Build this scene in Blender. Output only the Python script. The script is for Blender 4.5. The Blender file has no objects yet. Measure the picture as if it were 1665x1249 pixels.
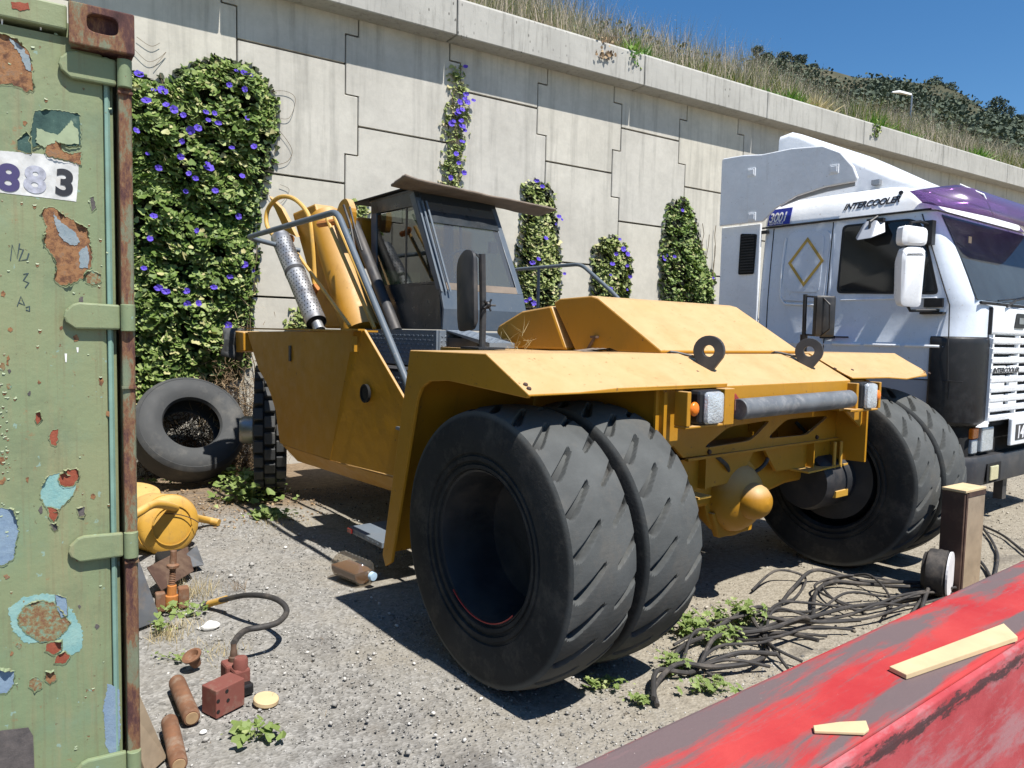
import bpy, bmesh, math, random
import numpy as np
from mathutils import Vector, Matrix, noise
from mathutils.geometry import tessellate_polygon
random.seed(7); RNG = np.random.default_rng(7)
S = bpy.context.scene
C = S.collection
PI = math.pi

# ------------------------------------------------------------------ camera, light, exposure
H = 1.70
YAW, PITCH, ROLL, FPX = 0.582745641, -0.0688613862, 0.0221315813, 1180.37
_f = Vector((math.sin(YAW)*math.cos(PITCH), math.cos(YAW)*math.cos(PITCH), math.sin(PITCH)))
_r0 = Vector((math.cos(YAW), -math.sin(YAW), 0)); _u0 = _r0.cross(_f)
_r = _r0*math.cos(ROLL)+_u0*math.sin(ROLL); _u = -_r0*math.sin(ROLL)+_u0*math.cos(ROLL)
cd = bpy.data.cameras.new('camera'); cam = bpy.data.objects.new('camera', cd); C.objects.link(cam)
cd.sensor_width = 36.0; cd.lens = 36.0*FPX/1665.0; cd.clip_start = 0.05; cd.clip_end = 2000
cam.matrix_world = Matrix(((_r.x, _u.x, -_f.x, 0), (_r.y, _u.y, -_f.y, 0), (_r.z, _u.z, -_f.z, H), (0, 0, 0, 1)))
S.camera = cam

LD = Vector((-0.12, 1.0, -1.88)).normalized()          # direction the sunlight travels
SUN_EL = math.asin(-LD.z); SUN_AZ = math.atan2(-LD.x, -LD.y)   # azimuth from +Y towards +X
W = bpy.data.worlds.new('World'); S.world = W; W.use_nodes = True
nt = W.node_tree
sky = nt.nodes.new('ShaderNodeTexSky'); sky.sky_type = 'NISHITA'; sky.sun_disc = False
sky.sun_elevation = SUN_EL; sky.sun_rotation = SUN_AZ; sky.air_density = 1.0; sky.dust_density = 0.1; sky.ozone_density = 3.0
sky.altitude = 50
bg = nt.nodes['Background']; bg.inputs['Strength'].default_value = 0.086
hs = nt.nodes.new('ShaderNodeHueSaturation'); hs.inputs['Saturation'].default_value = 1.27; nt.links.new(sky.outputs['Color'], hs.inputs['Color'])
nt.links.new(hs.outputs['Color'], bg.inputs['Color'])
sl = bpy.data.lights.new('sun', 'SUN'); sl.energy = 5.0; sl.angle = math.radians(0.55); sl.color = (1.0, 0.955, 0.89)
so = bpy.data.objects.new('sun', sl); C.objects.link(so); so.rotation_euler = LD.to_track_quat('-Z', 'Y').to_euler()
S.view_settings.view_transform = 'Standard'; S.view_settings.look = 'None'
S.view_settings.exposure = 0.62; S.view_settings.gamma = 1.0; S.view_settings.use_curve_mapping = False
S.cycles.max_bounces = 7; S.cycles.diffuse_bounces = 3; S.cycles.glossy_bounces = 3; S.cycles.transparent_max_bounces = 10
S.cycles.sample_clamp_indirect = 6

# ------------------------------------------------------------------ tracing helpers (photo pixel -> point on a real plane)
def ray(x, y): return _f+_r*((x-832.5)/FPX)-_u*((y-624.5)/FPX)
def onY(x, y, Y): d = ray(x, y); p = d*(Y/d.y); return Vector((p.x, Y, p.z+H))
def onZ(x, y, Z=0.0): d = ray(x, y); p = d*((Z-H)/d.z); return Vector((p.x, p.y, Z))

# ------------------------------------------------------------------ object helpers
def tag(o, label=None, cat=None, group=None, kind=None):
    if label: o['label'] = label
    if cat: o['category'] = cat
    if group: o['group'] = group
    if kind: o['kind'] = kind
    return o
def empty(name, loc=(0, 0, 0), rz=0.0, label=None, cat=None, group=None, rot=None):
    o = bpy.data.objects.new(name, None); C.objects.link(o); o.location = loc
    o.rotation_euler = rot if rot else (0, 0, rz); o.empty_display_size = .1
    return tag(o, label, cat, group)
def link(name, me, m=None, parent=None, kind=None):
    o = bpy.data.objects.new(name, me); C.objects.link(o)
    if m is not None and not me.materials: me.materials.append(m)
    if parent: o.parent = parent
    if kind: o['kind'] = kind
    return o

class MB:
    def __init__(s): s.v = []; s.f = []
    def add(s, vs, fs):
        n = len(s.v); s.v += [tuple(v) for v in vs]; s.f += [tuple(i+n for i in f) for f in fs]; return s
    def box(s, a, b, M=None):
        x0, y0, z0 = a; x1, y1, z1 = b
        vs = [Vector(p) for p in ((x0,y0,z0),(x1,y0,z0),(x1,y1,z0),(x0,y1,z0),(x0,y0,z1),(x1,y0,z1),(x1,y1,z1),(x0,y1,z1))]
        if M: vs = [M@v for v in vs]
        return s.add(vs, [(0,3,2,1),(4,5,6,7),(0,1,5,4),(1,2,6,5),(2,3,7,6),(3,0,4,7)])
    def prism(s, poly, axis, d0, d1, holes=()):
        # poly: 2-D outline; axis 'x': (y,z) extruded in x; 'y': (x,z); 'z': (x,y)
        def P(p, d): return {'x': (d, p[0], p[1]), 'y': (p[0], d, p[1]), 'z': (p[0], p[1], d)}[axis]
        loops = [list(poly)]+[list(h) for h in holes]
        flat = [p for l in loops for p in l]; n = len(flat)
        tris = tessellate_polygon([[Vector((p[0], p[1], 0)) for p in l] for l in loops]) if (holes or n > 4 or True) else []
        vs = [P(p, d0) for p in flat]+[P(p, d1) for p in flat]
        fs = [tuple(t) for t in tris]+[tuple(i+n for i in reversed(t)) for t in tris]
        o = 0
        for l in loops:
            k = len(l)
            for i in range(k):
                a, b = o+i, o+(i+1) % k
                fs.append((a, b, b+n, a+n))
            o += k
        return s.add(vs, fs)
    def tube(s, pts, r, n=10, cap=True):
        pts = [Vector(p) for p in pts]; rs = r if isinstance(r, (list, tuple)) else [r]*len(pts)
        ref = None; base = len(s.v); vs = []
        for i, p in enumerate(pts):
            d = (pts[min(i+1, len(pts)-1)]-pts[max(i-1, 0)]).normalized()
            if ref is None: ref = d.orthogonal().normalized()
            ref = (ref-d*ref.dot(d)); ref = ref.normalized() if ref.length > 1e-6 else d.orthogonal().normalized()
            b = d.cross(ref)
            for k in range(n):
                t = 2*PI*k/n; vs.append(p+(ref*math.cos(t)+b*math.sin(t))*rs[i])
        fs = []
        for i in range(len(pts)-1):
            for k in range(n):
                a = i*n+k; b = i*n+(k+1) % n; fs.append((a, b, b+n, a+n))
        if cap: fs.append(tuple(range(n-1, -1, -1))); fs.append(tuple(range((len(pts)-1)*n, len(pts)*n)))
        return s.add(vs, fs)
    def lathe(s, prof, o=(0, 0, 0), axis=(0, 0, 1), n=32, closed=False):
        # prof: list of (offset along axis, radius)
        o = Vector(o); ax = Vector(axis).normalized(); e1 = ax.orthogonal().normalized(); e2 = ax.cross(e1); vs = []
        for (h, r) in prof:
            for k in range(n):
                t = 2*PI*k/n; vs.append(o+ax*h+(e1*math.cos(t)+e2*math.sin(t))*max(r, 1e-4))
        fs = []; m = len(prof)
        for i in range(m if closed else m-1):
            for k in range(n):
                a = i*n+k; b = i*n+(k+1) % n; c = ((i+1) % m)*n+(k+1) % n; d = ((i+1) % m)*n+k
                fs.append((a, b, c, d))
        return s.add(vs, fs)
    def ball(s, c, r, n=12, m=8, sc=(1, 1, 1)):
        prof = [(-math.cos(PI*i/m), math.sin(PI*i/m)) for i in range(m+1)]
        vs = []; c = Vector(c)
        for (h, q) in prof:
            for k in range(n):
                t = 2*PI*k/n; vs.append((c.x+r*sc[0]*q*math.cos(t), c.y+r*sc[1]*q*math.sin(t), c.z+r*sc[2]*h))
        fs = [(i*n+k, i*n+(k+1) % n, (i+1)*n+(k+1) % n, (i+1)*n+k) for i in range(m) for k in range(n)]
        return s.add(vs, fs)
    def loft(s, secs, cap=True, closed=True):
        n = len(secs[0]); vs = [p for q in secs for p in q]; fs = []
        for i in range(len(secs)-1):
            for k in range(n if closed else n-1):
                a = i*n+k; b = i*n+(k+1) % n; fs.append((a, b, b+n, a+n))
        if cap: fs.append(tuple(range(n-1, -1, -1))); fs.append(tuple(range((len(secs)-1)*n, len(secs)*n)))
        return s.add(vs, fs)
    def build(s, name, m, parent=None, smooth=False, bevel=0, kind=None, angle=35, seg=2):
        me = bpy.data.meshes.new(name); me.from_pydata(s.v, [], s.f)
        bm = bmesh.new(); bm.from_mesh(me); bmesh.ops.remove_doubles(bm, verts=bm.verts, dist=1e-5)
        bmesh.ops.recalc_face_normals(bm, faces=bm.faces)
        if smooth:
            for f in bm.faces: f.smooth = True
            for e in bm.edges:
                if len(e.link_faces) == 2 and e.calc_face_angle(0) > math.radians(angle): e.smooth = False
        bm.to_mesh(me); bm.free(); me.materials.append(m)
        o = link(name, me, None, parent, kind)
        if bevel:
            b = o.modifiers.new('bevel', 'BEVEL'); b.width = bevel; b.segments = seg; b.limit_method = 'ANGLE'; b.angle_limit = math.radians(35)
            b.harden_normals = False
        return o

def scatter_mesh(name, bv, bf, mats4, m, parent=None, kind='stuff', smooth=False):
    """copies of a small base mesh with (N,3,4) transforms joined to ONE mesh"""
    bv = np.asarray(bv, float); N = len(mats4); k = len(bv)
    V = np.einsum('nij,kj->nki', mats4[:, :, :3], bv)+mats4[:, None, :, 3]
    fl = [list(f) for f in bf]; L = np.array([len(f) for f in fl]); flat = np.concatenate([np.array(f) for f in fl])
    idx = (flat[None, :]+(np.arange(N)*k)[:, None]).ravel()
    me = bpy.data.meshes.new(name)
    me.vertices.add(N*k); me.vertices.foreach_set('co', V.ravel())
    me.loops.add(len(idx)); me.loops.foreach_set('vertex_index', idx.astype(np.int32))
    tot = np.tile(L, N); st = np.concatenate([[0], np.cumsum(tot)[:-1]])
    me.polygons.add(len(tot)); me.polygons.foreach_set('loop_start', st.astype(np.int32)); me.polygons.foreach_set('loop_total', tot.astype(np.int32))
    if smooth: me.polygons.foreach_set('use_smooth', np.ones(len(tot), bool))
    me.update(calc_edges=True); me.materials.append(m)
    return link(name, me, None, parent, kind)

def frames(P, Nrm, size, spin=None, aspect=None):
    """(N,3,4) transforms: local z -> normal, local y random in plane"""
    N = len(P); Nrm = Nrm/np.linalg.norm(Nrm, axis=1, keepdims=True)
    up = np.tile(np.array([0, 0, -1.]), (N, 1)); up[np.abs(Nrm[:, 2]) > .95] = (1, 0, 0)
    y = up-Nrm*np.sum(up*Nrm, 1, keepdims=True); y /= np.linalg.norm(y, axis=1, keepdims=True)
    x = np.cross(y, Nrm)
    a = RNG.uniform(-PI, PI, N) if spin is None else RNG.normal(0, spin, N)
    c, s_ = np.cos(a)[:, None], np.sin(a)[:, None]
    x2 = x*c+y*s_; y2 = -x*s_+y*c
    sz = np.broadcast_to(np.asarray(size, float), (N,))[:, None]
    M = np.zeros((N, 3, 4)); M[:, :, 0] = x2*sz; M[:, :, 1] = y2*sz; M[:, :, 2] = Nrm*sz; M[:, :, 3] = P
    return M

# ------------------------------------------------------------------ materials
class NT:
    def __init__(s, name):
        s.m = bpy.data.materials.new(name); s.m.use_nodes = True; s.t = s.m.node_tree
        s.b = s.t.nodes['Principled BSDF']; s.out = s.t.nodes['Material Output']
    def n(s, typ, **kw):
        nd = s.t.nodes.new(typ)
        for k, v in kw.items():
            if k.startswith('i_'):
                key = k[2:]; key = int(key) if key.isdigit() else key.replace('_', ' ')
                nd.inputs[key].default_value = v
            else: setattr(nd, k, v)
        return nd
    def l(s, a, b): s.t.links.new(a, b)
    def coord(s, scale=(1, 1, 1), obj=True):
        tc = s.n('ShaderNodeTexCoord'); mp = s.n('ShaderNodeMapping'); mp.inputs['Scale'].default_value = scale
        s.l(tc.outputs['Object' if obj else 'Generated'], mp.inputs['Vector']); return mp.outputs['Vector']
    def world(s, scale=(1, 1, 1)):
        g = s.n('ShaderNodeNewGeometry'); mp = s.n('ShaderNodeMapping'); mp.inputs['Scale'].default_value = scale
        s.l(g.outputs['Position'], mp.inputs['Vector']); return mp.outputs['Vector']
    def noise(s, vec, scale, detail=4, rough=.55, dist=0):
        nd = s.n('ShaderNodeTexNoise'); nd.inputs['Scale'].default_value = scale; nd.inputs['Detail'].default_value = detail
        nd.inputs['Roughness'].default_value = rough; nd.inputs['Distortion'].default_value = dist; s.l(vec, nd.inputs['Vector']); return nd.outputs['Fac']
    def vor(s, vec, scale, feature='F1', out='Distance', rnd=1):
        nd = s.n('ShaderNodeTexVoronoi'); nd.feature = feature; nd.inputs['Scale'].default_value = scale; nd.inputs['Randomness'].default_value = rnd
        s.l(vec, nd.inputs['Vector']); return nd.outputs[out]
    def ramp(s, fac, stops, interp='LINEAR'):
        nd = s.n('ShaderNodeValToRGB'); cr = nd.color_ramp; cr.interpolation = interp
        while len(cr.elements) < len(stops): cr.elements.new(.5)
        for e, (p, c) in zip(cr.elements, stops):
            e.position = p; e.color = (c, c, c, 1) if isinstance(c, (int, float)) else (*c, 1)
        s.l(fac, nd.inputs['Fac']); return nd.outputs['Color']
    def mix(s, fac, a, b, mode='MIX'):
        nd = s.n('ShaderNodeMix'); nd.data_type = 'RGBA'; nd.blend_type = mode
        for k, v in ((0, fac), (6, a), (7, b)):
            if isinstance(v, (int, float)): nd.inputs[k].default_value = v
            elif isinstance(v, tuple): nd.inputs[k].default_value = (*v, 1)
            else: s.l(v, nd.inputs[k])
        return nd.outputs[2]
    def math(s, op, a, b=0.0, clamp=False):
        nd = s.n('ShaderNodeMath', operation=op); nd.use_clamp = clamp
        for i, v in enumerate((a, b)):
            if isinstance(v, (int, float)): nd.inputs[i].default_value = v
            else: s.l(v, nd.inputs[i])
        return nd.outputs[0]
    def sep(s, vec):
        nd = s.n('ShaderNodeSeparateXYZ'); s.l(vec, nd.inputs[0]); return nd.outputs
    def bump(s, h, strength=.3, dist=.01, prev=None):
        nd = s.n('ShaderNodeBump'); nd.inputs['Strength'].default_value = strength; nd.inputs['Distance'].default_value = dist
        s.l(h, nd.inputs['Height'])
        if prev is not None: s.l(prev, nd.inputs['Normal'])
        s.l(nd.outputs['Normal'], s.b.inputs['Normal']); return nd.outputs['Normal']
    def set(s, color=None, rough=None, metal=None, spec=None):
        for k, v in (('Base Color', color), ('Roughness', rough), ('Metallic', metal), ('Specular IOR Level', spec)):
            if v is None: continue
            if isinstance(v, (int, float)): s.b.inputs[k].default_value = v
            elif isinstance(v, tuple): s.b.inputs[k].default_value = (*v, 1)
            else: s.l(v, s.b.inputs[k])
        return s.m

def basic(name, col, rough=.5, metal=0., var=.15, vs=6, bump=.1, bs=60, dirt=None, dirt_amt=.5, ds=3, spec=.5, bd=.004):
    t = NT(name); v = t.coord()
    n1 = t.noise(v, vs, 5); c = t.mix(1.0, tuple(col), t.ramp(n1, [(.25, 1-var), (.75, 1+var*.4)]), 'MULTIPLY')
    if dirt:
        n2 = t.noise(v, ds, 8, .7); c = t.mix(t.ramp(n2, [(.5, 0.), (.72, dirt_amt)]), c, tuple(dirt))
    rr = t.ramp(t.noise(v, vs*2, 4), [(.3, max(rough-.1, .02)), (.7, min(rough+.12, 1))])
    if bump: t.bump(t.noise(v, bs, 4), bump, bd)
    return t.set(c, rr, metal, spec)

M = {}
# concrete wall panel: pale, stains, vertical runs
def concrete(name, base, streak=.35, top=None):
    t = NT(name); w = t.world(); ws = t.world((3.2, 3.2, .22)); 
    oi = t.n('ShaderNodeObjectInfo')
    c = t.mix(1.0, base, t.ramp(t.noise(w, 1.1, 6, .6), [(.3, .84), (.7, 1.05)]), 'MULTIPLY')
    c = t.mix(1.0, c, t.ramp(oi.outputs['Random'], [(0, (.93, .935, .95)), (1, (1.04, 1.03, .99))]), 'MULTIPLY')
    st = t.ramp(t.noise(ws, 2.2, 7, .62), [(.5, 0.), (.75, 1.)])
    z = t.sep(w)[2]
    hz = t.ramp(t.math('DIVIDE', z, 5.0), [(.55, .12), (.80, 1.0)])
    c = t.mix(t.math('MULTIPLY', t.math('MULTIPLY', st, hz), streak), c, (.12, .115, .10))
    c = t.mix(1.0, c, t.ramp(t.noise(w, 9, 8, .75), [(.35, .90), (.6, 1.0)]), 'MULTIPLY')
    c = t.mix(t.ramp(t.vor(w, 7), [(.02, .35), (.05, 0.)]), c, (.28, .26, .23))
    n = t.bump(t.noise(w, 60, 6, .7), .25, .004); t.bump(t.noise(w, 4, 4), .25, .02, n)
    return t.set(c, .88, 0., .25)
M['panel'] = concrete('precast_concrete', (.545, .52, .46), .42)
def coping_mat():
    t = NT('coping_concrete'); w = t.world(); ws = t.world((5, 5, .5))
    c = t.mix(1.0, (.42, .41, .375), t.ramp(t.noise(w, .9, 6, .65), [(.3, .8), (.7, 1.08)]), 'MULTIPLY')
    st = t.ramp(t.noise(ws, 2.4, 8, .7), [(.52, 0.), (.72, .7)])
    c = t.mix(st, c, (.16, .155, .135))
    sp = t.ramp(t.vor(t.world((9, 9, 4.2)), 1.6), [(.10, 1.), (.17, 0.)])
    zone = t.ramp(t.noise(t.world((1, 1, 0)), .55, 2), [(.52, 0.), (.62, .85)])
    c = t.mix(t.math('MULTIPLY', sp, zone), c, (.07, .068, .06))
    g = t.n('ShaderNodeNewGeometry'); nz = t.sep(g.outputs['Normal'])[2]
    n = t.bump(t.noise(w, 50, 6, .7), .3, .005); t.bump(t.noise(w, 6, 4), .25, .02, n)
    return t.set(c, .9, 0., .2)
M['coping'] = coping_mat()
M['joint'] = basic('joint_shadow_gap', (.05, .047, .04), .95, bump=0)
# ground
def ground_mat():
    t = NT('gravel_ground'); w = t.world(); x, y, z = t.sep(w)
    grey = t.ramp(t.vor(w, 62, out='Color'), [(0, (.09, .087, .08)), (.35, (.185, .179, .165)), (1, (.44, .43, .405))])
    gr2 = t.ramp(t.vor(w, 24, out='Color'), [(0, (.15, .145, .135)), (1, (.34, .33, .31))])
    grey = t.mix(.35, grey, gr2)
    grey = t.mix(t.ramp(t.noise(w, 3.0, 8, .7), [(.42, 0.), (.70, .7)]), grey, (.25, .235, .205))
    grey = t.mix(t.ramp(t.noise(w, 1.1, 5, .6), [(.55, 0.), (.72, .45)]), grey, (.15, .14, .125))
    tan = t.ramp(t.noise(w, 26, 9, .75), [(.3, (.17, .148, .112)), (.55, (.31, .28, .224)), (.8, (.42, .385, .315))])
    brown = t.ramp(t.noise(w, 18, 8, .75), [(.3, (.10, .07, .045)), (.7, (.30, .22, .14))])
    nz = t.noise(w, .9, 6, .65)
    fx = t.math('ADD', t.math('MULTIPLY', x, .5), t.math('MULTIPLY', nz, 1.6))
    c = t.mix(t.ramp(t.math('SUBTRACT', fx, 1.55), [(0, 0.), (.55, 1.)]), grey, tan)
    fb = t.math('ADD', t.math('SUBTRACT', t.math('MULTIPLY', y, 1.), 6.9), t.math('MULTIPLY', nz, 1.2))
    c = t.mix(t.ramp(fb, [(.35, 0.), (.8, .9)]), c, brown)
    c = t.mix(t.ramp(t.noise(w, 2.2, 7, .7), [(.55, 0.), (.8, .55)]), c, (.22, .19, .15))
    c = t.mix(t.ramp(t.noise(w, 1.3, 3, .5, 1.5), [(.60, 0.), (.68, .5)]), c, (.10, .09, .08))
    n = t.bump(t.vor(w, 62), .6, .010); n = t.bump(t.noise(w, 140, 5, .7), .5, .006, n); t.bump(t.noise(w, 9, 6), .4, .03, n)
    return t.set(c, .95, 0., .15)
M['ground'] = ground_mat()
def island(name, stops, rough=.8, extra=None, transl=0.0, spec=.3):
    t = NT(name); g = t.n('ShaderNodeNewGeometry'); c = t.ramp(g.outputs['Random Per Island'], stops)
    t.set(c, rough, 0., spec)
    if transl:
        tr = t.n('ShaderNodeBsdfTranslucent'); mx = t.n('ShaderNodeMixShader'); mx.inputs[0].default_value = transl
        c2 = t.mix(1.0, c, (1.0, 1.25, .55), 'MULTIPLY'); t.l(c2, tr.inputs['Color'])
        t.l(t.b.outputs[0], mx.inputs[1]); t.l(tr.outputs[0], mx.inputs[2]); t.l(mx.outputs[0], t.out.inputs['Surface'])
    return t.m
M['pebble'] = island('pebbles', [(0, (.10, .097, .09)), (.4, (.23, .225, .21)), (.85, (.37, .36, .34)), (1, (.60, .59, .56))], .9)
M['pale_stone'] = island('pale_stones', [(0, (.22, .215, .20)), (.6, (.40, .39, .37)), (1, (.70, .69, .66))], .9)
M['pebble_tan'] = island('tan_pebbles', [(0, (.13, .11, .085)), (.5, (.30, .27, .22)), (1, (.50, .46, .39))], .9)
M['leaf'] = island('vine_leaf', [(0, (.04, .075, .014)), (.3, (.095, .155, .028)), (.6, (.18, .25, .062)), (.88, (.29, .35, .125)), (1, (.44, .40, .19))], .55, transl=.10)
M['leaf_pale'] = island('pale_vine_leaf', [(0, (.11, .15, .03)), (.5, (.25, .30, .10)), (.88, (.38, .40, .18)), (1, (.52, .43, .26))], .55, transl=.10)
M['leaf_weed'] = island('weed_leaf', [(0, (.13, .19, .05)), (.5, (.23, .30, .095)), (1, (.38, .42, .19))], .55, transl=.2)
M['leaf_shade'] = island('shaded_inner_leaf', [(0, (.012, .02, .005)), (1, (.03, .045, .012))], .7)  # near-black colour stands in for shade deep in the vine
M['stem'] = basic('vine_stem', (.16, .12, .07), .8)
M['dry'] = island('dry_twigs', [(0, (.10, .065, .035)), (.5, (.24, .16, .09)), (1, (.42, .32, .2))], .9)
M['dry_shade'] = island('shaded_dead_stems', [(0, (.02, .014, .008)), (1, (.09, .06, .035))], .95)  # shade inside the loose tyre's opening put into the stem colour
M['straw'] = island('straw', [(0, (.34, .27, .14)), (1, (.62, .52, .32))], .85, transl=.15)
M['grass'] = island('bank_grass', [(0, (.07, .13, .02)), (.4, (.14, .21, .04)), (.68, (.24, .27, .075)), (.86, (.38, .31, .14)), (1, (.52, .40, .23))], .8, transl=.2)
M['plume'] = island('grass_plumes', [(0, (.20, .20, .12)), (.5, (.36, .31, .24)), (1, (.52, .43, .36))], .9, transl=.15)
M['agave'] = island('fresh_green_blades', [(0, (.05, .13, .012)), (.6, (.12, .25, .03)), (1, (.30, .40, .08))], .5, transl=.2)
M['petal'] = island('flower_petals', [(0, (.06, .035, .38)), (.6, (.11, .065, .52)), (1, (.20, .13, .58))], .6, transl=.15)
M['pine'] = island('hazed_pine_foliage', [(0, (.055, .075, .055)), (.6, (.08, .105, .07)), (1, (.12, .145, .095))], .85)  # distance haze put into the lightened grey-green
M['scrub'] = island('hazed_scrub_foliage', [(0, (.065, .09, .045)), (.5, (.11, .135, .068)), (1, (.20, .19, .11))], .85)  # lightened grey-green carries the haze of the far hill
def hill_mat(name, a, b, sc):
    t = NT(name); w = t.world(); c = t.ramp(t.noise(w, sc, 8, .7), [(.35, a), (.65, b)])
    t.bump(t.noise(w, sc*3, 6, .7), .8, .5); return t.set(c, .95, 0., .1)
M['hill'] = hill_mat('hill_scrubland', (.045, .05, .03), (.11, .10, .065), .10)
M['bank'] = hill_mat('bank_soil', (.13, .095, .055), (.32, .235, .14), 1.2)
# paints and metals
def paint(name, base, dirtc, scuff, rough=.42, amt=.5, scale=3.0, sun_wash=None, sun_wash_amt=.5):
    t = NT(name); v = t.coord()
    c = t.mix(1.0, base, t.ramp(t.noise(v, 1.6, 5), [(.25, .88), (.75, 1.06)]), 'MULTIPLY')
    if sun_wash:   # sun-washed paleness put into the colour of upward faces
        g = t.n('ShaderNodeNewGeometry'); nz = t.ramp(t.sep(g.outputs['Normal'])[2], [(.25, 0.), (.75, sun_wash_amt)])
        c = t.mix(t.math('MULTIPLY', nz, t.ramp(t.noise(v, 3.5, 7, .65), [(.25, .75), (.7, 1.0)])), c, sun_wash)
    c = t.mix(t.ramp(t.noise(v, scale, 9, .72), [(.52, 0.), (.80, amt)]), c, dirtc)
    zz = t.coord((6, 6, .7)); c = t.mix(t.ramp(t.noise(zz, 2.0, 7, .7), [(.6, 0.), (.8, amt*.6)]), c, dirtc)
    c = t.mix(t.ramp(t.noise(v, 30, 6, .65), [(.655, 0.), (.675, .8)]), c, scuff)
    c = t.mix(t.ramp(t.noise(t.coord((9, 9, .8)), 1.3, 8, .7), [(.60, 0.), (.74, .35)]), c, scuff)
    rr = t.ramp(t.noise(v, 7, 6, .7), [(.3, rough-.06), (.7, rough+.2)])
    n = t.bump(t.noise(v, 110, 3), .08, .003); t.bump(t.noise(v, 2.6, 4, .6), .22, .035, n)
    return t.set(c, rr, 0., .45)
M['yellow'] = paint('yellow_machine_paint', (.43, .205, .010), (.24, .135, .03), (.17, .085, .025), .46, .38, sun_wash=(.56, .415, .245), sun_wash_amt=.68)
M['yellow2'] = paint('faded_yellow_paint', (.55, .31, .045), (.30, .20, .09), (.13, .07, .03), .55, .8, 7, sun_wash=(.62, .48, .28), sun_wash_amt=.4)
M['orange_rust'] = paint('rusty_orange_paint', (.45, .17, .04), (.16, .08, .04), (.1, .05, .03), .7, .8, 14)
M['rubber'] = (lambda t: (t.l(t.coord(), t.n('ShaderNodeMapping').inputs[0]), t)[1])(NT('tyre_rubber'))
t = M['rubber']; v = t.coord()
sx = t.sep(v); rad = t.math('SQRT', t.math('ADD', t.math('MULTIPLY', sx[1], sx[1]), t.math('MULTIPLY', sx[2], sx[2])))
c = t.mix(t.ramp(t.math('SUBTRACT', rad, .60), [(.025, 0.), (.042, 1.)]), (.034, .035, .035), (.085, .089, .087))  # dusty tread; shade of the sidewalls put into their darker colour
c = t.mix(1.0, c, t.ramp(t.noise(v, 3, 6, .65), [(.3, .72), (.7, 1.2)]), 'MULTIPLY')
c = t.mix(t.ramp(t.noise(v, 5, 9, .75), [(.5, 0.), (.78, .55)]), c, (.14, .125, .105))
c = t.mix(t.ramp(t.vor(v, 55), [(.03, .5), (.06, 0.)]), c, (.2, .19, .17))
g = t.n('ShaderNodeNewGeometry')
n = t.bump(t.noise(v, 45, 6, .7), .35, .004); t.bump(t.noise(t.coord((1, 6, 6)), 9, 5), .12, .01, n)
M['rubber'] = t.set(c, .85, 0., .12)
M['rubber_old'] = basic('old_grey_rubber', (.055, .058, .06), .8, var=.3, vs=4, dirt=(.17, .16, .14), dirt_amt=.5, bump=.3, bs=40)
M['black'] = basic('black_plastic', (.012, .012, .013), .5, var=.3, dirt=(.08, .075, .07), dirt_amt=.4)
M['matte_black'] = basic('matte_black_interior', (.008, .008, .008), .9, var=.3, bump=0)
M['darkmetal'] = basic('dark_grey_metal', (.045, .046, .05), .55, .2, var=.3, dirt=(.14, .12, .10), dirt_amt=.5)
M['rimdark'] = basic('dark_dusty_rim', (.022, .024, .028), .6, .0, var=.4, dirt=(.07, .055, .045), dirt_amt=.6)
M['bluegrey'] = paint('blue_grey_paint', (.075, .098, .125), (.16, .155, .145), (.2, .19, .18), .40, .4)
M['plate'] = paint('chequer_plate_paint', (.15, .18, .215), (.20, .19, .17), (.3, .28, .25), .38, .4)
M['rail'] = paint('grey_rail_paint', (.10, .125, .15), (.2, .19, .17), (.25, .22, .2), .45, .5, 9)
M['steel'] = basic('worn_steel', (.42, .43, .44), .42, .8, var=.3, dirt=(.20, .14, .10), dirt_amt=.7, ds=8)
M['tubemetal'] = basic('scuffed_grey_tube', (.15, .16, .17), .5, .1, var=.3, dirt=(.32, .31, .30), dirt_amt=.7, ds=14)
M['cabdark'] = paint('cab_dark_paint', (.022, .028, .033), (.07, .055, .04), (.1, .1, .1), .28, .45)
M['plywood'] = basic('weathered_plywood', (.20, .16, .125), .85, var=.35, vs=9, dirt=(.08, .065, .05), dirt_amt=.8)
M['wood'] = basic('pale_wood', (.62, .47, .27), .7, var=.2, vs=5, dirt=(.4, .28, .15), dirt_amt=.5)
M['oldwood'] = basic('old_brown_timber', (.36, .28, .19), .85, var=.35, vs=7, dirt=(.13, .09, .06), dirt_amt=.7)
M['browniron'] = basic('brown_rusty_iron', (.075, .04, .028), .75, var=.4, dirt=(.20, .14, .09), dirt_amt=.6)
M['cable'] = basic('cable_sheath', (.035, .033, .032), .7, var=.2, dirt=(.14, .12, .10), dirt_amt=.8, ds=7)
M['white'] = paint('white_truck_paint', (.84, .86, .88), (.45, .44, .42), (.5, .48, .45), .22, .18)
M['silver'] = paint('silver_blue_cab_paint', (.66, .72, .80), (.42, .42, .42), (.5, .48, .45), .24, .25)
M['greypaint'] = paint('grey_lower_cab_paint', (.36, .38, .42), (.3, .28, .26), (.4, .38, .35), .3, .3)
M['line'] = basic('black_seam', (.015, .015, .016), .7, bump=0)
M['blueplate'] = basic('blue_sticker', (.02, .035, .32), .35, bump=0)
M['lettering'] = basic('black_lettering', (.02, .02, .025), .5, bump=0)
M['whiteletter'] = basic('white_lettering', (.8, .8, .82), .5, bump=0)
M['whitestrip'] = basic('scuffed_white_strip', (.60, .60, .58), .6, var=.3, vs=30, dirt=(.35, .28, .2), dirt_amt=.6, ds=18)
M['gold'] = basic('gold_tape', (.46, .30, .055), .5, var=.2, bump=0)
M['red_lamp'] = basic('red_reflector', (.30, .03, .025), .3, bump=.4, bs=200)
M['orange_lamp'] = basic('orange_lens', (.80, .20, .015), .25, bump=.3, bs=160)
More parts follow.
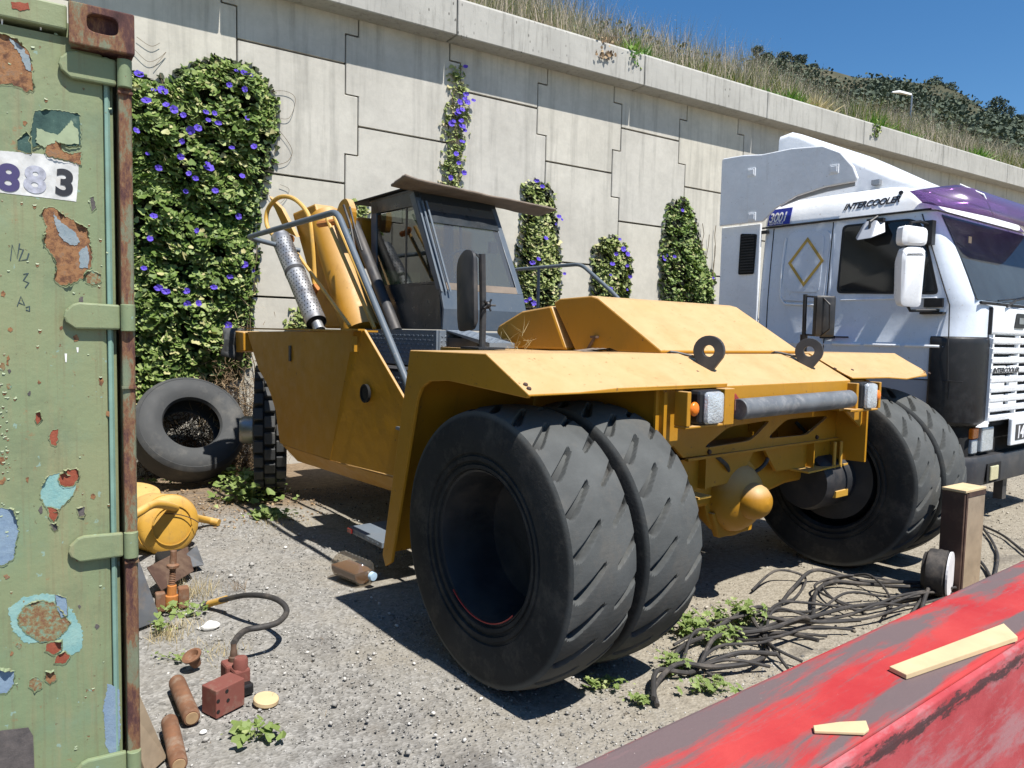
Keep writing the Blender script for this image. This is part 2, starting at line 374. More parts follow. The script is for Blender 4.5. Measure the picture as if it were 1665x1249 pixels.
M['lens'] = basic('clear_lamp_lens', (.62, .66, .68), .12, .35, var=.25, vs=18, bump=.6, bs=90, bd=.01)
M['fog'] = basic('yellow_fog_lens', (.72, .68, .42), .15, .3, bump=.6, bs=120)
M['redrim'] = basic('red_line_paint', (.36, .02, .025), .5, bump=0)
M['graffiti'] = basic('graffiti_ink', (.035, .06, .07), .8, bump=0)
M['tarwhite'] = basic('bird_dropping_white', (.8, .8, .78), .8, bump=0)
def glass(name, tint, alpha, rough=.02):
    t = NT(name); tr = t.n('ShaderNodeBsdfTransparent'); tr.inputs[0].default_value = (*tint, 1)
    gl = t.n('ShaderNodeBsdfGlossy'); gl.inputs['Roughness'].default_value = rough; gl.inputs['Color'].default_value = (1, 1, 1, 1)
    df = t.n('ShaderNodeBsdfDiffuse'); df.inputs['Color'].default_value = (.35, .34, .31, 1)
    lw = t.n('ShaderNodeLayerWeight'); lw.inputs['Blend'].default_value = .30
    f = t.ramp(lw.outputs['Facing'], [(0, .05), (.6, .14), (1, .75)])
    a = t.n('ShaderNodeMixShader'); a.inputs[0].default_value = alpha; t.l(tr.outputs[0], a.inputs[1]); t.l(df.outputs[0], a.inputs[2])
    b = t.n('ShaderNodeMixShader'); t.l(f, b.inputs[0]); t.l(a.outputs[0], b.inputs[1]); t.l(gl.outputs[0], b.inputs[2])
    t.l(b.outputs[0], t.out.inputs['Surface']); return t.m
M['glass'] = glass('dusty_window_glass', (.78, .82, .82), .13)
M['glass_dark'] = glass('dark_window_glass', (.36, .40, .36), .02)
M['glass_ws'] = glass('truck_windscreen_glass', (.50, .58, .62), .10)
t = NT('truck_side_glass'); t.set((.014, .017, .019), .06, 0., .6); M['glass_black'] = t.m
t = NT('truck_cabin_seen_through_glass'); v = t.coord(); t.set(t.ramp(t.noise(v, 2.2, 4), [(.35, (.03, .035, .04)), (.7, (.11, .12, .13))]), .8); M['cabin'] = t.m
M['visor'] = glass('purple_sun_visor_plastic', (.42, .28, .52), .12, .12)
M['bottle'] = glass('bottle_plastic', (.80, .76, .70), .10, .06)
# visor body colour
for nd in M['visor'].node_tree.nodes:
    if nd.type == 'BSDF_DIFFUSE': nd.inputs['Color'].default_value = (.21, .13, .26, 1)
    if nd.type == 'MIX_SHADER' and not nd.inputs[0].is_linked: nd.inputs[0].default_value = .38
def container_paint():
    t = NT('flaking_green_container_paint'); w = t.world(); x, y, z = t.sep(w)
    c = t.mix(t.ramp(t.noise(w, 1.7, 6, .6), [(.3, 0.), (.7, 1.)]), (.165, .235, .130), (.230, .250, .135))
    c = t.mix(t.ramp(t.noise(t.world((14, 14, 1.2)), 1.5, 6, .65), [(.55, 0.), (.75, .45)]), c, (.31, .25, .14))
    c = t.mix(t.ramp(t.noise(w, 5, 8, .7), [(.55, 0.), (.8, .4)]), c, (.14, .26, .20))
    c = t.mix(t.ramp(t.noise(t.world((26, 26, .9)), 1.2, 8, .72), [(.54, 0.), (.70, .55)]), c, (.17, .13, .07))
    c = t.mix(t.ramp(t.noise(w, 3.2, 9, .78), [(.50, 0.), (.70, .6)]), c, (.12, .15, .09))
    c = t.mix(t.ramp(t.noise(w, 12, 10, .8), [(.62, 0.), (.66, .75)]), c, (.27, .15, .07))
    # rust bleeding at the left
    rz = t.math('ADD', t.math('MULTIPLY', x, -4.2), t.math('MULTIPLY', t.noise(w, 9, 8, .75), 1.6))
    c = t.mix(t.ramp(rz, [(1.12, 0.), (1.45, .8)]), c, (.30, .15, .05))
    c = t.mix(t.ramp(t.noise(w, 55, 6, .7), [(.66, 0.), (.69, .9)]), c, (.20, .085, .04))
    c = t.mix(t.ramp(t.noise(w, 30, 3, .5), [(.70, 0.), (.72, .5)]), c, (.25, .40, .38))
    n = t.bump(t.noise(w, 90, 5, .7), .25, .003); n = t.bump(t.noise(w, 7, 5), .35, .012, n); t.bump(t.ramp(t.noise(w, 55, 6, .7), [(.66, 1.), (.69, 0.)]), .6, .003, n)
    return t.set(c, .55, 0., .35)
M['cont'] = container_paint(); M['gasket'] = basic('pale_green_gasket_paint', (.20, .33, .27), .6, var=.25, vs=9, dirt=(.2, .2, .13), dirt_amt=.5)
def rust_post():
    t = NT('rusty_post'); w = t.world((1, 1, .35))
    c = t.ramp(t.noise(w, 9, 10, .78), [(.30, (.035, .016, .016)), (.43, (.09, .04, .036)), (.50, (.20, .10, .05)), (.54, (.17, .17, .11)), (.68, (.17, .225, .145))])
    n = t.bump(t.noise(w, 40, 8, .8), .7, .006); return t.set(c, .8, 0., .3)
M['rustpost'] = rust_post()
def patch_mat(name, stops, sc=40):
    t = NT(name); w = t.world(); c = t.ramp(t.noise(w, sc, 9, .75), stops)
    t.bump(t.noise(w, sc*2, 8, .8), .7, .004); return t.set(c, .8, 0., .3)
M['p_rust'] = patch_mat('bare_rust', [(.32, (.06, .03, .02)), (.44, (.16, .075, .04)), (.54, (.30, .15, .065)), (.62, (.22, .13, .08)), (.75, (.33, .26, .17))], 34)
M['p_grey'] = patch_mat('grey_primer', [(.3, (.16, .22, .25)), (.6, (.27, .31, .33)), (.72, (.20, .12, .08))], 14)
M['p_teal'] = patch_mat('dark_old_paint', [(.3, (.018, .045, .042)), (.6, (.05, .10, .085)), (.7, (.16, .22, .17))], 14)
M['p_turq'] = patch_mat('turquoise_undercoat', [(.3, (.16, .33, .33)), (.6, (.26, .42, .38)), (.75, (.28, .10, .05))], 16)
M['p_blue'] = patch_mat('blue_undercoat', [(.3, (.15, .22, .32)), (.62, (.22, .30, .38)), (.7, (.25, .12, .08))], 22)
M['p_mott'] = patch_mat('mottled_rust', [(.38, (.17, .30, .22)), (.5, (.24, .17, .08)), (.6, (.18, .07, .04)), (.7, (.3, .36, .25))], 60)
M['p_red'] = patch_mat('red_oxide', [(.3, (.20, .045, .025)), (.7, (.32, .09, .05))], 30)
M['p_dark'] = patch_mat('dark_brushed_plate', [(.3, (.06, .055, .055)), (.6, (.12, .105, .10)), (.75, (.2, .14, .1))], 20)
M['curl'] = basic('curled_paint_flake', (.30, .36, .22), .6, bump=0, var=.25, vs=30)
def red_mat(name, side):
    t = NT(name); v = t.coord((.35, 3.2, 3.2)); w = t.coord()
    if side:
        c = t.mix(t.ramp(t.noise(w, 4, 7, .65), [(.3, 0.), (.7, 1.)]), (.33, .040, .048), (.45, .09, .10))
        c = t.mix(t.ramp(t.noise(t.coord((.6, 1, 2.2)), 3.5, 9, .75), [(.50, 0.), (.62, .75)]), c, (.33, .19, .20))
        z = t.sep(w)[2]
        e = t.math('ADD', t.math('MULTIPLY', t.math('ABSOLUTE', t.math('SUBTRACT', z, .695)), -14), t.math('MULTIPLY', t.noise(t.coord((1, 4, 4)), 9, 9, .8), 2.2))
        c = t.mix(t.ramp(e, [(.80, 0.), (.98, .9)]), c, (.045, .03, .032))
    else:
        c = t.mix(t.ramp(t.noise(w, 3, 6, .6), [(.3, 0.), (.7, 1.)]), (.36, .028, .032), (.46, .06, .055))
        y = t.sep(w)[1]
        band = t.ramp(y, [(0, 0), (1, 1)])
        yy = t.math('MULTIPLY', y, -3.2)     # 0 far edge .. 1 near edge
        f = t.math('ADD', t.noise(v, 1.6, 9, .72, .4), t.math('MULTIPLY', t.math('SINE', t.math('MULTIPLY', yy, 9.0)), .07))
        c = t.mix(t.ramp(f, [(.46, 0.), (.55, .95)]), c, (.125, .105, .105))
        c = t.mix(t.ramp(t.noise(t.coord((1.2, 9, 9)), 2.2, 9, .8), [(.55, 0.), (.66, .5)]), c, (.22, .13, .13))
        c = t.mix(t.ramp(t.vor(w, 30), [(.02, .8), (.04, 0.)]), c, (.5, .42, .38))
    n = t.bump(t.noise(w, 60, 7, .75), .4, .004); t.bump(t.noise(w, 5, 4), .2, .02, n)
    return t.set(c, .7, 0., .15)
M['red'] = red_mat('worn_red_paint', False); M['red_side'] = red_mat('scraped_red_side_paint', True)
M['redblock'] = paint('dusty_red_paint', (.19, .062, .048), (.24, .18, .135), (.07, .04, .03), .8, .9, 16)
M['rustiron'] = basic('rust_brown_iron', (.20, .095, .05), .85, var=.4, vs=20, dirt=(.30, .24, .18), dirt_amt=.7, ds=12)
M['soil'] = basic('brown_sediment', (.20, .11, .055), .9)

# ------------------------------------------------------------------ SETTING: ground
def build_ground():
    xs = np.concatenate([np.linspace(-60, -3, 12), np.linspace(-2.8, 12, 130), np.linspace(12.5, 90, 14)])
    ys = np.concatenate([np.linspace(-40, -1, 10), np.linspace(-.8, 9.3, 100), [9.4, 9.6]])
    X, Y = np.meshgrid(xs, ys); Z = np.zeros_like(X)
    for i in range(X.shape[0]):
        for j in range(X.shape[1]):
            x, y = X[i, j], Y[i, j]
            if -3 < x < 12.5 and -1 < y < 9.5: Z[i, j] = (noise.noise(Vector((x*1.3, y*1.3, 0)))*.018+noise.noise(Vector((x*5, y*5, 3)))*.007)-.008
    n = len(xs); v = np.stack([X, Y, Z], -1).reshape(-1, 3)
    f = [(i*n+j, i*n+j+1, (i+1)*n+j+1, (i+1)*n+j) for i in range(len(ys)-1) for j in range(n-1)]
    me = bpy.data.meshes.new('ground'); me.from_pydata(v.tolist(), [], f); me.materials.append(M['ground'])
    me.polygons.foreach_set('use_smooth', np.ones(len(me.polygons), bool))
    link('ground', me)['kind'] = 'structure'
build_ground()
# pebbles
pv = [(1,0,0),(-1,0,0),(0,1,0),(0,-1,0),(0,0,.65),(0,0,-.65),(.62,.62,.3),(-.62,.62,.25),(-.6,-.6,.35),(.6,-.62,.2)]
pf = [(4,0,6),(4,6,2),(4,2,7),(4,7,1),(4,1,8),(4,8,3),(4,3,9),(4,9,0),(5,6,0),(5,2,6),(5,7,2),(5,1,7),(5,8,1),(5,3,8),(5,9,3),(5,0,9)]
def mid_stones():
    n = 260; P = np.stack([RNG.uniform(.35, 2.6, n), 2.4+4.6*RNG.uniform(0, 1, n)**1.3, np.zeros(n)], 1); sz = np.clip(RNG.lognormal(math.log(.010), .4, n), .005, .026); P[:, 2] = sz*.1
    N = RNG.normal(0, .5, (n, 3)); N[:, 2] = 1
    tag(scatter_mesh('stones', pv, pf, frames(P, N, sz), M['pale_stone']), 'larger pale stones strewn through the gravel near the container', 'stones')
def pebbles(name, n, xr, yr, mu, sg, m, label, bias=1.0):
    P = np.stack([RNG.uniform(*xr, n), yr[0]+(yr[1]-yr[0])*RNG.uniform(0, 1, n)**bias, np.zeros(n)], 1)
    sz = np.clip(RNG.lognormal(math.log(mu), sg, n), .002, .03); P[:, 2] = sz*.15-.006
    N = RNG.normal(0, .5, (n, 3)); N[:, 2] = 1
    tag(scatter_mesh(name, pv, pf, frames(P, N, sz), m), label, 'gravel')
pebbles('gravel', 19000, (.2, 3.6), (2.0, 7.6), 0.0038, .40, M['pebble'], 'loose grey gravel covering the open ground beside the yellow machine', 1.35)
pebbles('sandy_gravel', 11000, (2.2, 11.0), (1.6, 5.5), 0.0042, .5, M['pebble_tan'], 'sandy tan grit and small stones on the ground round the cables', 1.0)

mid_stones()
# ------------------------------------------------------------------ retaining wall of interlocking panels
WY = 9.16; GX0, GA, GT, PW = 1.9756, 3.3873+H, .0861, 1.5
wall = empty('retaining_wall', (0, WY, 0), label='tall pale concrete retaining wall of interlocking panels under a sloping coping', cat='wall')
mb = MB(); mb.box((-8, WY+.10, -.3), (75, WY+.3, 6.0), Matrix.Translation((0, -WY, 0))); mb.build('backing', M['joint'], wall)
def wall_panel(k, zt, ZT=5.90):
    # full panel spans zt-1.5..zt; its side tabs: narrow above and below, wide in the middle or the reverse
    def side(kb, left):
        xb = GX0+PW*kb
        out = []
        for q in (0, 1, 2, 3): out.append(q)
        return xb
    par = k % 2
    xl, xr = GX0+PW*k, GX0+PW*(k+1)
    # offset of a boundary b at height z: +t when within the middle half of an even-grid cell
    def off(b, z):
        ph = ((GA-z)/1.5) % 1.0
        even = (b % 2 == 0)
        if even:   # boundary even: left even column / odd column
            s = 1 if (ph < .25 or ph > .75) else -1
        else:
            s = -1 if (ph < .25 or ph > .75) else 1
        return s*GT
    z1 = min(zt, ZT); z0 = zt-1.5
    if z1 <= max(z0, -.2): return
    z0 = max(z0, -.2); gv, gh = .0075, .0125
    lv = sorted({z for z in [GA-1.5*(.25+.5*i) for i in range(-4, 12)] if z0+1e-6 < z < z1-1e-6})
    cuts = [z0]+lv+[z1]; g = .009
    L, R = [], []
    for a, b in zip(cuts[:-1], cuts[1:]):
        zm = (a+b)/2; ol, orr = off(k, zm), off(k+1, zm)
        L.append((xl+ol+gv, a, b)); R.append((xr+orr-gv, a, b))
    pts = []
    for i, (x, a, b) in enumerate(R):
        aa = a+gh if i == 0 else a+(g if R[i-1][0] < x else -g)
        bb = b-gh if i == len(R)-1 else b+(-g if R[i+1][0] < x else g)
        pts += [(x, aa), (x, bb)]
    lp = []
    for i, (x, a, b) in enumerate(L):
        aa = a+gh if i == 0 else a+(g if L[i-1][0] > x else -g)
        bb = b-gh if i == len(L)-1 else b+(-g if L[i+1][0] > x else g)
        lp += [(x, aa), (x, bb)]
    pts += lp[::-1]
    jy = random.uniform(-.004, .004)
    mb = MB(); mb.prism(pts, 'y', jy, .14+jy)
    return mb.build('panel', M['panel'], wall, bevel=.008, seg=1)
for k in range(-5, 32):
    top = GA+1.5 if k % 2 == 0 else GA+.75
    z = top
    while z > 0:
        wall_panel(k, z); z -= 1.5
# coping segments
CY0 = 8.85; CSLOPE = .0075
def ctop(x): return 4.49+H+CSLOPE*(x-5) if x > 5 else 4.49+H+.02*(x-5)
def cbot(x): return 3.97+H+.008*(x-3)
cx = [-8, -4.5, -1.0, 1.9, 4.83, 8.25, 11.3, 14.4, 17.6, 20.8, 24.0, 27.2, 30.4, 33.6, 37, 40.5, 44, 48, 52, 56, 60, 65, 70, 75]
for a, b in zip(cx[:-1], cx[1:]):
    g = .009; mb = MB()
    secs = []
    for x in (a+g, b-g):
        zt, zb = ctop(x), cbot(x)
        secs.append([(x, CY0-WY, zb), (x, CY0-WY, zt-.03), (x, CY0+.03-WY, zt), (x, .28, zt), (x, .28, zb), (x, .0, zb), (x, .0, zb)])
    secs = [[p for i, p in enumerate(s) if i < 5] for s in secs]
    mb.loft(secs); mb.build('coping', M['coping'], wall, bevel=.012, seg=1)

# ------------------------------------------------------------------ bank and hill above the wall
def bank_z(x, y):
    t = (y-9.4)
    return 4.40+H+.0075*(x-5)+min(t, 4.5)*.54+max(t-4.5, 0)*.20+.18*noise.noise(Vector((x*.35, y*.5, 1)))+.07*noise.noise(Vector((x*1.5, y*1.5, 5)))
def build_bank():
    xs = np.linspace(-8, 75, 130); ys = np.concatenate([np.linspace(9.40, 15, 22), np.linspace(16, 34, 10)])
    v = [(x, y, bank_z(x, y)) for y in ys for x in xs]; n = len(xs)
    f = [(i*n+j, i*n+j+1, (i+1)*n+j+1, (i+1)*n+j) for i in range(len(ys)-1) for j in range(n-1)]
    me = bpy.data.meshes.new('bank'); me.from_pydata(v, [], f); me.materials.append(M['bank']); link('bank_terrain', me)['kind'] = 'structure'
build_bank()
def build_hill():
    # ridge given as azimuth (from +Y toward +X) and elevation as seen from the yard, at 150 m
    az = [-70, 0, 30, 45, 49, 51.5, 54, 56, 58, 60, 62, 64, 66, 67.5, 70, 75, 85]
    el = [9, 10, 12, 15.5, 18.6, 19.5, 19.3, 18.9, 18.3, 17.8, 17.2, 16.3, 15.0, 13.7, 12.6, 11, 9]
    v = []; A = np.linspace(-70, 85, 120)
    for r, k in ((36, .2), (60, .60), (90, .84), (120, .95), (150, 1.0), (190, .8), (260, .3)):
        for a in A:
            e = np.interp(a, az, el); z = math.tan(math.radians(e))*min(r, 150)*k+(H if r == 150 else 0)
            p = Vector((math.sin(math.radians(a))*r, math.cos(math.radians(a))*r, 0))
            z += 2.2*noise.noise(p*.05)+.8*noise.noise(p*.2)-1.0
            v.append((p.x, p.y, z))
    n = len(A); f = [(i*n+j, i*n+j+1, (i+1)*n+j+1, (i+1)*n+j) for i in range(6) for j in range(n-1)]
    me = bpy.data.meshes.new('hill'); me.from_pydata(v, [], f); me.materials.append(M['hill'])
    me.polygons.foreach_set('use_smooth', np.ones(len(me.polygons), bool)); link('hill', me)['kind'] = 'structure'
build_hill()
quad = [(-.5, 0, 0), (.5, 0, 0), (.35, 1, .12), (-.4, .9, -.1)]
leafcard = [(0, -.5, 0), (.5, -.1, .12), (.28, .45, 0), (-.3, .48, .05), (-.5, -.05, -.1)]
def hill_pt(az, el, d):
    a = math.radians(az); return Vector((math.sin(a)*d, math.cos(a)*d, H+math.tan(math.radians(el))*d))
def pix_azel(x, y):
    d = ray(x, y); return math.degrees(math.atan2(d.x, d.y)), math.degrees(math.atan2(d.z, math.hypot(d.x, d.y)))
def hill_tree(px, py, wpx, hpx, lab, dist=150, parts=1100):
    az, el = pix_azel(px, py); c = hill_pt(az, el, dist); s = dist*1.05/FPX
    rw, rh = wpx*s/2, hpx*s/2
    root = empty('pine_tree', (c.x, c.y, c.z-rh*1.9), label=lab, cat='tree', group='pines on the hill skyline')
    mb = MB(); mb.tube([(0, 0, -3.5), (0.1, 0, rh*.6), (-.1, .1, rh*1.7)], [.28, .22, .10], 6); mb.build('trunk', M['stem'], root)
    n = parts; P = RNG.normal(0, 1, (n, 3)); P /= np.linalg.norm(P, axis=1, keepdims=True)
    P *= RNG.uniform(.35, 1.0, (n, 1))**.6; lump = np.array([1+.35*noise.noise(Vector(p*2.2)+Vector((px, 0, 0))) for p in P])[:, None]
    P = P*lump*np.array([rw, rw, rh*.85]); P[:, 2] += rh*1.95
    scatter_mesh('crown', leafcard, [(0, 1, 2, 3, 4)], frames(P, RNG.normal(0, 1, (n, 3))+np.array([0, -.4, .6]), RNG.uniform(.5, 1.3, n)*rw*.15), M['pine'], root, kind=None)
for i, (px, py, w, h, lab) in enumerate([
    (1232, 82, 17, 14, 'small dark pine leftmost on the hill skyline above the grass'),
    (1246, 93, 20, 12, 'low spreading pine just right of the leftmost skyline pine'),
    (1276, 93, 22, 16, 'round dark pine left of the paired pine on the skyline'),
    (1300, 98, 22, 17, 'round dark pine right of its near twin on the skyline'),
    (1322, 110, 17, 12, 'small pine at the right foot of the paired skyline pines'),
    (1518, 140, 26, 26, 'tall round dark pine standing above the hill wood'),
    (1543, 146, 20, 20, 'rounded pine just right of the tallest hill pine'),
    (1621, 173, 24, 26, 'dark pine standing beside the bare rocky rim of the hill'),
    (1640, 182, 15, 16, 'smaller pine right of the one by the rocky rim'),
    (1656, 194, 18, 14, 'dark pine farthest right on the skyline')]):
    hill_tree(px, py, w, h, lab)
# wood on the hill
def hill_wood():
    n = 34000; P = []; tries = 0
    while len(P) < n:
        px = RNG.uniform(1215, 1690); 
        top = np.interp(px, [1090, 1205, 1240, 1290, 1340, 1380, 1400, 1430, 1470, 1500, 1530, 1560, 1585, 1620, 1690], [62, 84, 88, 100, 114, 128, 129, 124, 132, 140, 148, 158, 170, 182, 205])
        dn = abs(RNG.normal(0, 22)); 
        if px < 1370 and RNG.uniform() < .3: continue
        az, el = pix_azel(px, top+dn+2*math.sin(px*.3)); d = 150-dn*1.2
        if noise.noise(Vector((px*.02, dn*.06, 2))) < -.30: continue
        p = hill_pt(az, el, d); P.append((p.x, p.y, p.z-.6))
    P = np.array(P)
    o = scatter_mesh('hill_wood', leafcard, [(0, 1, 2, 3, 4)], frames(P, RNG.normal(0, 1, (n, 3))+np.array([0, -.3, .7]), RNG.uniform(.22, .62, n)), M['scrub'])
    tag(o, 'dark scrub and pine wood covering the upper hillside', 'woodland')
    n = 20000; idx = RNG.integers(0, len(P), n); Q = P[idx]+RNG.normal(0, .6, (n, 3))
    m = (Q[:, 0]*0+RNG.uniform(0, 1, n)) < .75
    o = scatter_mesh('hill_pines', leafcard, [(0, 1, 2, 3, 4)], frames(Q[m], RNG.normal(0, 1, (m.sum(), 3))+np.array([0, -.3, .7]), RNG.uniform(.22, .6, m.sum())), M['pine'])
    tag(o, 'darker pine tufts massed among the hillside scrub', 'woodland')
hill_wood()
# street lamp beyond the bank
az, el = pix_azel(1483, 152); lp = hill_pt(az, el, 60)
lamp = empty('street_lamp', (lp.x, lp.y, lp.z-9), label='single grey street lamp rising behind the grassy bank', cat='street lamp')
mb = MB(); mb.tube([(0, 0, 0), (0, 0, 8.9)], [.09, .05], 8); mb.build('pole', M['steel'], lamp)
mb = MB(); mb.loft([[(-.05, -.06, 8.86), (-.05, .06, 8.86), (-.05, .06, 8.98), (-.05, -.06, 8.98)], [(-1.0, -.16, 8.98), (-1.0, .16, 8.98), (-1.0, .12, 9.14), (-1.0, -.12, 9.14)], [(-1.5, -.08, 8.98), (-1.5, .08, 8.98), (-1.5, .05, 9.05), (-1.5, -.05, 9.05)]])
h = mb.build('lamp_head', M['white'], lamp, smooth=True); h.rotation_euler = (0, 0, -.5)

# bank grass: blades
blade = [(-.5, 0, 0), (.5, 0, 0), (.36, .55, .10), (0, 1, .32), (-.36, .55, .10)]
BF = [(0, 1, 2, 4), (4, 2, 3)]
def blades(name, P, hgt, wid, m, lean=.35, kind='stuff', parent=None, plume=False):
    n = len(P); a = RNG.uniform(0, 2*PI, n); ln = RNG.normal(0, lean, n)
    up = np.stack([np.cos(a)*ln, np.sin(a)*ln, np.ones(n)], 1); up /= np.linalg.norm(up, axis=1, keepdims=True)
    b = RNG.uniform(0, 2*PI, n); s = np.stack([np.cos(b), np.sin(b), np.zeros(n)], 1); s -= up*np.sum(s*up, 1, keepdims=True)
    s /= np.linalg.norm(s, axis=1, keepdims=True); nn = np.cross(s, up)
    Mx = np.zeros((n, 3, 4)); Mx[:, :, 0] = s*wid[:, None]; Mx[:, :, 1] = up*hgt[:, None]; Mx[:, :, 2] = nn*hgt[:, None]; Mx[:, :, 3] = P
    return scatter_mesh(name, blade, BF, Mx, m, parent, kind)
def bank_pts(n, xr, yr, pw=1.0):
    u = RNG.uniform(0, 1, n)**1.6; x = xr[0]+(xr[1]-xr[0])*u; y = yr[0]+(yr[1]-yr[0])*RNG.uniform(0, 1, n)**pw
    return np.array([(a, b, bank_z(a, b)-.02) for a, b in zip(x, y)])
P = bank_pts(75000, (2, 48), (9.42, 15.2), 1.1)
dens = np.array([noise.noise(Vector((p[0]*.5, p[1]*.6, 9))) for p in P])
hg = (.14+.32*np.clip((P[:, 1]-9.3)/1.6, 0, 1))*np.clip(.9+dens*1.1, .3, 1.8)*RNG.uniform(.5, 1.3, len(P))
tag(blades('bank_grass', P, hg, RNG.uniform(.008, .020, len(P))*(1+P[:, 0]*.03), M['grass'], .4), 'dry and green wild grass covering the bank above the wall', 'grass')
P = bank_pts(26000, (3.5, 48), (10.0, 15.0), .8)
hg = RNG.uniform(.40, 1.0, len(P))*np.interp(P[:, 0], [6, 13, 20], [1.35, 1.25, 1.0])*np.clip(1+.5*np.array([noise.noise(Vector((p[0]*.4, p[1]*.4, 4))) for p in P]), .4, 1.5)
tag(blades('tall_grass_stems', P, hg, RNG.uniform(.004, .009, len(P))*(1+P[:, 0]*.04), M['plume'], .30), 'tall pinkish brown seeding grass stems standing along the bank', 'grass')
# feathery heads at tips
n = 34000; idx = RNG.integers(0, len(P), n); Q = P[idx].copy(); Q[:, 2] += hg[idx]*RNG.uniform(.45, 1.02, n); Q[:, :2] += RNG.normal(0, .16, (n, 2))
tag(scatter_mesh('grass_seed_heads', leafcard, [(0, 1, 2, 3, 4)], frames(Q, RNG.normal(0, 1, (n, 3)), RNG.uniform(.005, .014, n)*(1+Q[:, 0]*.035)), M['plume']), 'feathery brown seed heads on the tall bank grass', 'grass')
# low scrub bushes spread in the bank
n = 9000; Q = bank_pts(n, (8, 48), (11.5, 17), .9); dn = np.array([noise.noise(Vector((p[0]*.35, p[1]*.5, 17))) for p in Q]); k = dn > .02
Q = Q[k]; Q[:, 2] += RNG.uniform(0, .75, len(Q))*np.clip(dn[k]*3, .3, 1)
tag(scatter_mesh('bank_scrub', leafcard, [(0, 1, 2, 3, 4)], frames(Q, RNG.normal(0, 1, (len(Q), 3))+np.array([0, -.3, .5]), RNG.uniform(.04, .10, len(Q))*(1+Q[:, 0]*.02)), M['scrub']), 'grey green low scrub growing through the bank grass', 'scrub')
# fresh green clumps at the coping edge
def clump(px, py, r, hgt, lab, m='agave', n=90, y0=9.28, wid=.03, group='green clumps along the coping edge'):
    p = onY(px, py, y0); root = empty('grass_clump', (p.x, y0, ctop(p.x)), label=lab, cat='plant', group=group)
    P = np.zeros((n, 3)); P[:, 0] = RNG.normal(0, r*.35, n); P[:, 1] = RNG.normal(.02, .06, n); P[:, 2] = -.02
    a = np.clip(P[:, 0]/r*1.1+RNG.normal(0, .25, n), -1.3, 1.3); b = RNG.normal(-.25, .35, n)
    up = np.stack([np.sin(a), b, np.cos(a)], 1); up /= np.linalg.norm(up, axis=1, keepdims=True)
    s = np.cross(up, RNG.normal(0, 1, (n, 3))); s /= np.linalg.norm(s, axis=1, keepdims=True); nn = np.cross(s, up)
    h_ = RNG.uniform(.5, 1, n)*hgt*1.25; w_ = RNG.uniform(.6, 1.2, n)*wid
    Mx = np.zeros((n, 3, 4)); Mx[:, :, 0] = s*w_[:, None]; Mx[:, :, 1] = up*h_[:, None]; Mx[:, :, 2] = nn*h_[:, None]; Mx[:, :, 3] = P
    scatter_mesh('blades', blade, BF, Mx, M[m], root, kind='stuff')
clump(1032, 92, .32, .40, 'big fresh green tuft hanging over the coping, leftmost of the green tufts', n=150)
clump(1240, 148, .40, .28, 'low bright green tuft left of the yellow green one')
clump(1288, 158, .42, .36, 'bright green leafy tuft beside the yellow bush on the bank', n=130)
clump(1325, 168, .34, .40, 'yellow green bushy tuft on the bank right of the bright green tuft', m='straw', n=160)
clump(1425, 208, .40, .42, 'green tuft spilling over the coping above the truck deflector', n=130)
clump(1480, 222, .40, .30, 'low green tuft right of the spilling tuft above the truck')
clump(1590, 262, .60, .42, 'broad green tuft near the right end of the visible coping', n=130)
clump(985, 98, .22, .38, 'dry brown grass tuft draped over the coping left of the green tuft', m='dry', n=130, wid=.012)
clump(886, 58, .18, .30, 'thin dry grass tuft over the coping, leftmost of all tufts', m='dry', n=80, wid=.010)
# hanging leaves below two tufts
for px, py, m, n in ((1032, 100, 'agave', 26), (1425, 222, 'leaf', 60), (985, 112, 'dry', 40)):
    p = onY(px, py, CY0-.02); Q = np.stack([p.x+RNG.normal(0, .09, n), np.full(n, CY0-.03)+RNG.normal(0, .02, n), ctop(p.x)-RNG.uniform(-.06, .30, n)], 1)
    tag(scatter_mesh('hanging_foliage', leafcard, [(0, 1, 2, 3, 4)], frames(Q, RNG.normal(0, .5, (n, 3))+np.array([0, -1, .2]), RNG.uniform(.03, .07, n)), M[m]),
        {'agave': 'thin green fronds hanging down the coping below the leftmost green tuft', 'leaf': 'leafy green trailer hanging down the coping above the truck', 'dry': 'dry brown strands hanging down the coping'}[m], 'plant')

# ------------------------------------------------------------------ flowering vines on the wall
heart = [(0, -.55, 0), (.30, -.22, .06), (.52, .18, .10), (.36, .46, .05), (0, .28, -.06), (-.36, .46, .05), (-.52, .18, .10), (-.30, -.22, .06), (0, -.1, -.05)]
heart_f = [(8, 0, 1), (8, 1, 2), (8, 2, 3, 4), (8, 4, 5, 6), (8, 6, 7), (8, 7, 0)]
def flower_mesh():
    mb = MB(); n = 10; vs = [(0, 0, -.35)]
    for k in range(n): a = 2*PI*k/n; vs.append((.10*math.cos(a), .10*math.sin(a), -.1))
    for k in range(n): a = 2*PI*k/n; r = .5*(1+.08*(k % 2)); vs.append((r*math.cos(a), r*math.sin(a), .06*(1 if k % 2 else -.6)))
    fs = [(0, 1+k, 1+(k+1) % n) for k in range(n)]+[(1+k, 1+(k+1) % n, 11+(k+1) % n, 11+k) for k in range(n)]
    me = bpy.data.meshes.new('flower'); me.from_pydata(vs, [], fs); me.materials.append(M['petal']); return me
FLOWER = flower_mesh()
leaf_me = bpy.data.meshes.new('leaf'); leaf_me.from_pydata(heart, [], heart_f); leaf_me.materials.append(M['leaf'])
leafp_me = bpy.data.meshes.new('pale_leaf'); leafp_me.from_pydata(heart, [], heart_f); leafp_me.materials.append(M['leaf_pale'])
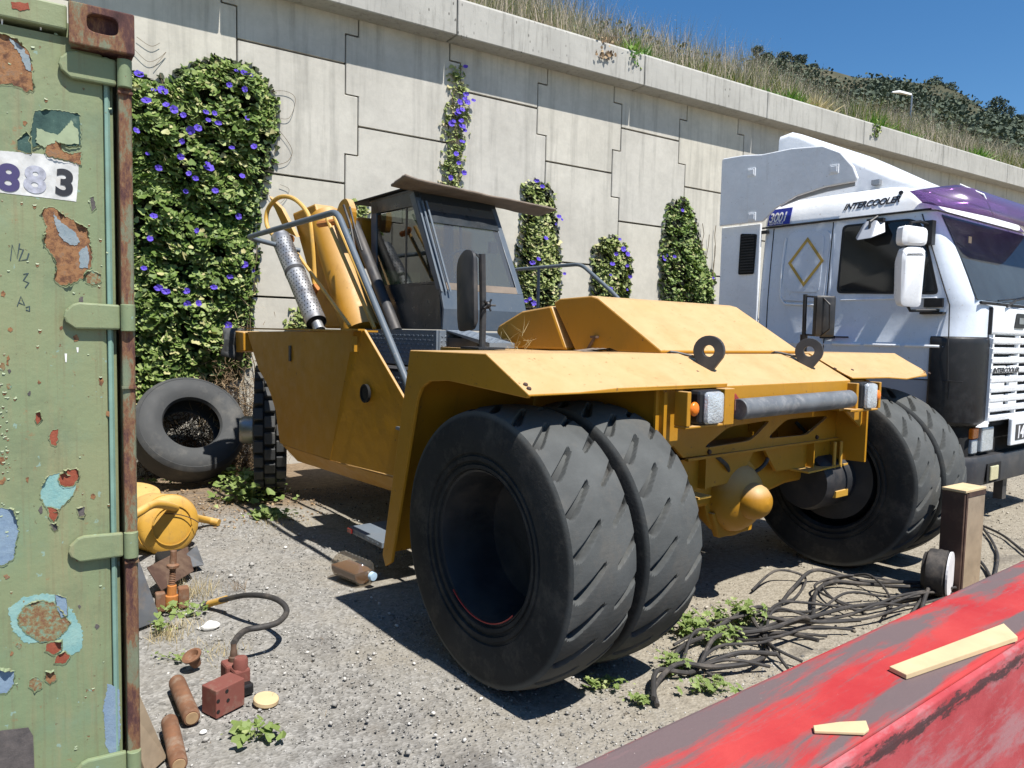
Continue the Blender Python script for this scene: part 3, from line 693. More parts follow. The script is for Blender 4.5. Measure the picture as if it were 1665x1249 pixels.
def in_poly(x, z, poly):
    c = False; j = len(poly)-1
    for i in range(len(poly)):
        xi, zi = poly[i]; xj, zj = poly[j]
        if (zi > z) != (zj > z) and x < (xj-xi)*(z-zi)/(zj-zi)+xi: c = not c
        j = i
    return c
def vine(name, pix, label, n, thick, fl, size=.075, mat='leaf', nleaf=60, dark=True):
    poly = [(onY(x, y, WY-.15).x, onY(x, y, WY-.15).z) for x, y in pix]
    xs = [p[0] for p in poly]; zs = [p[1] for p in poly]; x0, x1, z0, z1 = min(xs), max(xs), min(zs), max(zs)
    root = empty(name, ((x0+x1)/2, WY, max(z0, 0)), label=label, cat='vine'); R = root.location
    def edge(x, z):
        d = 9
        for i in range(len(poly)):
            a = Vector(poly[i]); b = Vector(poly[(i+1) % len(poly)]); p = Vector((x, z)); ab = b-a
            t = max(0, min(1, (p-a).dot(ab)/max(ab.length_squared, 1e-9))); d = min(d, (a+ab*t-p).length)
        return d
    def pts(n, inner=False):
        out = []; nor = []
        while len(out) < n:
            x = RNG.uniform(x0-.06, x1+.06); z = RNG.uniform(z0, z1+.05); ok = in_poly(x, z, poly); e = edge(x, z)
            if not ok and (e > .09 or RNG.uniform() < .75): continue
            if not ok: e = .0
            prof = thick*min(1, (e/.35))**.5*(.72+.42*noise.noise(Vector((x*2.3, z*2.3, 3)))+.22*noise.noise(Vector((x*7, z*7, 8))))
            gap = noise.noise(Vector((x*4.5, z*4.5, 21)))
            if gap < -.22 and not inner:
                if RNG.uniform() < .8: continue
            d = prof*(RNG.uniform(.1, .75) if inner else RNG.uniform(.78, 1.08))+.02
            out.append((x, WY-d, z)); 
            sl = (noise.noise(Vector((x*2.3+.2, z*2.3, 3)))-noise.noise(Vector((x*2.3-.2, z*2.3, 3))))*1.2
            nor.append((sl+RNG.normal(0, .45), -.8+RNG.normal(0, .25), .85+RNG.normal(0, .45)))
        return np.array(out), np.array(nor)
    P, N = pts(n); P -= np.array(R)
    scatter_mesh('foliage', heart, heart_f, frames(P, N, RNG.lognormal(math.log(size), .28, n), .6), M[mat], root)
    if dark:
        k = int(n*.8); P, N = pts(k, True); P -= np.array(R); scatter_mesh('inner_foliage', heart, heart_f, frames(P, N, RNG.uniform(.8, 1.5, k)*size), M['leaf_shade'], root)
    P, N = pts(nleaf); Mx = frames(P-np.array(R)+np.array([0, -.03, 0]), N, RNG.uniform(.9, 1.25, nleaf)*size, .6)
    for q in Mx:
        o = link('leaf', leaf_me if mat == 'leaf' else leafp_me, None, root); o.matrix_local = Matrix([list(q[0]), list(q[1]), list(q[2]), [0, 0, 0, 1]])
    # stems
    mb = MB()
    for i in range(max(3, int((x1-x0)*9))):
        x = RNG.uniform(x0+.04, x1-.04); z = z0; pp = []
        zt = RNG.uniform(z0+.5*(z1-z0), z1-.1)
        while z < zt: pp.append((x-R.x, -.03-RNG.uniform(0, .03), z-R.z)); x += RNG.normal(0, .05); z += .18; x = min(max(x, x0+.03), x1-.03)
        if len(pp) > 2: mb.tube(pp, .006, 5)
    if mb.v: mb.build('stem', M['stem'], root, kind='stuff')
    for (fx, fy, s) in fl:
        p0 = onY(fx, fy, WY-.15); e = edge(p0.x, p0.z) if in_poly(p0.x, p0.z, poly) else 0
        d = thick*min(1, (e/.35))**.5*(.72+.42*noise.noise(Vector((p0.x*2.3, p0.z*2.3, 3)))+.22*noise.noise(Vector((p0.x*7, p0.z*7, 8))))*1.08+.07
        p = onY(fx, fy, WY-d)-R
        nrm = Vector((RNG.normal(-.1, .3), -1, RNG.normal(.25, .25))).normalized(); o = link('flower', FLOWER, None, root)
        o.matrix_local = Matrix.Translation(p)@nrm.to_track_quat('Z', 'Y').to_matrix().to_4x4()@Matrix.Scale(s*.72, 4)@Matrix.Diagonal((1, random.uniform(.6, 1.05), 1, 1))
    return root
flb = [(226, 120, .14), (265, 148, .15), (262, 143, .10), (238, 163, .14), (270, 170, .10), (283, 178, .12), (298, 187, .09), (310, 212, .13), (322, 208, .12), (340, 272, .16), (338, 266, .10), (294, 255, .11), (258, 273, .12),
       (355, 200, .11), (385, 115, .09), (397, 118, .12), (407, 122, .09), (373, 138, .09), (398, 145, .09), (250, 351, .11), (388, 352, .10), (320, 375, .08), (244, 388, .09), (396, 430, .15), (374, 450, .10), (348, 467, .11), (258, 468, .14), (270, 474, .13), (303, 473, .11),
       (305, 495, .11), (323, 493, .10), (234, 436, .09), (371, 529, .13), (413, 238, .10), (377, 240, .09), (350, 310, .10), (394, 286, .09), (302, 311, .08), (222, 212, .10), (281, 215, .08), (335, 182, .10), (349, 184, .08), (339, 195, .09), (402, 192, .08), (296, 230, .08), (240, 250, .07), (318, 290, .10), (307, 282, .08), (411, 440, .07), (250, 146, .08)]
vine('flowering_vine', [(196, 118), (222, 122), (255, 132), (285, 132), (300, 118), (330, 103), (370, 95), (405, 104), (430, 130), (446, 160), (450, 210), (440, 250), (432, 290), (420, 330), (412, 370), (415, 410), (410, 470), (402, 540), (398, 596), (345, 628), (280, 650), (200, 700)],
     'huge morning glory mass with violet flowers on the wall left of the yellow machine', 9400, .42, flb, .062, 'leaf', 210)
vine('flowering_vine', [(742, 105), (752, 110), (764, 135), (768, 170), (762, 220), (754, 260), (752, 308), (728, 308), (728, 262), (733, 225), (728, 200), (742, 170), (745, 135)],
     'thin hanging vine strip thick with violet flowers above the cab roof', 480, .08,
     [(757, 108, .10), (758, 153, .12), (748, 166, .12), (760, 166, .13), (770, 163, .10), (746, 181, .12), (752, 178, .11), (734, 201, .13), (752, 205, .16), (742, 185, .10), (756, 212, .10), (752, 230, .13), (742, 250, .10), (746, 265, .09), (755, 281, .12), (733, 289, .10), (738, 197, .09), (750, 196, .1), (756, 160, .09)], .05, 'leaf_pale', 30, False)
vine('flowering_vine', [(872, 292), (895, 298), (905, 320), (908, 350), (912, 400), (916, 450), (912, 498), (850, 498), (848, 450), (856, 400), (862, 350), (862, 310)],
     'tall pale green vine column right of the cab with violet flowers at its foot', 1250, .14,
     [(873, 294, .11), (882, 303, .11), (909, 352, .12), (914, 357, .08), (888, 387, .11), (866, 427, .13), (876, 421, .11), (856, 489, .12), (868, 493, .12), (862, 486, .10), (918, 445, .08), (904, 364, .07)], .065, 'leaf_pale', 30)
vine('flowering_vine', [(985, 392), (1005, 386), (1022, 398), (1032, 420), (1030, 450), (1030, 490), (975, 490), (974, 450), (978, 410)],
     'short rounded vine with violet flowers on the wall behind the yellow hood', 700, .14,
     [(1014, 405, .13), (1002, 413, .11), (1021, 413, .12), (1008, 389, .08), (996, 429, .12), (1020, 432, .09), (993, 447, .09), (1025, 450, .10), (993, 469, .12), (1020, 471, .10)], .065, 'leaf_pale', 25)
vine('flowering_vine', [(1100, 335), (1112, 322), (1122, 325), (1135, 350), (1142, 380), (1152, 420), (1165, 450), (1168, 492), (1090, 492), (1084, 450), (1088, 400), (1092, 360)],
     'tall dark vine column beside the truck cab with few flowers', 1500, .17,
     [(1080, 420, .15), (1097, 417, .11), (1110, 342, .10), (1085, 415, .08), (1160, 452, .07)], .06, 'leaf', 30)
# bits of vine seen between boom and cab
vine('wall_creeper', [(572, 330), (600, 332), (602, 380), (575, 380)], 'small leafy sprig on the wall just left of the cab', 110, .12, [], .06, 'leaf_weed' if False else 'leaf_pale', 6, False)
vine('wall_creeper', [(478, 508), (505, 508), (508, 535), (476, 535)], 'small leafy sprig behind the foot of the perforated exhaust', 90, .12, [], .055, 'leaf_pale', 6, False)
# loose tendrils on the wall
def catmull(P, k=8):
    P = [Vector(p) for p in P]; out = []
    for i in range(len(P)-1):
        p0, p1, p2, p3 = P[max(i-1, 0)], P[i], P[i+1], P[min(i+2, len(P)-1)]
        for j in range(k):
            t = j/k; out.append(.5*((2*p1)+(p2-p0)*t+(2*p0-5*p1+4*p2-p3)*t*t+(-p0+3*p1-3*p2+p3)*t**3))
    out.append(P[-1]); return out
mb = MB()
def tend(pix, r=.0030): mb.tube(catmull([onY(x, y, WY-.03)-Vector((0, WY, 0)) for x, y in pix], 5), r, 4)
tend([(424, 292), (442, 262), (452, 226), (440, 200), (462, 222), (475, 245), (468, 262), (450, 268)]); tend([(218, 80), (240, 100), (258, 95), (270, 85), (250, 110)]); tend([(222, 60), (245, 75), (260, 70)])
tend([(430, 150), (462, 148), (480, 160), (472, 190), (455, 192), (440, 178)]); tend([(425, 300), (448, 330), (462, 325), (470, 308), (455, 300)])
tag(mb.build('tendrils', M['stem'], None, kind='stuff'), 'thin looping vine tendrils trailing over the pale wall panels', 'vine').location = (0, WY, 0)
# dry brown twigs at the foot of the vine
def twigs(name, n, cen, ext, L, r, m, label, cat='twigs', flat=.2):
    P = np.array(cen)+RNG.normal(0, 1, (n, 3))*np.array(ext); P[:, 2] = np.abs(P[:, 2])
    a = RNG.normal(0, 1, (n, 3)); a[:, 1] *= .6; a /= np.linalg.norm(a, axis=1, keepdims=True); b = RNG.normal(0, 1, (n, 3)); b -= a*np.sum(a*b, 1, keepdims=True); b /= np.linalg.norm(b, axis=1, keepdims=True)
    Mx = np.zeros((n, 3, 4)); h = RNG.uniform(.4, 1, n)*L; Mx[:, :, 0] = b*r; Mx[:, :, 1] = a*h[:, None]; Mx[:, :, 2] = np.cross(b, a)*h[:, None]; Mx[:, :, 3] = P
    return tag(scatter_mesh(name, blade, BF, Mx, m), label, cat)
twigs('dead_stems', 2600, (1.45, 8.95, .25), (.33, .06, .40), .22, .007, M['dry_shade'], 'dead brown vine stems darkened as shade hanging on the wall behind the loose tyre')
twigs('dry_bush', 5200, (1.98, 8.78, .15), (.20, .10, .55), .14, .006, M['dry'], 'dry brown twiggy bush on the wall between the loose tyre and the front wheel')

# ================================================================== YELLOW MACHINE
MO = (1.948, 2.937, 0.0)
mach = empty('yard_machine', MO, .091, label='heavy yellow wheeled machine with dual rear tyres and dark cab parked nose to the wall', cat='vehicle')
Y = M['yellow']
def part(mb, name, m, parent=None, **k): return mb.build(name, m, parent or mach, **k)

# ---- tyres: tread with real slanted slots
def slot_tyre_mesh(R=.678, Wd=.42):
    NS, crown = 840, 34
    prof = [(-.36, .535, 0), (-.40, .545, 0), (-.445, .56, 0), (-.45, .585, 0), (-.425, .59, 0), (-.428, .612, 0), (-.465, .617, 0), (-.470, .645, 0), (-.450, .650, 0), (-.452, .668, 0), (-.474, .674, 0), (-.478, .69, 0), (-.487, .75, 0), (-.488, .81, 0), (-.482, .87, 0), (-.476, .905, 0), (-.470, .925, 0), (-.460, .948, 0)]
    P = [(a*Wd, b*R, False) for a, b, _ in prof]
    for i in range(crown+1):
        q = -1+2*i/crown; s_ = q*.447*Wd; rr = R*(.964+.036*(1-abs(q)**2.4)); P.append((s_, rr, True))
    P += [(-a*Wd, b*R, False) for a, b, _ in prof[::-1]]
    # inner liner
    P += [(.36*Wd, .54*R, False), (.36*Wd, .60*R, False), (.30*Wd, .70*R, False), (-.30*Wd, .70*R, False), (-.36*Wd, .60*R, False)]
    n = len(P); K = 24; pitch = 2*PI/K; SH = -.83/R
    P_ = np.array([(a_, b_, 1. if c_ else 0.) for a_, b_, c_ in P]); Tg = 2*PI*np.arange(NS)/NS
    Sx = np.broadcast_to(P_[:, 0], (NS, n)); best = np.full((NS, n), 9.)
    for side, ph in ((-1, 0), (1, .5)):
        u = Tg[:, None]+SH*P_[None, :, 0]-ph*pitch; u = (u+pitch/2) % pitch-pitch/2
        ax, ay, bx, by = (-.158, .056, -.035, -.058) if side < 0 else (.060, .040, .195, -.060)
        vx, vy = bx-ax, by-ay
        for du in (-pitch, 0, pitch):
            tx = (u+du)*R; k = np.clip(((Sx-ax)*vx+(tx-ay)*vy)/(vx*vx+vy*vy), 0, 1)
            d = np.hypot(Sx-ax-k*vx, tx-ay-k*vy); wd = .0225*(1-.45*k) if side < 0 else .0150*(.7+.5*k)
            best = np.minimum(best, d-wd)
    q = np.clip((.003-best)/.009, 0, 1); q = q*q*(3-2*q); Rr = P_[:, 1][None, :]-.033*q*P_[:, 2][None, :]; TT = Tg[:, None]+SH*P_[None, :, 0]
    vs = np.stack([Sx, Rr*np.cos(TT), Rr*np.sin(TT)], -1).reshape(-1, 3).tolist()
    fs = [(j*n+i, ((j+1) % NS)*n+i, ((j+1) % NS)*n+(i+1) % n, j*n+(i+1) % n) for j in range(NS) for i in range(n)]
    me = bpy.data.meshes.new('slotted_tyre'); me.from_pydata(vs, [], fs)
    bm = bmesh.new(); bm.from_mesh(me); bmesh.ops.recalc_face_normals(bm, faces=bm.faces)
    for f in bm.faces: f.smooth = True
    for e in bm.edges:
        if len(e.link_faces) == 2 and e.calc_face_angle(0) > math.radians(34): e.smooth = False
    bm.to_mesh(me); bm.free(); me.materials.append(M['rubber']); return me
TY = slot_tyre_mesh(); TR = .678
def rim(parent, loc, side, deep=.30):
    # steel disc set far inside the outer tyre; side=-1 opens towards -u
    mb = MB(); pr = [(-.182, .372), (-.172, .378), (-.165, .360), (-.10, .345), (.02, .335), (.14, .325), (.16, .20), (.16, .0)]
    mb.lathe([(h*(-side), r) for h, r in pr], (0, 0, 0), (1, 0, 0), 40); o = mb.build('rim', M['rimdark'], parent, smooth=True); o.location = loc; return o
for i, (u, du) in enumerate(((0, 0), (.468, .07), (3.235, .02), (3.703, .09))):
    o = link('tyre', TY, None, mach); o.location = (u, 0, TR-(.012 if u > 1 else 0)); o.rotation_euler = (du*3, 0, 0)
    side = -1 if u < 1 else 1
    rim(mach, (u, 0, TR), side)
mb = MB(); mb.tube([(-.180, -.357*math.cos(math.radians(q)), TR+.357*math.sin(math.radians(q))) for q in range(-28, -118, -5)], .0055, 6) if False else mb.tube([(-.180, .357*math.cos(math.radians(q)), TR+.357*math.sin(math.radians(q))) for q in range(-135, -45, 5)], .0035, 6)
part(mb, 'red_rim_line', M['redrim'], smooth=True)
# hubs between duals
for u0, u1 in ((.25, 1.05), (2.7, 3.45)):
    mb = MB(); mb.lathe([(u0, .0), (u0, .19), (u0+.05, .21), (u1-.05, .21), (u1, .16), (u1, 0)], (0, 0, TR), (1, 0, 0), 28); part(mb, 'hub', M['rimdark'], smooth=True)

# ---- front wheels with blocky tread
def block_tyre(u, v, parent):
    R, w = .66, .30
    mb = MB(); mb.lathe([(-.36*w, .38*R), (-.5*w, .45*R), (-.52*w, .65*R), (-.5*w, .82*R), (-.46*w, .90*R), (-.3*w, .93*R), (.3*w, .93*R), (.46*w, .90*R), (.5*w, .82*R), (.52*w, .65*R), (.5*w, .45*R), (.36*w, .38*R)], (0, 0, 0), (1, 0, 0), 48)
    t = mb.build('front_tyre', M['rubber'], parent, smooth=True); t.location = (u, v, R); t.rotation_euler = (0, 0, math.radians(-21))
    mb = MB(); K = 26
    for k in range(K):
        for sd, ph in ((-1, 0), (0, .5), (1, 0)):
            a = 2*PI*(k+ph)/K; Mx = Matrix.Rotation(a, 4, 'X')
            x0, x1 = {-1: (-.49*w, -.20*w), 0: (-.16*w, .16*w), 1: (.20*w, .49*w)}[sd]
            mb.box((x0, -.055, .90*R), (x1, .055, R), Mx)
    b = mb.build('tread_blocks', M['rubber_old'], t, bevel=.006, seg=1, kind='stuff')
    mb = MB(); sgn = -1 if u < 1 else 1
    mb.lathe([(sgn*h, r) for h, r in ((.15, .255), (.17, .262), (.15, .24), (.02, .22), (.0, .15), (.26, .14), (.30, .12), (.30, 0))], (0, 0, 0), (1, 0, 0), 32)
    o = mb.build('wheel_rim', M['steel'], parent, smooth=True); o.location = (u, v, R); o.rotation_euler = (0, 0, math.radians(-21))
    mb = MB()
    for k in range(10):
        a = 2*PI*k/10; mb.lathe([(sgn*.0, .014), (sgn*.05, .014), (sgn*.05, 0)], (0, .17*math.cos(a), .17*math.sin(a)), (1, 0, 0), 6)
    mb.build('wheel_nuts', M['darkmetal'], o, kind='stuff')
block_tyre(.50, 4.62, mach); block_tyre(3.20, 4.62, mach)

# ---- chassis mass
mb = MB(); mb.box((1.15, .42, .55), (2.55, 4.9, 1.35)); part(mb, 'underbody_light_block', M['darkmetal'], bevel=.02)  # dark box added to block light under the machine
mb = MB(); mb.box((.6, 4.45, .55), (3.1, 4.8, .85)); part(mb, 'front_axle', M['darkmetal'], bevel=.02)
mb = MB(); mb.prism([(4.15, 1.66), (4.15, 1.25), (3.5, .75), (1.5, .75), (1.4, 1.66)], 'x', .79, 3.1); part(mb, 'inner_tank', M['darkmetal'])
for u in (.74, 2.94):
    mb = MB(); mb.prism([(-.33, .85), (-.33, 1.42), (-.07, 1.57), (1.3, 1.57), (1.3, .80)], 'x', u-.012, u+.012); part(mb, 'wheel_well_wall', M['yellow'])

# ---- left body side panel (plate; rear fold put in to darken that part)
def side_panel(sgn, u0):
    def uu(d): return u0+d*sgn
    A = [(4.29, 1.665), (4.15, 1.50), (3.98, 1.32), (3.80, 1.22), (3.67, 1.11), (3.55, .97), (3.49, .80), (3.45, .70)]
    nf = (3.40, .695); bot = [(3.30, .552), (2.4, .560), (1.52, .571)]
    mb = MB()
    # main plate polygons (outside face): left of the fold
    fT, fB = (2.03, 1.70), (2.42, .70); rT, rB = (1.94, 1.708), (1.67, .682)
    eT, eB = (1.93, 1.708), (1.345, 1.10)
    main = A+[(3.405, .697), fB, fT]
    th = .012
    def poly(pts, ds):
        vs = [(uu(d), p[0], p[1]) for p, d in zip(pts, ds)]; n = len(vs)
        mb.add(vs+[(v[0]+sgn*.02, v[1], v[2]) for v in vs], [tuple(range(n)), tuple(range(2*n-1, n-1, -1))]+[(i, (i+1) % n, (i+1) % n+n, i+n) for i in range(n)])
    poly(main, [0]*len(main))
    right = [fT, fB, (1.66, .695), (1.25, .70), (1.345, 1.10), (1.93, 1.708)]
    poly(right, [0, 0, .10, .16, .13, .03])
    lower = [(3.405, .695), (3.30, .552), (1.52, .571), (1.25, .575), (1.25, .698), (1.66, .693), fB]
    poly(lower, [0, .10, .17, .20, .16, .10, 0])
    o = part(mb, 'side_panel', Y, bevel=.006)
    return o
side_panel(1, .15); side_panel(-1, 3.55)
mb = MB(); mb.lathe([(0, .055), (.012, .055), (.012, 0)], (.185, 1.90, 1.257), (-1, 0, 0), 20); mb.lathe([(0, .066), (.02, .066), (.02, .052), (0, .052)], (.187, 1.90, 1.257), (-1, 0, 0), 24)
part(mb, 'fuel_port', M['matte_black'], smooth=True)
mb = MB(); mb.box((.135, 3.185, 1.43), (.149, 3.215, 1.56)); part(mb, 'slot_cover', M['darkmetal'])
mb = MB(); mb.box((.10, 1.955, 1.55), (.14, 1.985, 1.66)); mb.box((.08, 1.9, 1.700), (.17, 2.06, 1.712)); part(mb, 'side_bracket', Y)
# top lip + nose bracket
for x0_ in (.14, 3.40):
    mb = MB(); mb.box((x0_, 1.95, 1.690), (x0_+.16, 4.29, 1.703)); part(mb, 'deck_lip', Y)
mb = MB(); mb.prism([(4.31, 1.66), (4.55, 1.67), (4.52, 1.46), (4.30, 1.48)], 'x', .12, .5); part(mb, 'nose_bracket', Y, bevel=.01)
mb = MB(); rows = []
for i in range(7):
    rows.append([(.02+.03*i+.012*math.sin(i*2+j), 4.60+.02*math.sin(j*1.7+i)+(.02*j if i > 3 else 0)+.10*(i/6)*0, 1.695-.055*j-(.01*i if j > 3 else 0)) for j in range(6)])
mb.loft([[(r[j][0], r[j][1], r[j][2]) for r in rows] for j in range(6)], cap=False, closed=False)
o = part(mb, 'torn_rubber_flap', M['rubber_old'], smooth=True); so_ = o.modifiers.new('thick', 'SOLIDIFY'); so_.thickness = .012; o.location = (-.02, -.03, .0)
o.scale = (1.25, 1, 1)

# ---- deck, platform and stairs with real chequer plate
mb = MB(); mb.box((.76, 1.82, 1.50), (2.95, 4.25, 1.705)); part(mb, 'deck', M['bluegrey'], bevel=.006)
mb = MB(); mb.box((.73, .64, 1.40), (2.95, 1.80, 1.592)); part(mb, 'engine_deck', Y)
def chequer(o, ex, ez, nrm, w, h, parent, m):
    """raised lozenges on a rectangle: origin o, axes ex, ez"""
    o, ex, ez, nrm = map(Vector, (o, ex, ez, nrm)); P = []; sp = .034; a = 0
    nx, nz = int(w/sp), int(h/sp); T = []
    for i in range(nx):
        for j in range(nz):
            c = o+ex*((i+.5)*sp)+ez*((j+.5)*sp); s = 1 if (i+j) % 2 else -1
            d = (ex+ez*s).normalized(); e = nrm.cross(d)
            T.append([[d[k]*.0165, e[k]*.0062, nrm[k]*.0055, c[k]] for k in range(3)])
    bv = [(-1, 0, 0), (0, -1, 0), (1, 0, 0), (0, 1, 0), (-.4, 0, 1), (.4, 0, 1)]; bf = [(0, 1, 4), (1, 5, 4), (1, 2, 5), (2, 3, 5), (3, 4, 5), (3, 0, 4)]
    return scatter_mesh('chequer_studs', bv, bf, np.array(T), m, parent)
# upper riser (faces -u), lower riser, treads
def stair_plate(name, u0, v0, v1, z0, z1):
    mb = MB(); mb.box((u0, v0, z0), (u0+.02, v1, z1)); p = part(mb, name, M['plate'])
    chequer((u0, v1-.01, z0+.01), (0, -1, 0), (0, 0, 1), (-1, 0, 0), v1-v0-.02, z1-z0-.02, p, M['plate']); return p
stair_plate('upper_riser', .70, 1.80, 3.1, 1.44, 1.715); stair_plate('lower_riser', .46, 1.0, 2.7, 1.06, 1.405)
mb = MB(); mb.box((.46, 1.0, 1.405), (.70, 2.7, 1.425)); part(mb, 'tread', M['darkmetal']); mb = MB(); mb.box((.25, 1.0, 1.03), (.46, 2.6, 1.055)); part(mb, 'tread', M['plate'], bevel=.004)
stair_plate('kick_plate', .27, 1.0, 2.4, .72, 1.02)
# rear-facing riser of the platform (plane v=1.8)
mb = MB(); mb.box((.72, 1.79, 1.44), (.95, 1.81, 1.715)); p = part(mb, 'rear_riser', M['plate']); chequer((.725, 1.79, 1.45), (1, 0, 0), (0, 0, 1), (0, -1, 0), .21, .25, p, M['plate'])
mb = MB(); mb.prism([(1.80, 1.712), (1.80, 1.72), (1.25, 1.635), (1.25, 1.600)], 'x', .78, 1.0); p = part(mb, 'sloped_step', M['plate'])
chequer((.785, 1.25, 1.637), (1, 0, 0), Vector((0, .55, .085)).normalized(), Vector((0, -.085, .55)).normalized(), .20, .53, p, M['plate'])
# bottom boarding step
st = empty('boarding_step', (0, 0, 0)); st.parent = mach
mb = MB(); mb.box((.07, 1.44, .27), (.46, 1.93, .31)); mb.build('step_plate', M['plate'], st, bevel=.004)
chequer((.07, 1.92, .272), (0, -1, 0), (0, 0, 1), (-1, 0, 0), .46, .034, st, M['plate'])
mb = MB(); mb.box((.40, 1.5, .3), (.44, 1.56, 1.05)); mb.box((.40, 1.8, .3), (.44, 1.86, 1.05)); mb.build('hanger', M['darkmetal'], st)
mb = MB(); mb.box((.055, 1.86, .275), (.069, 1.92, .305)); mb.build('reflector', M['red_lamp'], st)

# ---- rear fenders
def fender(sgn, u0, gap=0):
    def U(d): return u0+d*sgn
    fe = empty('rear_fender', (0, 0, 0)); fe.parent = mach
    # outer skirt + front post
    sk = [(.62, 1.600), (-.06, 1.606)]+([(-.375, 1.442), (-.36, 1.425)] if sgn > 0 else [(-.28, 1.492), (-.26, 1.46)])+[ (.25, 1.462), (.42, 1.448), (.50, 1.41), (.545, 1.34), (.80, .40), (.865, .36), (.90, .42)]
    mb = MB(); mb.prism(sk, 'x', *sorted((U(0), U(.022)))); mb.build('skirt', Y, fe, bevel=.005)
    # front mudguard sheet
    mb = MB(); a0, a1 = sorted((U(.01), U(.93)))
    mb.loft([[(a0, .615, 1.595), (a1, .615, 1.595), (a1, .635, 1.595), (a0, .635, 1.595)], [(a0, .88, .43), (a1, .88, .43), (a1, .90, .43), (a0, .90, .43)]]); mb.build('mudguard', Y, fe)
    # top plate and slope
    b0, b1 = sorted((U(0), U(.97 if sgn > 0 else 1.32)))
    if sgn > 0:
        mb = MB(); mb.loft([[(u, .62, 1.588), (u, .62, 1.602), (u, -.06, 1.608), (u, -.375 if u < 1.1 else -.38, 1.444+(.0 if u < .3 else .012)), (u, -.375, 1.432), (u, -.06, 1.594)] for u in (U(0), U(.3), U(.55), U(1.42))])
    else:
        mb = MB(); mb.loft([[(u, .62, 1.590), (u, .62, 1.604), (u, -.06, 1.612), (u, -.30, 1.476+dz), (u, -.375+dv, 1.448+dz), (u, -.375+dv, 1.434+dz), (u, -.06, 1.598)] for u, dv, dz in ((U(0), .06, .0), (U(.25), .01, .004), (U(.5), 0, -.010), (U(.8), 0, .006), (U(1.32), 0, .012))])
    mb.build('fender_top', Y, fe, bevel=.006)
    for (a, b) in ((.03, -.34), (.035, -.31), (1.12, -.27), (1.32, -.25)):
        mb = MB(); z = 1.608-(.06+b)*0+(b+.06)*.52+.002; mb.lathe([(0, .012), (.006, .010), (.006, 0)], (U(a*1.0), b, z), (0, -.45, .89), 10); mb.build('bolt', M['browniron'], fe)
    return fe
fender(1, -.22); fender(-1, 3.925)
# centre slope between the fenders
mb = MB(); secs = []
for u in (1.20, 2.60): secs.append([(u, .62, 1.588), (u, .62, 1.600), (u, -.055, 1.605), (u, -.365, 1.440), (u, -.365, 1.30), (u, -.345, 1.30), (u, -.345, 1.43), (u, -.05, 1.590)])
mb.loft(secs); part(mb, 'tail_plate', Y, bevel=.006)
# tail frame plate with cut-outs
def rr(pts, r=.03):
    out = []
    n = len(pts)
    for i in range(n):
        p = Vector(pts[i]); a = (Vector(pts[i-1])-p).normalized(); b = (Vector(pts[(i+1) % n])-p).normalized()
        for k in range(4):
            t = k/3; q = (p+a*r)*(1-t)**2+p*2*t*(1-t)+(p+b*r)*t**2; out.append((q.x, q.y))
    return out
FV = -.10
outer = [(.99, 1.50), (3.30, 1.50), (3.30, 1.16), (3.02, 1.065), (3.00, .985), (1.18, 1.005), (.99, 1.16)]
w1 = rr([(1.36, 1.045), (1.86, 1.055), (2.08, 1.175), (1.61, 1.158)], .06); w2 = rr([(2.04, 1.055), (2.54, 1.045), (2.83, 1.165), (2.26, 1.168)], .06)
mb = MB(); mb.prism(outer, 'y', FV-.012, FV+.012, holes=[w1, w2]); part(mb, 'tail_frame', Y, bevel=.003, seg=1)
mb = MB(); mb.box((1.20, FV-.035, .985), (3.02, FV-.0125, 1.0)); part(mb, 'tail_rail', Y)
for u in (1.37, 2.60):
    mb = MB(); mb.box((u, FV-.033, .80), (u+.012, FV+.03, .984)); part(mb, 'stiffener_rib', Y)
mb = MB(); mb.prism([(1.20, .984), (1.95, .984), (1.80, .80), (1.20, .78)], 'y', FV+.02, FV+.04); part(mb, 'axle_bracket_plate', Y)
mb = MB(); mb.prism([(2.06, .984), (3.02, .984), (3.06, .80), (2.22, .815)], 'y', FV+.02, FV+.04); part(mb, 'axle_bracket_plate', Y)
mb = MB(); mb.prism([(1.25, .9), (3.25, .9), (3.25, 1.45), (1.25, 1.45)], 'y', .35, .38); part(mb, 'inner_bulkhead', Y)
for i in range(3):
    mb = MB(); mb.box((2.52+i*.05, .2, 1.02), (2.535+i*.05, .34, 1.35)); part(mb, 'stiffener_rib', Y)
for u in (1.42, 2.66):
    mb = MB(); mb.lathe([(0, .016), (.012, .014), (.012, 0)], (u, FV-.012, 1.02), (0, -1, 0), 8); part(mb, 'bolt', M['browniron'])
mb = MB(); mb.prism([(.70, 1.43), (1.25, 1.43), (1.25, 1.25), (1.05, 1.24), (.80, 1.10), (.70, 1.20)], 'y', -.30, -.285); part(mb, 'lamp_mount_plate', Y)
mb = MB(); mb.prism([(2.45, 1.43), (3.0, 1.43), (3.0, 1.20), (2.9, 1.10), (2.65, 1.24), (2.45, 1.25)], 'y', -.30, -.285); part(mb, 'lamp_mount_plate', Y)
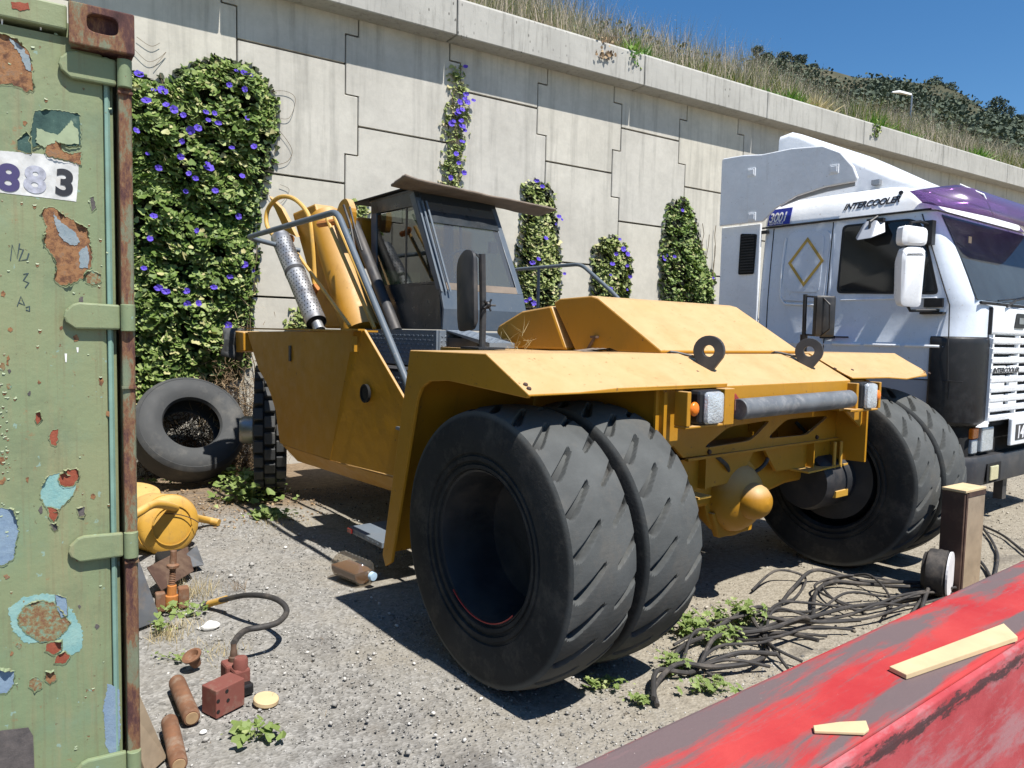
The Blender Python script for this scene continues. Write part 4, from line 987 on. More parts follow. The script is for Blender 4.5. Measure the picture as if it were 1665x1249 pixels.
# lamp housings, lamps, indicators
def lamps(c, sgn):
    la = empty('lamp_cluster', (0, 0, 0)); la.parent = mach
    mb = MB(); x0, x1 = c-.145, c+.145
    mb.box((x0-.03, -.43, 1.245), (x0, -.346, 1.425)); mb.box((x1-.005, -.43, 1.235), (x1+.085, -.346, 1.432) ) if sgn > 0 else mb.box((x1, -.43, 1.245), (x1+.03, -.346, 1.425))
    mb.box((x0-.03, -.425, 1.232), (x1+.005, -.347, 1.2445)); mb.build('lamp_bracket', Y, la, bevel=.004)
    mb = MB(); mb.box((c-.098+.02*sgn, -.435, 1.246), (c+.098+.02*sgn, -.34, 1.428)); mb.build('lamp_housing', M['black'], la, bevel=.02)
    mb = MB(); s2 = []
    for k, (q, y) in enumerate(((.92, -.430), (1, -.445), (.93, -.462), (.6, -.470))):
        s2.append([(c+.02*sgn+a*q, y, 1.337+b*q) for a, b in rr([(-.073, -.085), (.073, -.085), (.073, .085), (-.073, .085)], .025)])
    mb.loft(s2); mb.build('headlight', M['lens'], la, smooth=True)
    mb = MB(); mb.ball((c-.118*sgn, -.43, 1.335), .036, 14, 8, (.95, .55, 1.05)); mb.build('indicator', M['orange_lamp'], la, smooth=True)
lamps(.965, 1); lamps(2.735, -1)
mb = MB(); mb.prism([(1.215, 1.285), (1.215, 1.385), (1.25, 1.40), (1.32, 1.34), (1.32, 1.31), (1.25, 1.285)], 'y', -.40, -.346); part(mb, 'red_reflector', M['red_lamp'], bevel=.004)
mb = MB(); mb.prism([(1.232, 1.305), (1.232, 1.365), (1.29, 1.33)], 'y', -.408, -.4005, holes=[[(1.24, 1.318), (1.24, 1.352), (1.272, 1.332)]]); part(mb, 'reflector_triangle', M['redblock'])
mb = MB(); mb.tube([(1.24, -.425, 1.315), (2.47, -.425, 1.325)], .058, 28); part(mb, 'rear_roller_tube', M['tubemetal'], smooth=True, bevel=.004)
mb = MB(); mb.box((1.3, -.42, 1.25), (1.36, -.35, 1.30)); mb.box((2.36, -.42, 1.25), (2.42, -.35, 1.30)); mb.box((2.43, -.46, 1.245), (2.60, -.35, 1.256)); part(mb, 'tube_bracket', Y)
# lugs
for u in (1.265, 2.35):
    o2 = [(u+.0*0, 0)]
    pl = []
    for k in range(17):
        a = math.radians(-25+k*(230/16)); pl.append((.088*math.cos(a), .088*math.sin(a)))
    pl += [(-.01, -.135), (.03, -.135)]
    hole = [(.034*math.cos(2*PI*k/16), .034*math.sin(2*PI*k/16)) for k in range(16)]
    mb = MB(); mb.prism(pl, 'x', -.02, .02, holes=[hole]); o = part(mb, 'lifting_lug', M['darkmetal'], bevel=.004)
    o.location = (u, -.20, 1.628); o.rotation_euler = (0, 0, math.radians(22))
    mb = MB(); mb.tube([(u-.12, .0, 1.607), (u-.13, -.03, 1.617), (u-.10, -.05, 1.613), (u-.03, -.13, 1.59)], .008, 6); part(mb, 'hood_latch', M['darkmetal'], smooth=True)
# ---- axle, differential
mb = MB(); mb.loft([[(u, a*w+.10, .85+b*h-.02) for a, b in ((-1, -1), (1, -1), (1, 1), (-1, 1))] for u, w, h in ((.75, .08, .13), (1.2, .09, .15), (1.5, .10, .19), (2.2, .10, .19), (2.5, .09, .15), (3.2, .08, .15))]); part(mb, 'rear_axle', Y, bevel=.03, smooth=True)
mb = MB(); mb.lathe([(-.12, .20), (.01, .255), (.05, .265), (.07, .26), (.075, .225), (.12, .215), (.17, .18), (.205, .13), (.22, .09)], (1.84, .05, .68), (-.12, -1, 0), 40); d = part(mb, 'differential', Y, smooth=True)
mb = MB(); mb.lathe([(0, .118), (.05, .116), (.09, .105), (.125, .08), (.145, .045), (.152, 0)], (1.83, -.13, .680), (-.12, -1, .0), 28); mb.build('diff_nose', Y, d, smooth=True)
mb = MB(); mb.prism([(1.68, .43), (2.04, .43), (2.10, .60), (1.60, .60)], 'y', -.03, .02); mb.build('diff_skid', Y, d, bevel=.01)
for u in (1.02, 2.87):
    mb = MB()
    for q in (-.045, .045): mb.tube([(u+q, -.165, .98), (u+q, -.165, .565)], .013, 8)
    mb.box((u-.085, -.215, .585), (u+.085, -.11, .635)); part(mb, 'u_bolt_clamp', M['yellow2'], bevel=.004)
mb = MB(); mb.prism([(2.42, -.20), (3.02, -.17), (3.03, -.06), (2.42, -.06)], 'z', .798, .810); part(mb, 'spring_shelf', M['yellow2'])
mb = MB(); mb.prism([(1.22, -.20), (1.34, -.20), (1.34, -.06), (1.22, -.06)], 'z', .77, .782); part(mb, 'spring_shelf', M['yellow2'])

# ---- hoods
mb = MB(); mb.prism([(.737, 1.602), (.962, 1.915), (.90, 1.945), (.60, 1.955), (.54, 1.940), (.013, 1.625), (.013, 1.606)], 'x', 1.10, 2.60); hd = part(mb, 'engine_hood', Y, bevel=.012)
mb = MB(); mb.prism([(1.42, 1.59), (1.59, 1.712), (1.56, 1.76), (1.29, 1.864), (.97, 1.898), (.80, 1.60)], 'x', 1.085, 2.62); part(mb, 'cooler_hood', Y, bevel=.02)
mb = MB(); mb.tube([(1.08, .60, 1.61), (1.082, .56, 1.665), (1.085, .545, 1.69)], .010, 6); mb.box((1.07, .52, 1.685), (1.10, .57, 1.70)); mb.build('hood_prop', M['browniron'], hd)
mb = MB(); 
for k in range(7):
    a = k*.9; mb.add([(.78+.03*k, .32+.04*math.sin(a), 1.606+.004*k), (.95+.02*k, .30+.03*math.cos(a), 1.607+.006*(k % 3)), (.93+.02*k, .42, 1.616+.010*(k % 2)), (.80+.03*k, .44, 1.612)], [(0, 1, 2, 3)])
part(mb, 'crumpled_rag', M['plywood'])
for P_ in ([(1.45, .0, 1.15), (1.50, -.06, 1.02), (1.62, -.10, .92), (1.70, -.06, .86)], [(2.30, .05, 1.12), (2.20, -.04, .98), (2.10, -.07, .88), (2.02, -.04, .82)], [(1.10, .05, 1.3), (1.06, -.02, 1.1), (1.08, -.04, .9), (1.12, .0, .78)], [(2.75, .1, 1.1), (2.85, .0, .95), (2.95, .0, .85), (3.05, .05, .80)]):
    mb = MB(); mb.tube(catmull(P_, 6), .013, 8); part(mb, 'brake_hose', M['cable'], smooth=True)
mb = MB(); mb.tube([(.152, 2.03, 1.695), (.151, 2.42, .70)], .004, 5); part(mb, 'weld_bead', Y)
# ---- mirrors
mi = empty('left_mirror', (0, 0, 0)); mi.parent = mach
mb = MB(); mb.tube([(.55, 1.02, 1.60), (.55, 1.02, 1.86), (.52, 1.0, 2.20)], .022, 10); mb.tube([(.52, 1.0, 2.17), (.48, 1.02, 2.20), (.44, 1.04, 2.12)], .012, 6); mb.box((.45, .92, 1.598), (.66, 1.12, 1.612)); mb.build('mirror_post', M['darkmetal'], mi, smooth=True)
mb = MB(); s2 = []
for q, y in ((.85, 0), (1, .012), (1, .03), (.9, .045)): s2.append([(.0+y, a*q, b*q) for a, b in rr([(-.13, -.24), (.10, -.26), (.13, .20), (.02, .265), (-.10, .24)], .05)])
mb.loft(s2); o = mb.build('mirror_shell', M['darkmetal'], mi, smooth=True); o.location = (.42, 1.05, 1.965); o.rotation_euler = (0, 0, math.radians(-8))
mb = MB(); mb.ball((.57, 1.0, 1.88), .025); 
for k in range(5): a = k*1.25; mb.tube([(.57, .99, 1.88), (.57+.05*math.cos(a), .98, 1.88+.04*math.sin(a))], .007, 5)
mb.build('clamp_knob', M['black'], mi)
mi = empty('right_mirror', (0, 0, 0)); mi.parent = mach
mb = MB(); mb.tube([(3.60, .555, 1.74), (3.60, .56, 2.09)], .017, 10); mb.tube([(3.6, .56, 2.075), (3.6, .40, 2.06), (3.6, .34, 2.0), (3.6, .33, 1.80), (3.6, .40, 1.74), (3.6, .56, 1.75)], .008, 6)
mb.tube([(3.60, .555, 1.60), (3.60, .555, 1.75)], .03, 10); mb.build('mirror_frame', M['black'], mi, smooth=True)
mb = MB(); s2 = []
for q, y in ((.92, 0), (1, .01), (1, .05), (.8, .08)): s2.append([(a*q, y, b*q) for a, b in rr([(-.085, -.17), (.085, -.17), (.085, .17), (-.085, .17)], .02)])
mb.loft(s2); o = mb.build('mirror_shell', M['black'], mi, smooth=True); o.location = (3.62, .38, 1.905); o.rotation_euler = (0, 0, math.radians(-35))

# ---- cab
cab = empty('cab', (0, 0, 0)); cab.parent = mach
cu0, cu1 = 1.0, 1.86
mb = MB(); K = M['cabdark']
BL = [(2.16, 1.72), (3.40, 1.72), (3.42, 2.90), (2.66, 2.88)]
# rear lower blue panels (catch the sun)
mb.loft([[(u, 2.175, 1.72), (u, 2.165, 1.89), (u, 2.215, 2.045), (u, 2.245, 2.045), (u, 2.195, 1.89), (u, 2.20, 1.72)] for u in (cu0, cu1)]); mb.build('rear_lower_panel', M['bluegrey'], cab, bevel=.005)
mb = MB(); mb.prism([(2.20, 1.722), (3.40, 1.722), (3.41, 2.10), (2.24, 2.09)], 'x', cu0+.002, cu0+.03); mb.build('door_lower_panel', K, cab, bevel=.004)
mb = MB(); mb.prism([(2.20, 1.722), (3.40, 1.722), (3.41, 2.10), (2.24, 2.09)], 'x', cu1-.03, cu1-.002); mb.build('side_lower_panel', K, cab)
for u in (cu0+.03, cu1-.03):
    mb = MB(); mb.prism([(2.215, 2.045), (2.28, 2.045), (2.73, 2.86), (2.66, 2.88)], 'x', u-.03, u+.03); mb.build('rear_pillar', M['bluegrey'], cab, bevel=.004)
    mb = MB(); mb.prism([(3.30, 2.09), (3.41, 2.09), (3.43, 2.88), (3.33, 2.88)], 'x', u-.025, u+.025); mb.build('front_pillar', M['bluegrey'], cab, bevel=.004)
    mb = MB(); mb.prism([(2.60, 2.76), (3.42, 2.78), (3.43, 2.90), (2.66, 2.885)], 'x', u-.026, u+.026); mb.build('roof_side_rail', K, cab, bevel=.004)
for k in range(3):   # stacked edge trims of the rear left pillar
    mb = MB(); mb.prism([(2.20-.018*k, 2.03), (2.210-.018*k, 2.03), (2.60-.018*k, 2.80), (2.590-.018*k, 2.80)], 'x', cu0-.004+.03*k, cu0+.012+.03*k); mb.build('window_trim', M['rail'], cab)
mb = MB(); mb.loft([[(u, 2.50, 2.62), (u, 2.655, 2.88), (u, 2.675, 2.88), (u, 2.52, 2.62)] for u in (cu0+.06, cu1-.06)]); mb.build('rear_header', K, cab)
mb = MB(); mb.box((cu0-.0, 2.66, 2.885), (cu1, 3.46, 2.91)); mb.build('roof', K, cab, bevel=.006)
mb = MB(); mb.prism([(2.31, 2.11), (3.30, 2.11), (3.33, 2.76), (2.66, 2.76)], 'x', cu0+.012, cu0+.017); mb.build('door_glass', M['glass_dark'], cab)
mb = MB(); mb.box((cu0+.008, 2.78, 2.11), (cu0+.022, 2.80, 2.76)); mb.box((cu0+.006, 2.28, 2.095), (cu0+.024, 3.32, 2.115)); mb.build('door_glass_bar', K, cab)
mb = MB(); mb.prism([(2.31, 2.11), (3.30, 2.11), (3.33, 2.76), (2.66, 2.76)], 'x', cu1-.017, cu1-.012); mb.build('side_glass', M['glass_dark'], cab)
mb = MB(); mb.loft([[(u, 2.232, 2.06), (u, 2.60, 2.80), (u, 2.606, 2.797), (u, 2.238, 2.057)] for u in (cu0+.07, cu1-.07)]); mb.build('rear_window_glass', M['glass'], cab)
mb = MB(); mb.loft([[(u, 2.222, 2.048), (u, 2.250, 2.105), (u, 2.262, 2.100), (u, 2.234, 2.043)] for u in (cu0+.06, cu1-.06)]); mb.build('rear_window_sill', M['tarwhite'] if False else M['plywood'], cab)
mb = MB(); mb.loft([[(u, 3.395, 2.10), (u, 3.415, 2.78), (u, 3.42, 2.78), (u, 3.40, 2.10)] for u in (cu0+.06, cu1-.06)]); mb.build('front_glass', M['glass_dark'], cab)
# interior
mb = MB(); mb.box((1.28, 2.65, 1.85), (1.62, 3.0, 1.98)); mb.loft([[(1.30, 2.95, 1.95), (1.60, 2.95, 1.95), (1.60, 3.05, 1.95), (1.30, 3.05, 1.95)], [(1.33, 3.02, 2.50), (1.57, 3.02, 2.50), (1.57, 3.10, 2.50), (1.33, 3.10, 2.50)]]); mb.build('seat', M['matte_black'], cab, bevel=.03)
mb = MB(); mb.tube([(1.45, 2.75, 2.0), (1.45, 2.62, 2.25)], .02, 8); 
pts = [(1.45+.17*math.cos(a), 2.60-.05*math.sin(a), 2.27+.15*math.sin(a)) for a in [2*PI*k/20 for k in range(21)]]; mb.tube(pts, .013, 8); mb.build('steering_wheel', M['black'], cab, smooth=True)
mb = MB(); mb.box((1.04, 2.25, 1.74), (1.82, 2.40, 2.0)); mb.build('dashboard', M['matte_black'], cab, bevel=.02)
mb = MB(); mb.tube([(1.50, 2.62, 2.05), (1.47, 2.66, 2.80)], .012, 6); mb.box((1.72, 2.52, 2.42), (1.80, 2.56, 2.52)); mb.build('wiper_and_box', M['darkmetal'], cab)
# roof board (weathered plywood lying on the cab roof is a separate thing)
def board():
    nx, ny = 26, 10; vs = []
    for i in range(nx+1):
        for j in range(ny+1):
            a, b = i/nx, j/ny; u = .78+1.62*a+.02*b; v = 2.42+.27*b
            z = 2.938-.055*a-.022*b+.02*math.exp(-((a-.0)/.04)**2)*(1-b)+.003*math.sin(a*9+b*3)+.005*noise.noise(Vector((a*8, b*8, 0)))
            vs.append((u, v+.02*noise.noise(Vector((a*9, 3, b*4))), z))
    fs = [(i*(ny+1)+j, (i+1)*(ny+1)+j, (i+1)*(ny+1)+j+1, i*(ny+1)+j+1) for i in range(nx) for j in range(ny)]
    mb = MB(); mb.add(vs, fs); o = mb.build('plywood_board', M['plywood'], None, smooth=True)
    s_ = o.modifiers.new('thick', 'SOLIDIFY'); s_.thickness = .018; o.location = MO; o.rotation_euler = (0, 0, .091)
    tag(o, 'warped weathered plywood sheet lying on the dark cab roof', 'board')
    return o
board()
mb = MB(); mb.add([(.98, 2.65, 2.93), (.95, 3.75, 2.915), (1.6, 3.75, 2.93), (1.6, 2.65, 2.935)], [(0, 1, 2, 3)]); o = mb.build('roof_sheet', M['matte_black'], cab); s_ = o.modifiers.new('thick', 'SOLIDIFY'); s_.thickness = .012

# ---- boom
boom = empty('boom', (0, 0, 0)); boom.parent = mach
mb = MB(); bp = [(3.86, 1.715), (4.66, 2.90), (4.10, 2.93), (3.22, 1.715)]
mb.prism(bp, 'x', .74, .95); mb.build('boom_plate', Y, boom, bevel=.02, seg=2)
bd = Vector((0, 4.10-3.30, 2.84-1.70)).normalized(); p0, p1 = Vector((.84, 3.26, 1.68)), Vector((.84, 4.06, 2.80))
mb = MB(); mb.lathe([(0, 0), (0, .175), ((p1-p0).length-.02, .170), ((p1-p0).length, .13), ((p1-p0).length, 0)], p0, p1-p0, 40); mb.build('boom_tube', Y, boom, smooth=True)
mb = MB(); mb.tube([(.92, 2.78, 1.70), (.92, 3.60, 2.70)], .05, 16); mb.build('lift_cylinder', M['darkmetal'], boom, smooth=True)
mb = MB(); mb.prism([(4.65, 2.70), (5.10, 3.12), (4.75, 2.95), (4.35, 2.62)], 'x', .66, .70); mb.build('boom_ear', Y, boom, bevel=.004)
mb = MB(); mb.prism(rr([(3.45, 2.62), (3.80, 2.72), (3.66, 2.90), (3.52, 2.92), (3.42, 2.80)], .06), 'x', .80, .86); mb.build('pivot_ear', Y, boom, bevel=.01)
for dv in (0, .07):
    mb = MB(); mb.tube([(.60, 2.42+dv*2.2, 1.72), (.60, 3.34+dv*2.2, 2.70)], .017, 8); mb.build('hydraulic_pipe', M['yellow2'], boom, smooth=True)
mb = MB(); mb.tube([(.60, 3.02, 1.735), (.60, 4.45, 2.60)], .016, 8); mb.build('hydraulic_pipe', M['yellow2'], boom, smooth=True)
mb = MB(); pts = [(.52, 4.52, 2.60), (.50, 4.72, 2.75), (.52, 4.75, 2.92), (.56, 4.55, 3.02), (.62, 4.30, 2.98), (.66, 4.05, 2.80), (.66, 3.95, 2.55), (.66, 3.90, 2.30), (.64, 3.85, 2.12)]
mb.tube(catmull(pts, 6), .022, 10); mb.build('hose', M['yellow2'], boom, smooth=True)
mb = MB(); mb.tube([(.63, 3.80, 2.10), (.63, 3.92, 2.02)], .04, 10); mb.tube([(.62, 4.40, 2.60), (.62, 4.53, 2.60)], .045, 10); mb.tube([(.66, 3.35, 2.67), (.60, 3.50, 2.66), (.58, 3.62, 2.66)], .03, 8); mb.build('hose_fitting', M['orange_rust'], boom, smooth=True)
mb = MB(); mb.tube([(.66, 3.28, 2.80), (.64, 3.10, 2.60), (.65, 3.02, 2.36), (.66, 2.95, 2.2)], .012, 6); mb.tube([(.69, 3.22, 2.78), (.66, 3.06, 2.58), (.68, 2.96, 2.38)], .010, 6); mb.build('loose_cable', M['black'], boom, smooth=True)
mb = MB(); mb.box((.98, 3.62, 2.30), (2.3, 3.75, 2.78)); mb.build('cross_member', Y, boom, bevel=.03)
# ---- perforated exhaust
ex = empty('exhaust', (0, 0, 0)); ex.parent = mach
A_, B_ = Vector((.45, 3.37, 1.76)), Vector((.45, 4.22, 2.58)); ax = (B_-A_).normalized()
mb = MB(); mb.tube([A_, B_], .092, 28, cap=False); mb.tube([A_+ax*.002, B_-ax*.002], .086, 28, cap=False); mb.build('heat_shield', M['steel'], ex, smooth=True)
mb = MB(); mb.tube([A_-ax*.10, A_+ax*.3], .05, 16); mb.tube([B_-ax*.2, B_+ax*.12], .042, 14); mb.build('exhaust_pipe', M['steel'], ex, smooth=True)
e1 = ax.orthogonal().normalized(); e2 = ax.cross(e1); T = []
L = (B_-A_).length
for i in range(24):
    for k in range(20):
        if 13 <= i <= 14: continue
        a = 2*PI*(k+.5*(i % 2))/20; n_ = e1*math.cos(a)+e2*math.sin(a); c_ = A_+ax*(.08+i*(L-.14)/24)+n_*.0925; tt = ax.cross(n_)
        T.append([[tt[q]*.0068, ax[q]*.0068, n_[q]*.0005, c_[q]] for q in range(3)])
hexv = [(math.cos(PI*k/4), math.sin(PI*k/4), 1) for k in range(8)]
scatter_mesh('perforations', hexv, [tuple(range(8))], np.array(T), M['matte_black'], ex)
mb = MB(); c_ = A_+ax*(.08+13.5*(L-.14)/24); mb.tube([c_-ax*.02, c_+ax*.02], .096, 28, cap=False); mb.build('strap', M['darkmetal'], ex, smooth=True)
mb = MB(); mb.lathe([(0, .05), (.02, .088), (.035, .088)], A_-ax*.01, ax, 24); mb.build('lower_ring', M['matte_black'], ex, smooth=True)
# ---- handrails
def rail_(pts, r=.021, name='handrail'):
    # rounded corners
    out = [Vector(pts[0])]
    for i in range(1, len(pts)-1):
        p = Vector(pts[i]); a = (Vector(pts[i-1])-p); b = (Vector(pts[i+1])-p); ra = min(.09, a.length*.4, b.length*.4); a = a.normalized()*ra; b = b.normalized()*ra
        for k in range(5): t = k/4; out.append((p+a)*(1-t)**2+p*2*t*(1-t)+(p+b)*t**2)
    out.append(Vector(pts[-1])); mb = MB(); mb.tube(out, r, 12); part(mb, name, M['rail'], smooth=True)
rail_([(.10, 1.14, 1.30), (.10, 1.19, 1.384), (.10, 2.21, 2.555), (.10, 4.13, 2.54), (.53, 4.12, 2.47), (.60, 4.10, 2.46)], .023)
rail_([(3.3, 4.2, 2.4), (3.3, 4.13, 2.475), (3.3, 3.0, 2.47), (3.3, 2.5, 2.14), (3.3, 2.0, 1.72)], .021)
mb = MB(); mb.tube([(3.3, 3.7, 1.70), (3.3, 3.7, 2.47)], .018, 8); part(mb, 'handrail_post', M['rail'])
# dry weeds by the mirror foot
o = twigs('dry_weed', 24, (0, 0, .02), (.05, .05, .05), .16, .003, M['straw'], 'dry straw weed stuck on the machine deck beside the left mirror', 'weed'); o.location = Vector(MO)+Vector((.75, 1.1, 1.6)); 

# ================================================================== TRUCK
tt = math.radians(3.5)
TO = Vector((math.cos(tt)*7.1-math.sin(tt)*2.72, math.sin(tt)*7.1+math.cos(tt)*2.72, 0))
truck = empty('truck', TO, tt, label='white high-roof lorry cab with purple sun visor parked right of the yellow machine', cat='truck')
def tp(mb, name, m, parent=None, **k): return mb.build(name, m, parent or truck, **k)
TW = 2.42
def plan(z, vf, vb, ins, rf=.30, rb=.08, n=6):
    """rounded plan outline of the cab at height z; vf front, vb back"""
    out = []; x0, x1 = ins, TW-ins
    for (cx_, cy_, r, a0) in ((x0+rf, vf+rf, rf, 180), (x1-rf, vf+rf, rf, 270), (x1-rb, vb-rb, rb, 0), (x0+rb, vb-rb, rb, 90)):
        for k in range(n+1):
            a = math.radians(a0+90*k/n); out.append((cx_+r*math.cos(a), cy_+r*math.sin(a), z))
    return out
# lower body / doors
mb = MB(); mb.loft([plan(.95, .03, 2.2, .0), plan(1.36, .01, 2.2, .0)]); tp(mb, 'lower_body', M['greypaint'], smooth=True, bevel=.006)
mb = MB(); mb.loft([plan(1.366, .01, 2.2, .0), plan(1.64, .0, 2.2, -.012), plan(1.67, .0, 2.2, -.02), plan(1.70, .0, 2.2, -.004), plan(2.04, .0, 2.2, 0, .28), plan(2.12, .03, 2.2, .0, .22), plan(2.50, .20, 2.2, .025, .16), plan(2.93, .41, 2.2, .06, .12)]); tp(mb, 'cab_body', M['silver'], smooth=True)
# roof
mb = MB(); mb.loft([plan(2.94, .40, 2.2, .045, .12), plan(3.02, .45, 2.2, .06, .14), plan(3.14, .56, 2.2, .10, .18), plan(3.22, .72, 2.2, .20, .25), plan(3.27, .95, 2.2, .42, .25), plan(3.28, 1.2, 2.1, .7, .2)]); tp(mb, 'roof', M['white'], smooth=True)
mb = MB(); mb.tube([(.050, .42, 2.937), (.030, 1.3, 2.937), (.030, 2.2, 2.937)], .010, 6); tp(mb, 'drip_rail', M['line'])
# seams
def seam(pts, r=.0055, name='door_seam'): mb = MB(); mb.tube(pts, r, 5); tp(mb, name, M['line'])
def side_u(z, v=1.0): return float(np.interp(z, [.95, 1.36, 1.64, 1.67, 1.70, 2.12, 2.5, 2.93], [0, 0, -.012, -.02, -.004, 0, .025, .06]))
seam([(side_u(z), float(np.interp(z, [1.36, 2.05, 2.9], [.165, .19, .50])), z) for z in (1.37, 1.6, 1.68, 1.75, 2.05, 2.3, 2.6, 2.9)])
seam([(side_u(z), 1.37, z) for z in (1.37, 1.6, 1.68, 1.75, 2.1, 2.5, 2.92)])
seam([(side_u(z), 2.06, z) for z in (1.37, 1.68, 1.75, 2.1, 2.5, 2.92)]); seam([(-.002, .04, 1.362), (-.002, 2.2, 1.362)])
seam([(side_u(z), float(np.interp(z, [1.36, 2.05, 2.9], [.165, .19, .50]))-.012, z) for z in (1.2, 1.37)])
# door window
def sidepane(pts, du, name, m, th=.004, parent=None):
    mb = MB(); vs = [(side_u(z)+du, v, z) for v, z in pts]; n = len(vs); vs += [(x-th, y, z) for x, y, z in vs]
    tr = tessellate_polygon([[Vector((v, z, 0)) for v, z in pts]])
    mb.add(vs, [tuple(q) for q in tr]+[tuple(i+n for i in q) for q in tr]+[(i, (i+1) % n, (i+1) % n+n, i+n) for i in range(n)]); return tp(mb, name, m, parent)
wout = rr([(1.265, 2.185), (.285, 2.145), (.40, 2.55), (.50, 2.82), (.60, 2.87), (1.265, 2.875)], .05)
w = sidepane(wout, -.003, 'door_window_frame', M['line'], .006)
sidepane(rr([(1.24, 2.205), (.315, 2.170), (.42, 2.54), (.52, 2.80), (.62, 2.85), (1.24, 2.853)], .045), -.010, 'door_glass', M['truck_pane'] if 'truck_pane' in M else M['glass_black'] if 'glass_black' in M else M['lettering'], .002, w)
# pressed panel with diamond
pr = rr([(1.90, 2.13), (1.40, 2.10), (1.38, 2.84), (1.86, 2.86)], .08)
sidepane(pr, -.002, 'pressed_panel', M['silver'], .014)
pr2 = rr([(1.83, 2.22), (1.45, 2.20), (1.44, 2.80), (1.81, 2.81)], .06)
sidepane(pr2, -.017, 'pressed_panel', M['silver'], .006)
def ring_poly(o, i_, u, m, name, th=.003):
    mb = MB(); mb.prism(o, 'x', u-th, u, holes=[i_]); return tp(mb, name, m)
mb = MB(); c0 = (1.627, 2.533); dO = [(c0[0], c0[1]+.262), (c0[0]+.205, c0[1]), (c0[0], c0[1]-.262), (c0[0]-.205, c0[1])]; dI = [(c0[0], c0[1]+.217), (c0[0]+.168, c0[1]), (c0[0], c0[1]-.217), (c0[0]-.168, c0[1])]
mb.prism(dO, 'x', -.0045, -.001, holes=[dI]); o = tp(mb, 'gold_diamond', M['gold']); o.location = (-.0218+.025-.0, 0, 0); 
o.rotation_euler = (0, math.atan2(.035, .43)*.9, 0); o.location.x += -2.533*math.sin(math.atan2(.035, .43)*.9)
# handle and strip, black rubber wedge, number plate etc.
mb = MB(); mb.box((-.05, 1.24, 1.725), (-.02, 1.40, 1.755)); mb.box((-.04, 1.10, 1.735), (-.02, 1.24, 1.75)); tp(mb, 'door_handle', M['black'], bevel=.006)
# black corner deflector
mb = MB(); secs = []
for z, g in ((.955, .012), (.99, .022), (1.70, .022), (1.745, .02), (1.765, .008)):
    pl = []
    for k in range(9):
        a = math.radians(180+90*k/8); pl.append((.30+(.30+g)*math.cos(a), .31+(.31+g)*math.sin(a), z))
    pl = [(-g, .33, z)]+pl+[(.37, -g, z)]; pin = [(x+(.03 if i < 6 else 0), y+.03*(i >= 5), z) for i, (x, y, _) in enumerate(pl)]
    secs.append(pl)
mb.loft(secs, cap=False, closed=False); o = tp(mb, 'corner_deflector', M['black'], smooth=True); s_ = o.modifiers.new('t', 'SOLIDIFY'); s_.thickness = .015
# windscreen
mb = MB(); nU = 10
def wsx(u, z):  # front surface
    vf = float(np.interp(z, [2.04, 2.12, 2.5, 2.93], [0, .03, .20, .41])); rf = .16; e = max(0, .2-min(u, TW-u))
    return vf+.35*e*e/.2-.012
secs = []
for z in (2.10, 2.3, 2.5, 2.7, 2.90):
    i0 = .14+.07*(z-2.1); secs.append([(i0+(TW-2*i0)*k/nU, wsx(i0+(TW-2*i0)*k/nU, z), z) for k in range(nU+1)])
mb.loft(secs, cap=False, closed=False); ws = tp(mb, 'windscreen', M['glass_ws'], smooth=True)
mb = MB(); secs = [[(p[0], p[1]+.006, p[2]) for p in q] for q in secs]; mb.loft(secs, cap=False, closed=False); mb.build('windscreen_interior', M['cabin'] if 'cabin' in M else M['matte_black'], ws)
mb = MB(); mb.tube([(.16, -.0, 2.075), (.5, -.03, 2.07), (1.2, -.035, 2.07), (2.2, .0, 2.07)], .014, 6); tp(mb, 'windscreen_rubber', M['line'])
for u0 in (.62, 1.5):
    mb = MB(); mb.tube([(u0, -.05, 2.05), (u0+.2, -.05, 2.12), (u0+.55, -.03, 2.16)], .010, 6); mb.tube([(u0-.2, -.045, 2.10), (u0+.15, -.05, 2.13), (u0+.5, -.035, 2.17)], .007, 5); tp(mb, 'wiper', M['black'])
mb = MB(); mb.box((.50, .22, 2.64), (.56, .225, 2.70)); o = tp(mb, 'windscreen_sticker', M['wood']); o.location = (-.12, -.005, 0)
# bonnet panel, grille
mb = MB(); mb.box((.37, -.035, 1.80), (2.05, .02, 2.045)); tp(mb, 'bonnet_panel', M['white'], bevel=.015)
mb = MB(); mb.box((.355, -.03, 1.79), (.368, .02, 2.04)); tp(mb, 'bonnet_seam', M['line'])
mb = MB(); mb.box((.37, -.008, .94), (2.05, .02, 1.79)); tp(mb, 'grille_backing', M['matte_black'])
zs = [1.735, 1.645, 1.555, 1.465, 1.375, 1.285, 1.195, 1.105, 1.015]
for i, z in enumerate(zs):
    mb = MB(); mb.prism([(-.05, z-.022), (-.055, z+.018), (-.012, z+.034), (-.012, z-.034)], 'x', .36+.002*i, 2.06); tp(mb, 'grille_slat', M['white'], bevel=.004, seg=1)
for u in (.365, .98, 1.52, 2.04):
    mb = MB(); mb.box((u, -.045, .97), (u+.035, -.009, 1.79)); tp(mb, 'grille_upright', M['white'])
for j, (z0, z1) in enumerate(((1.61, 1.69), (1.52, 1.60), (1.43, 1.51), (1.25, 1.42), (1.07, 1.24))):
    mb = MB(); mb.box((.41, -.043, z0+.006), (.70+.0*j, -.015, z1-.006)); tp(mb, 'grille_infill', M['white']) if j in (2, 3, 4) else tp(mb, 'grille_infill', M['white']) if False else None
    mb = MB(); mb.box((.82, -.043, z0+.004), (.98, -.015, z1-.004)); tp(mb, 'grille_infill', M['white']) if j > 0 else None
mb = MB(); mb.prism([(.20, .95), (.37, 1.00), (.37, .945)], 'y', -.05, -.01); tp(mb, 'grille_corner', M['white'])
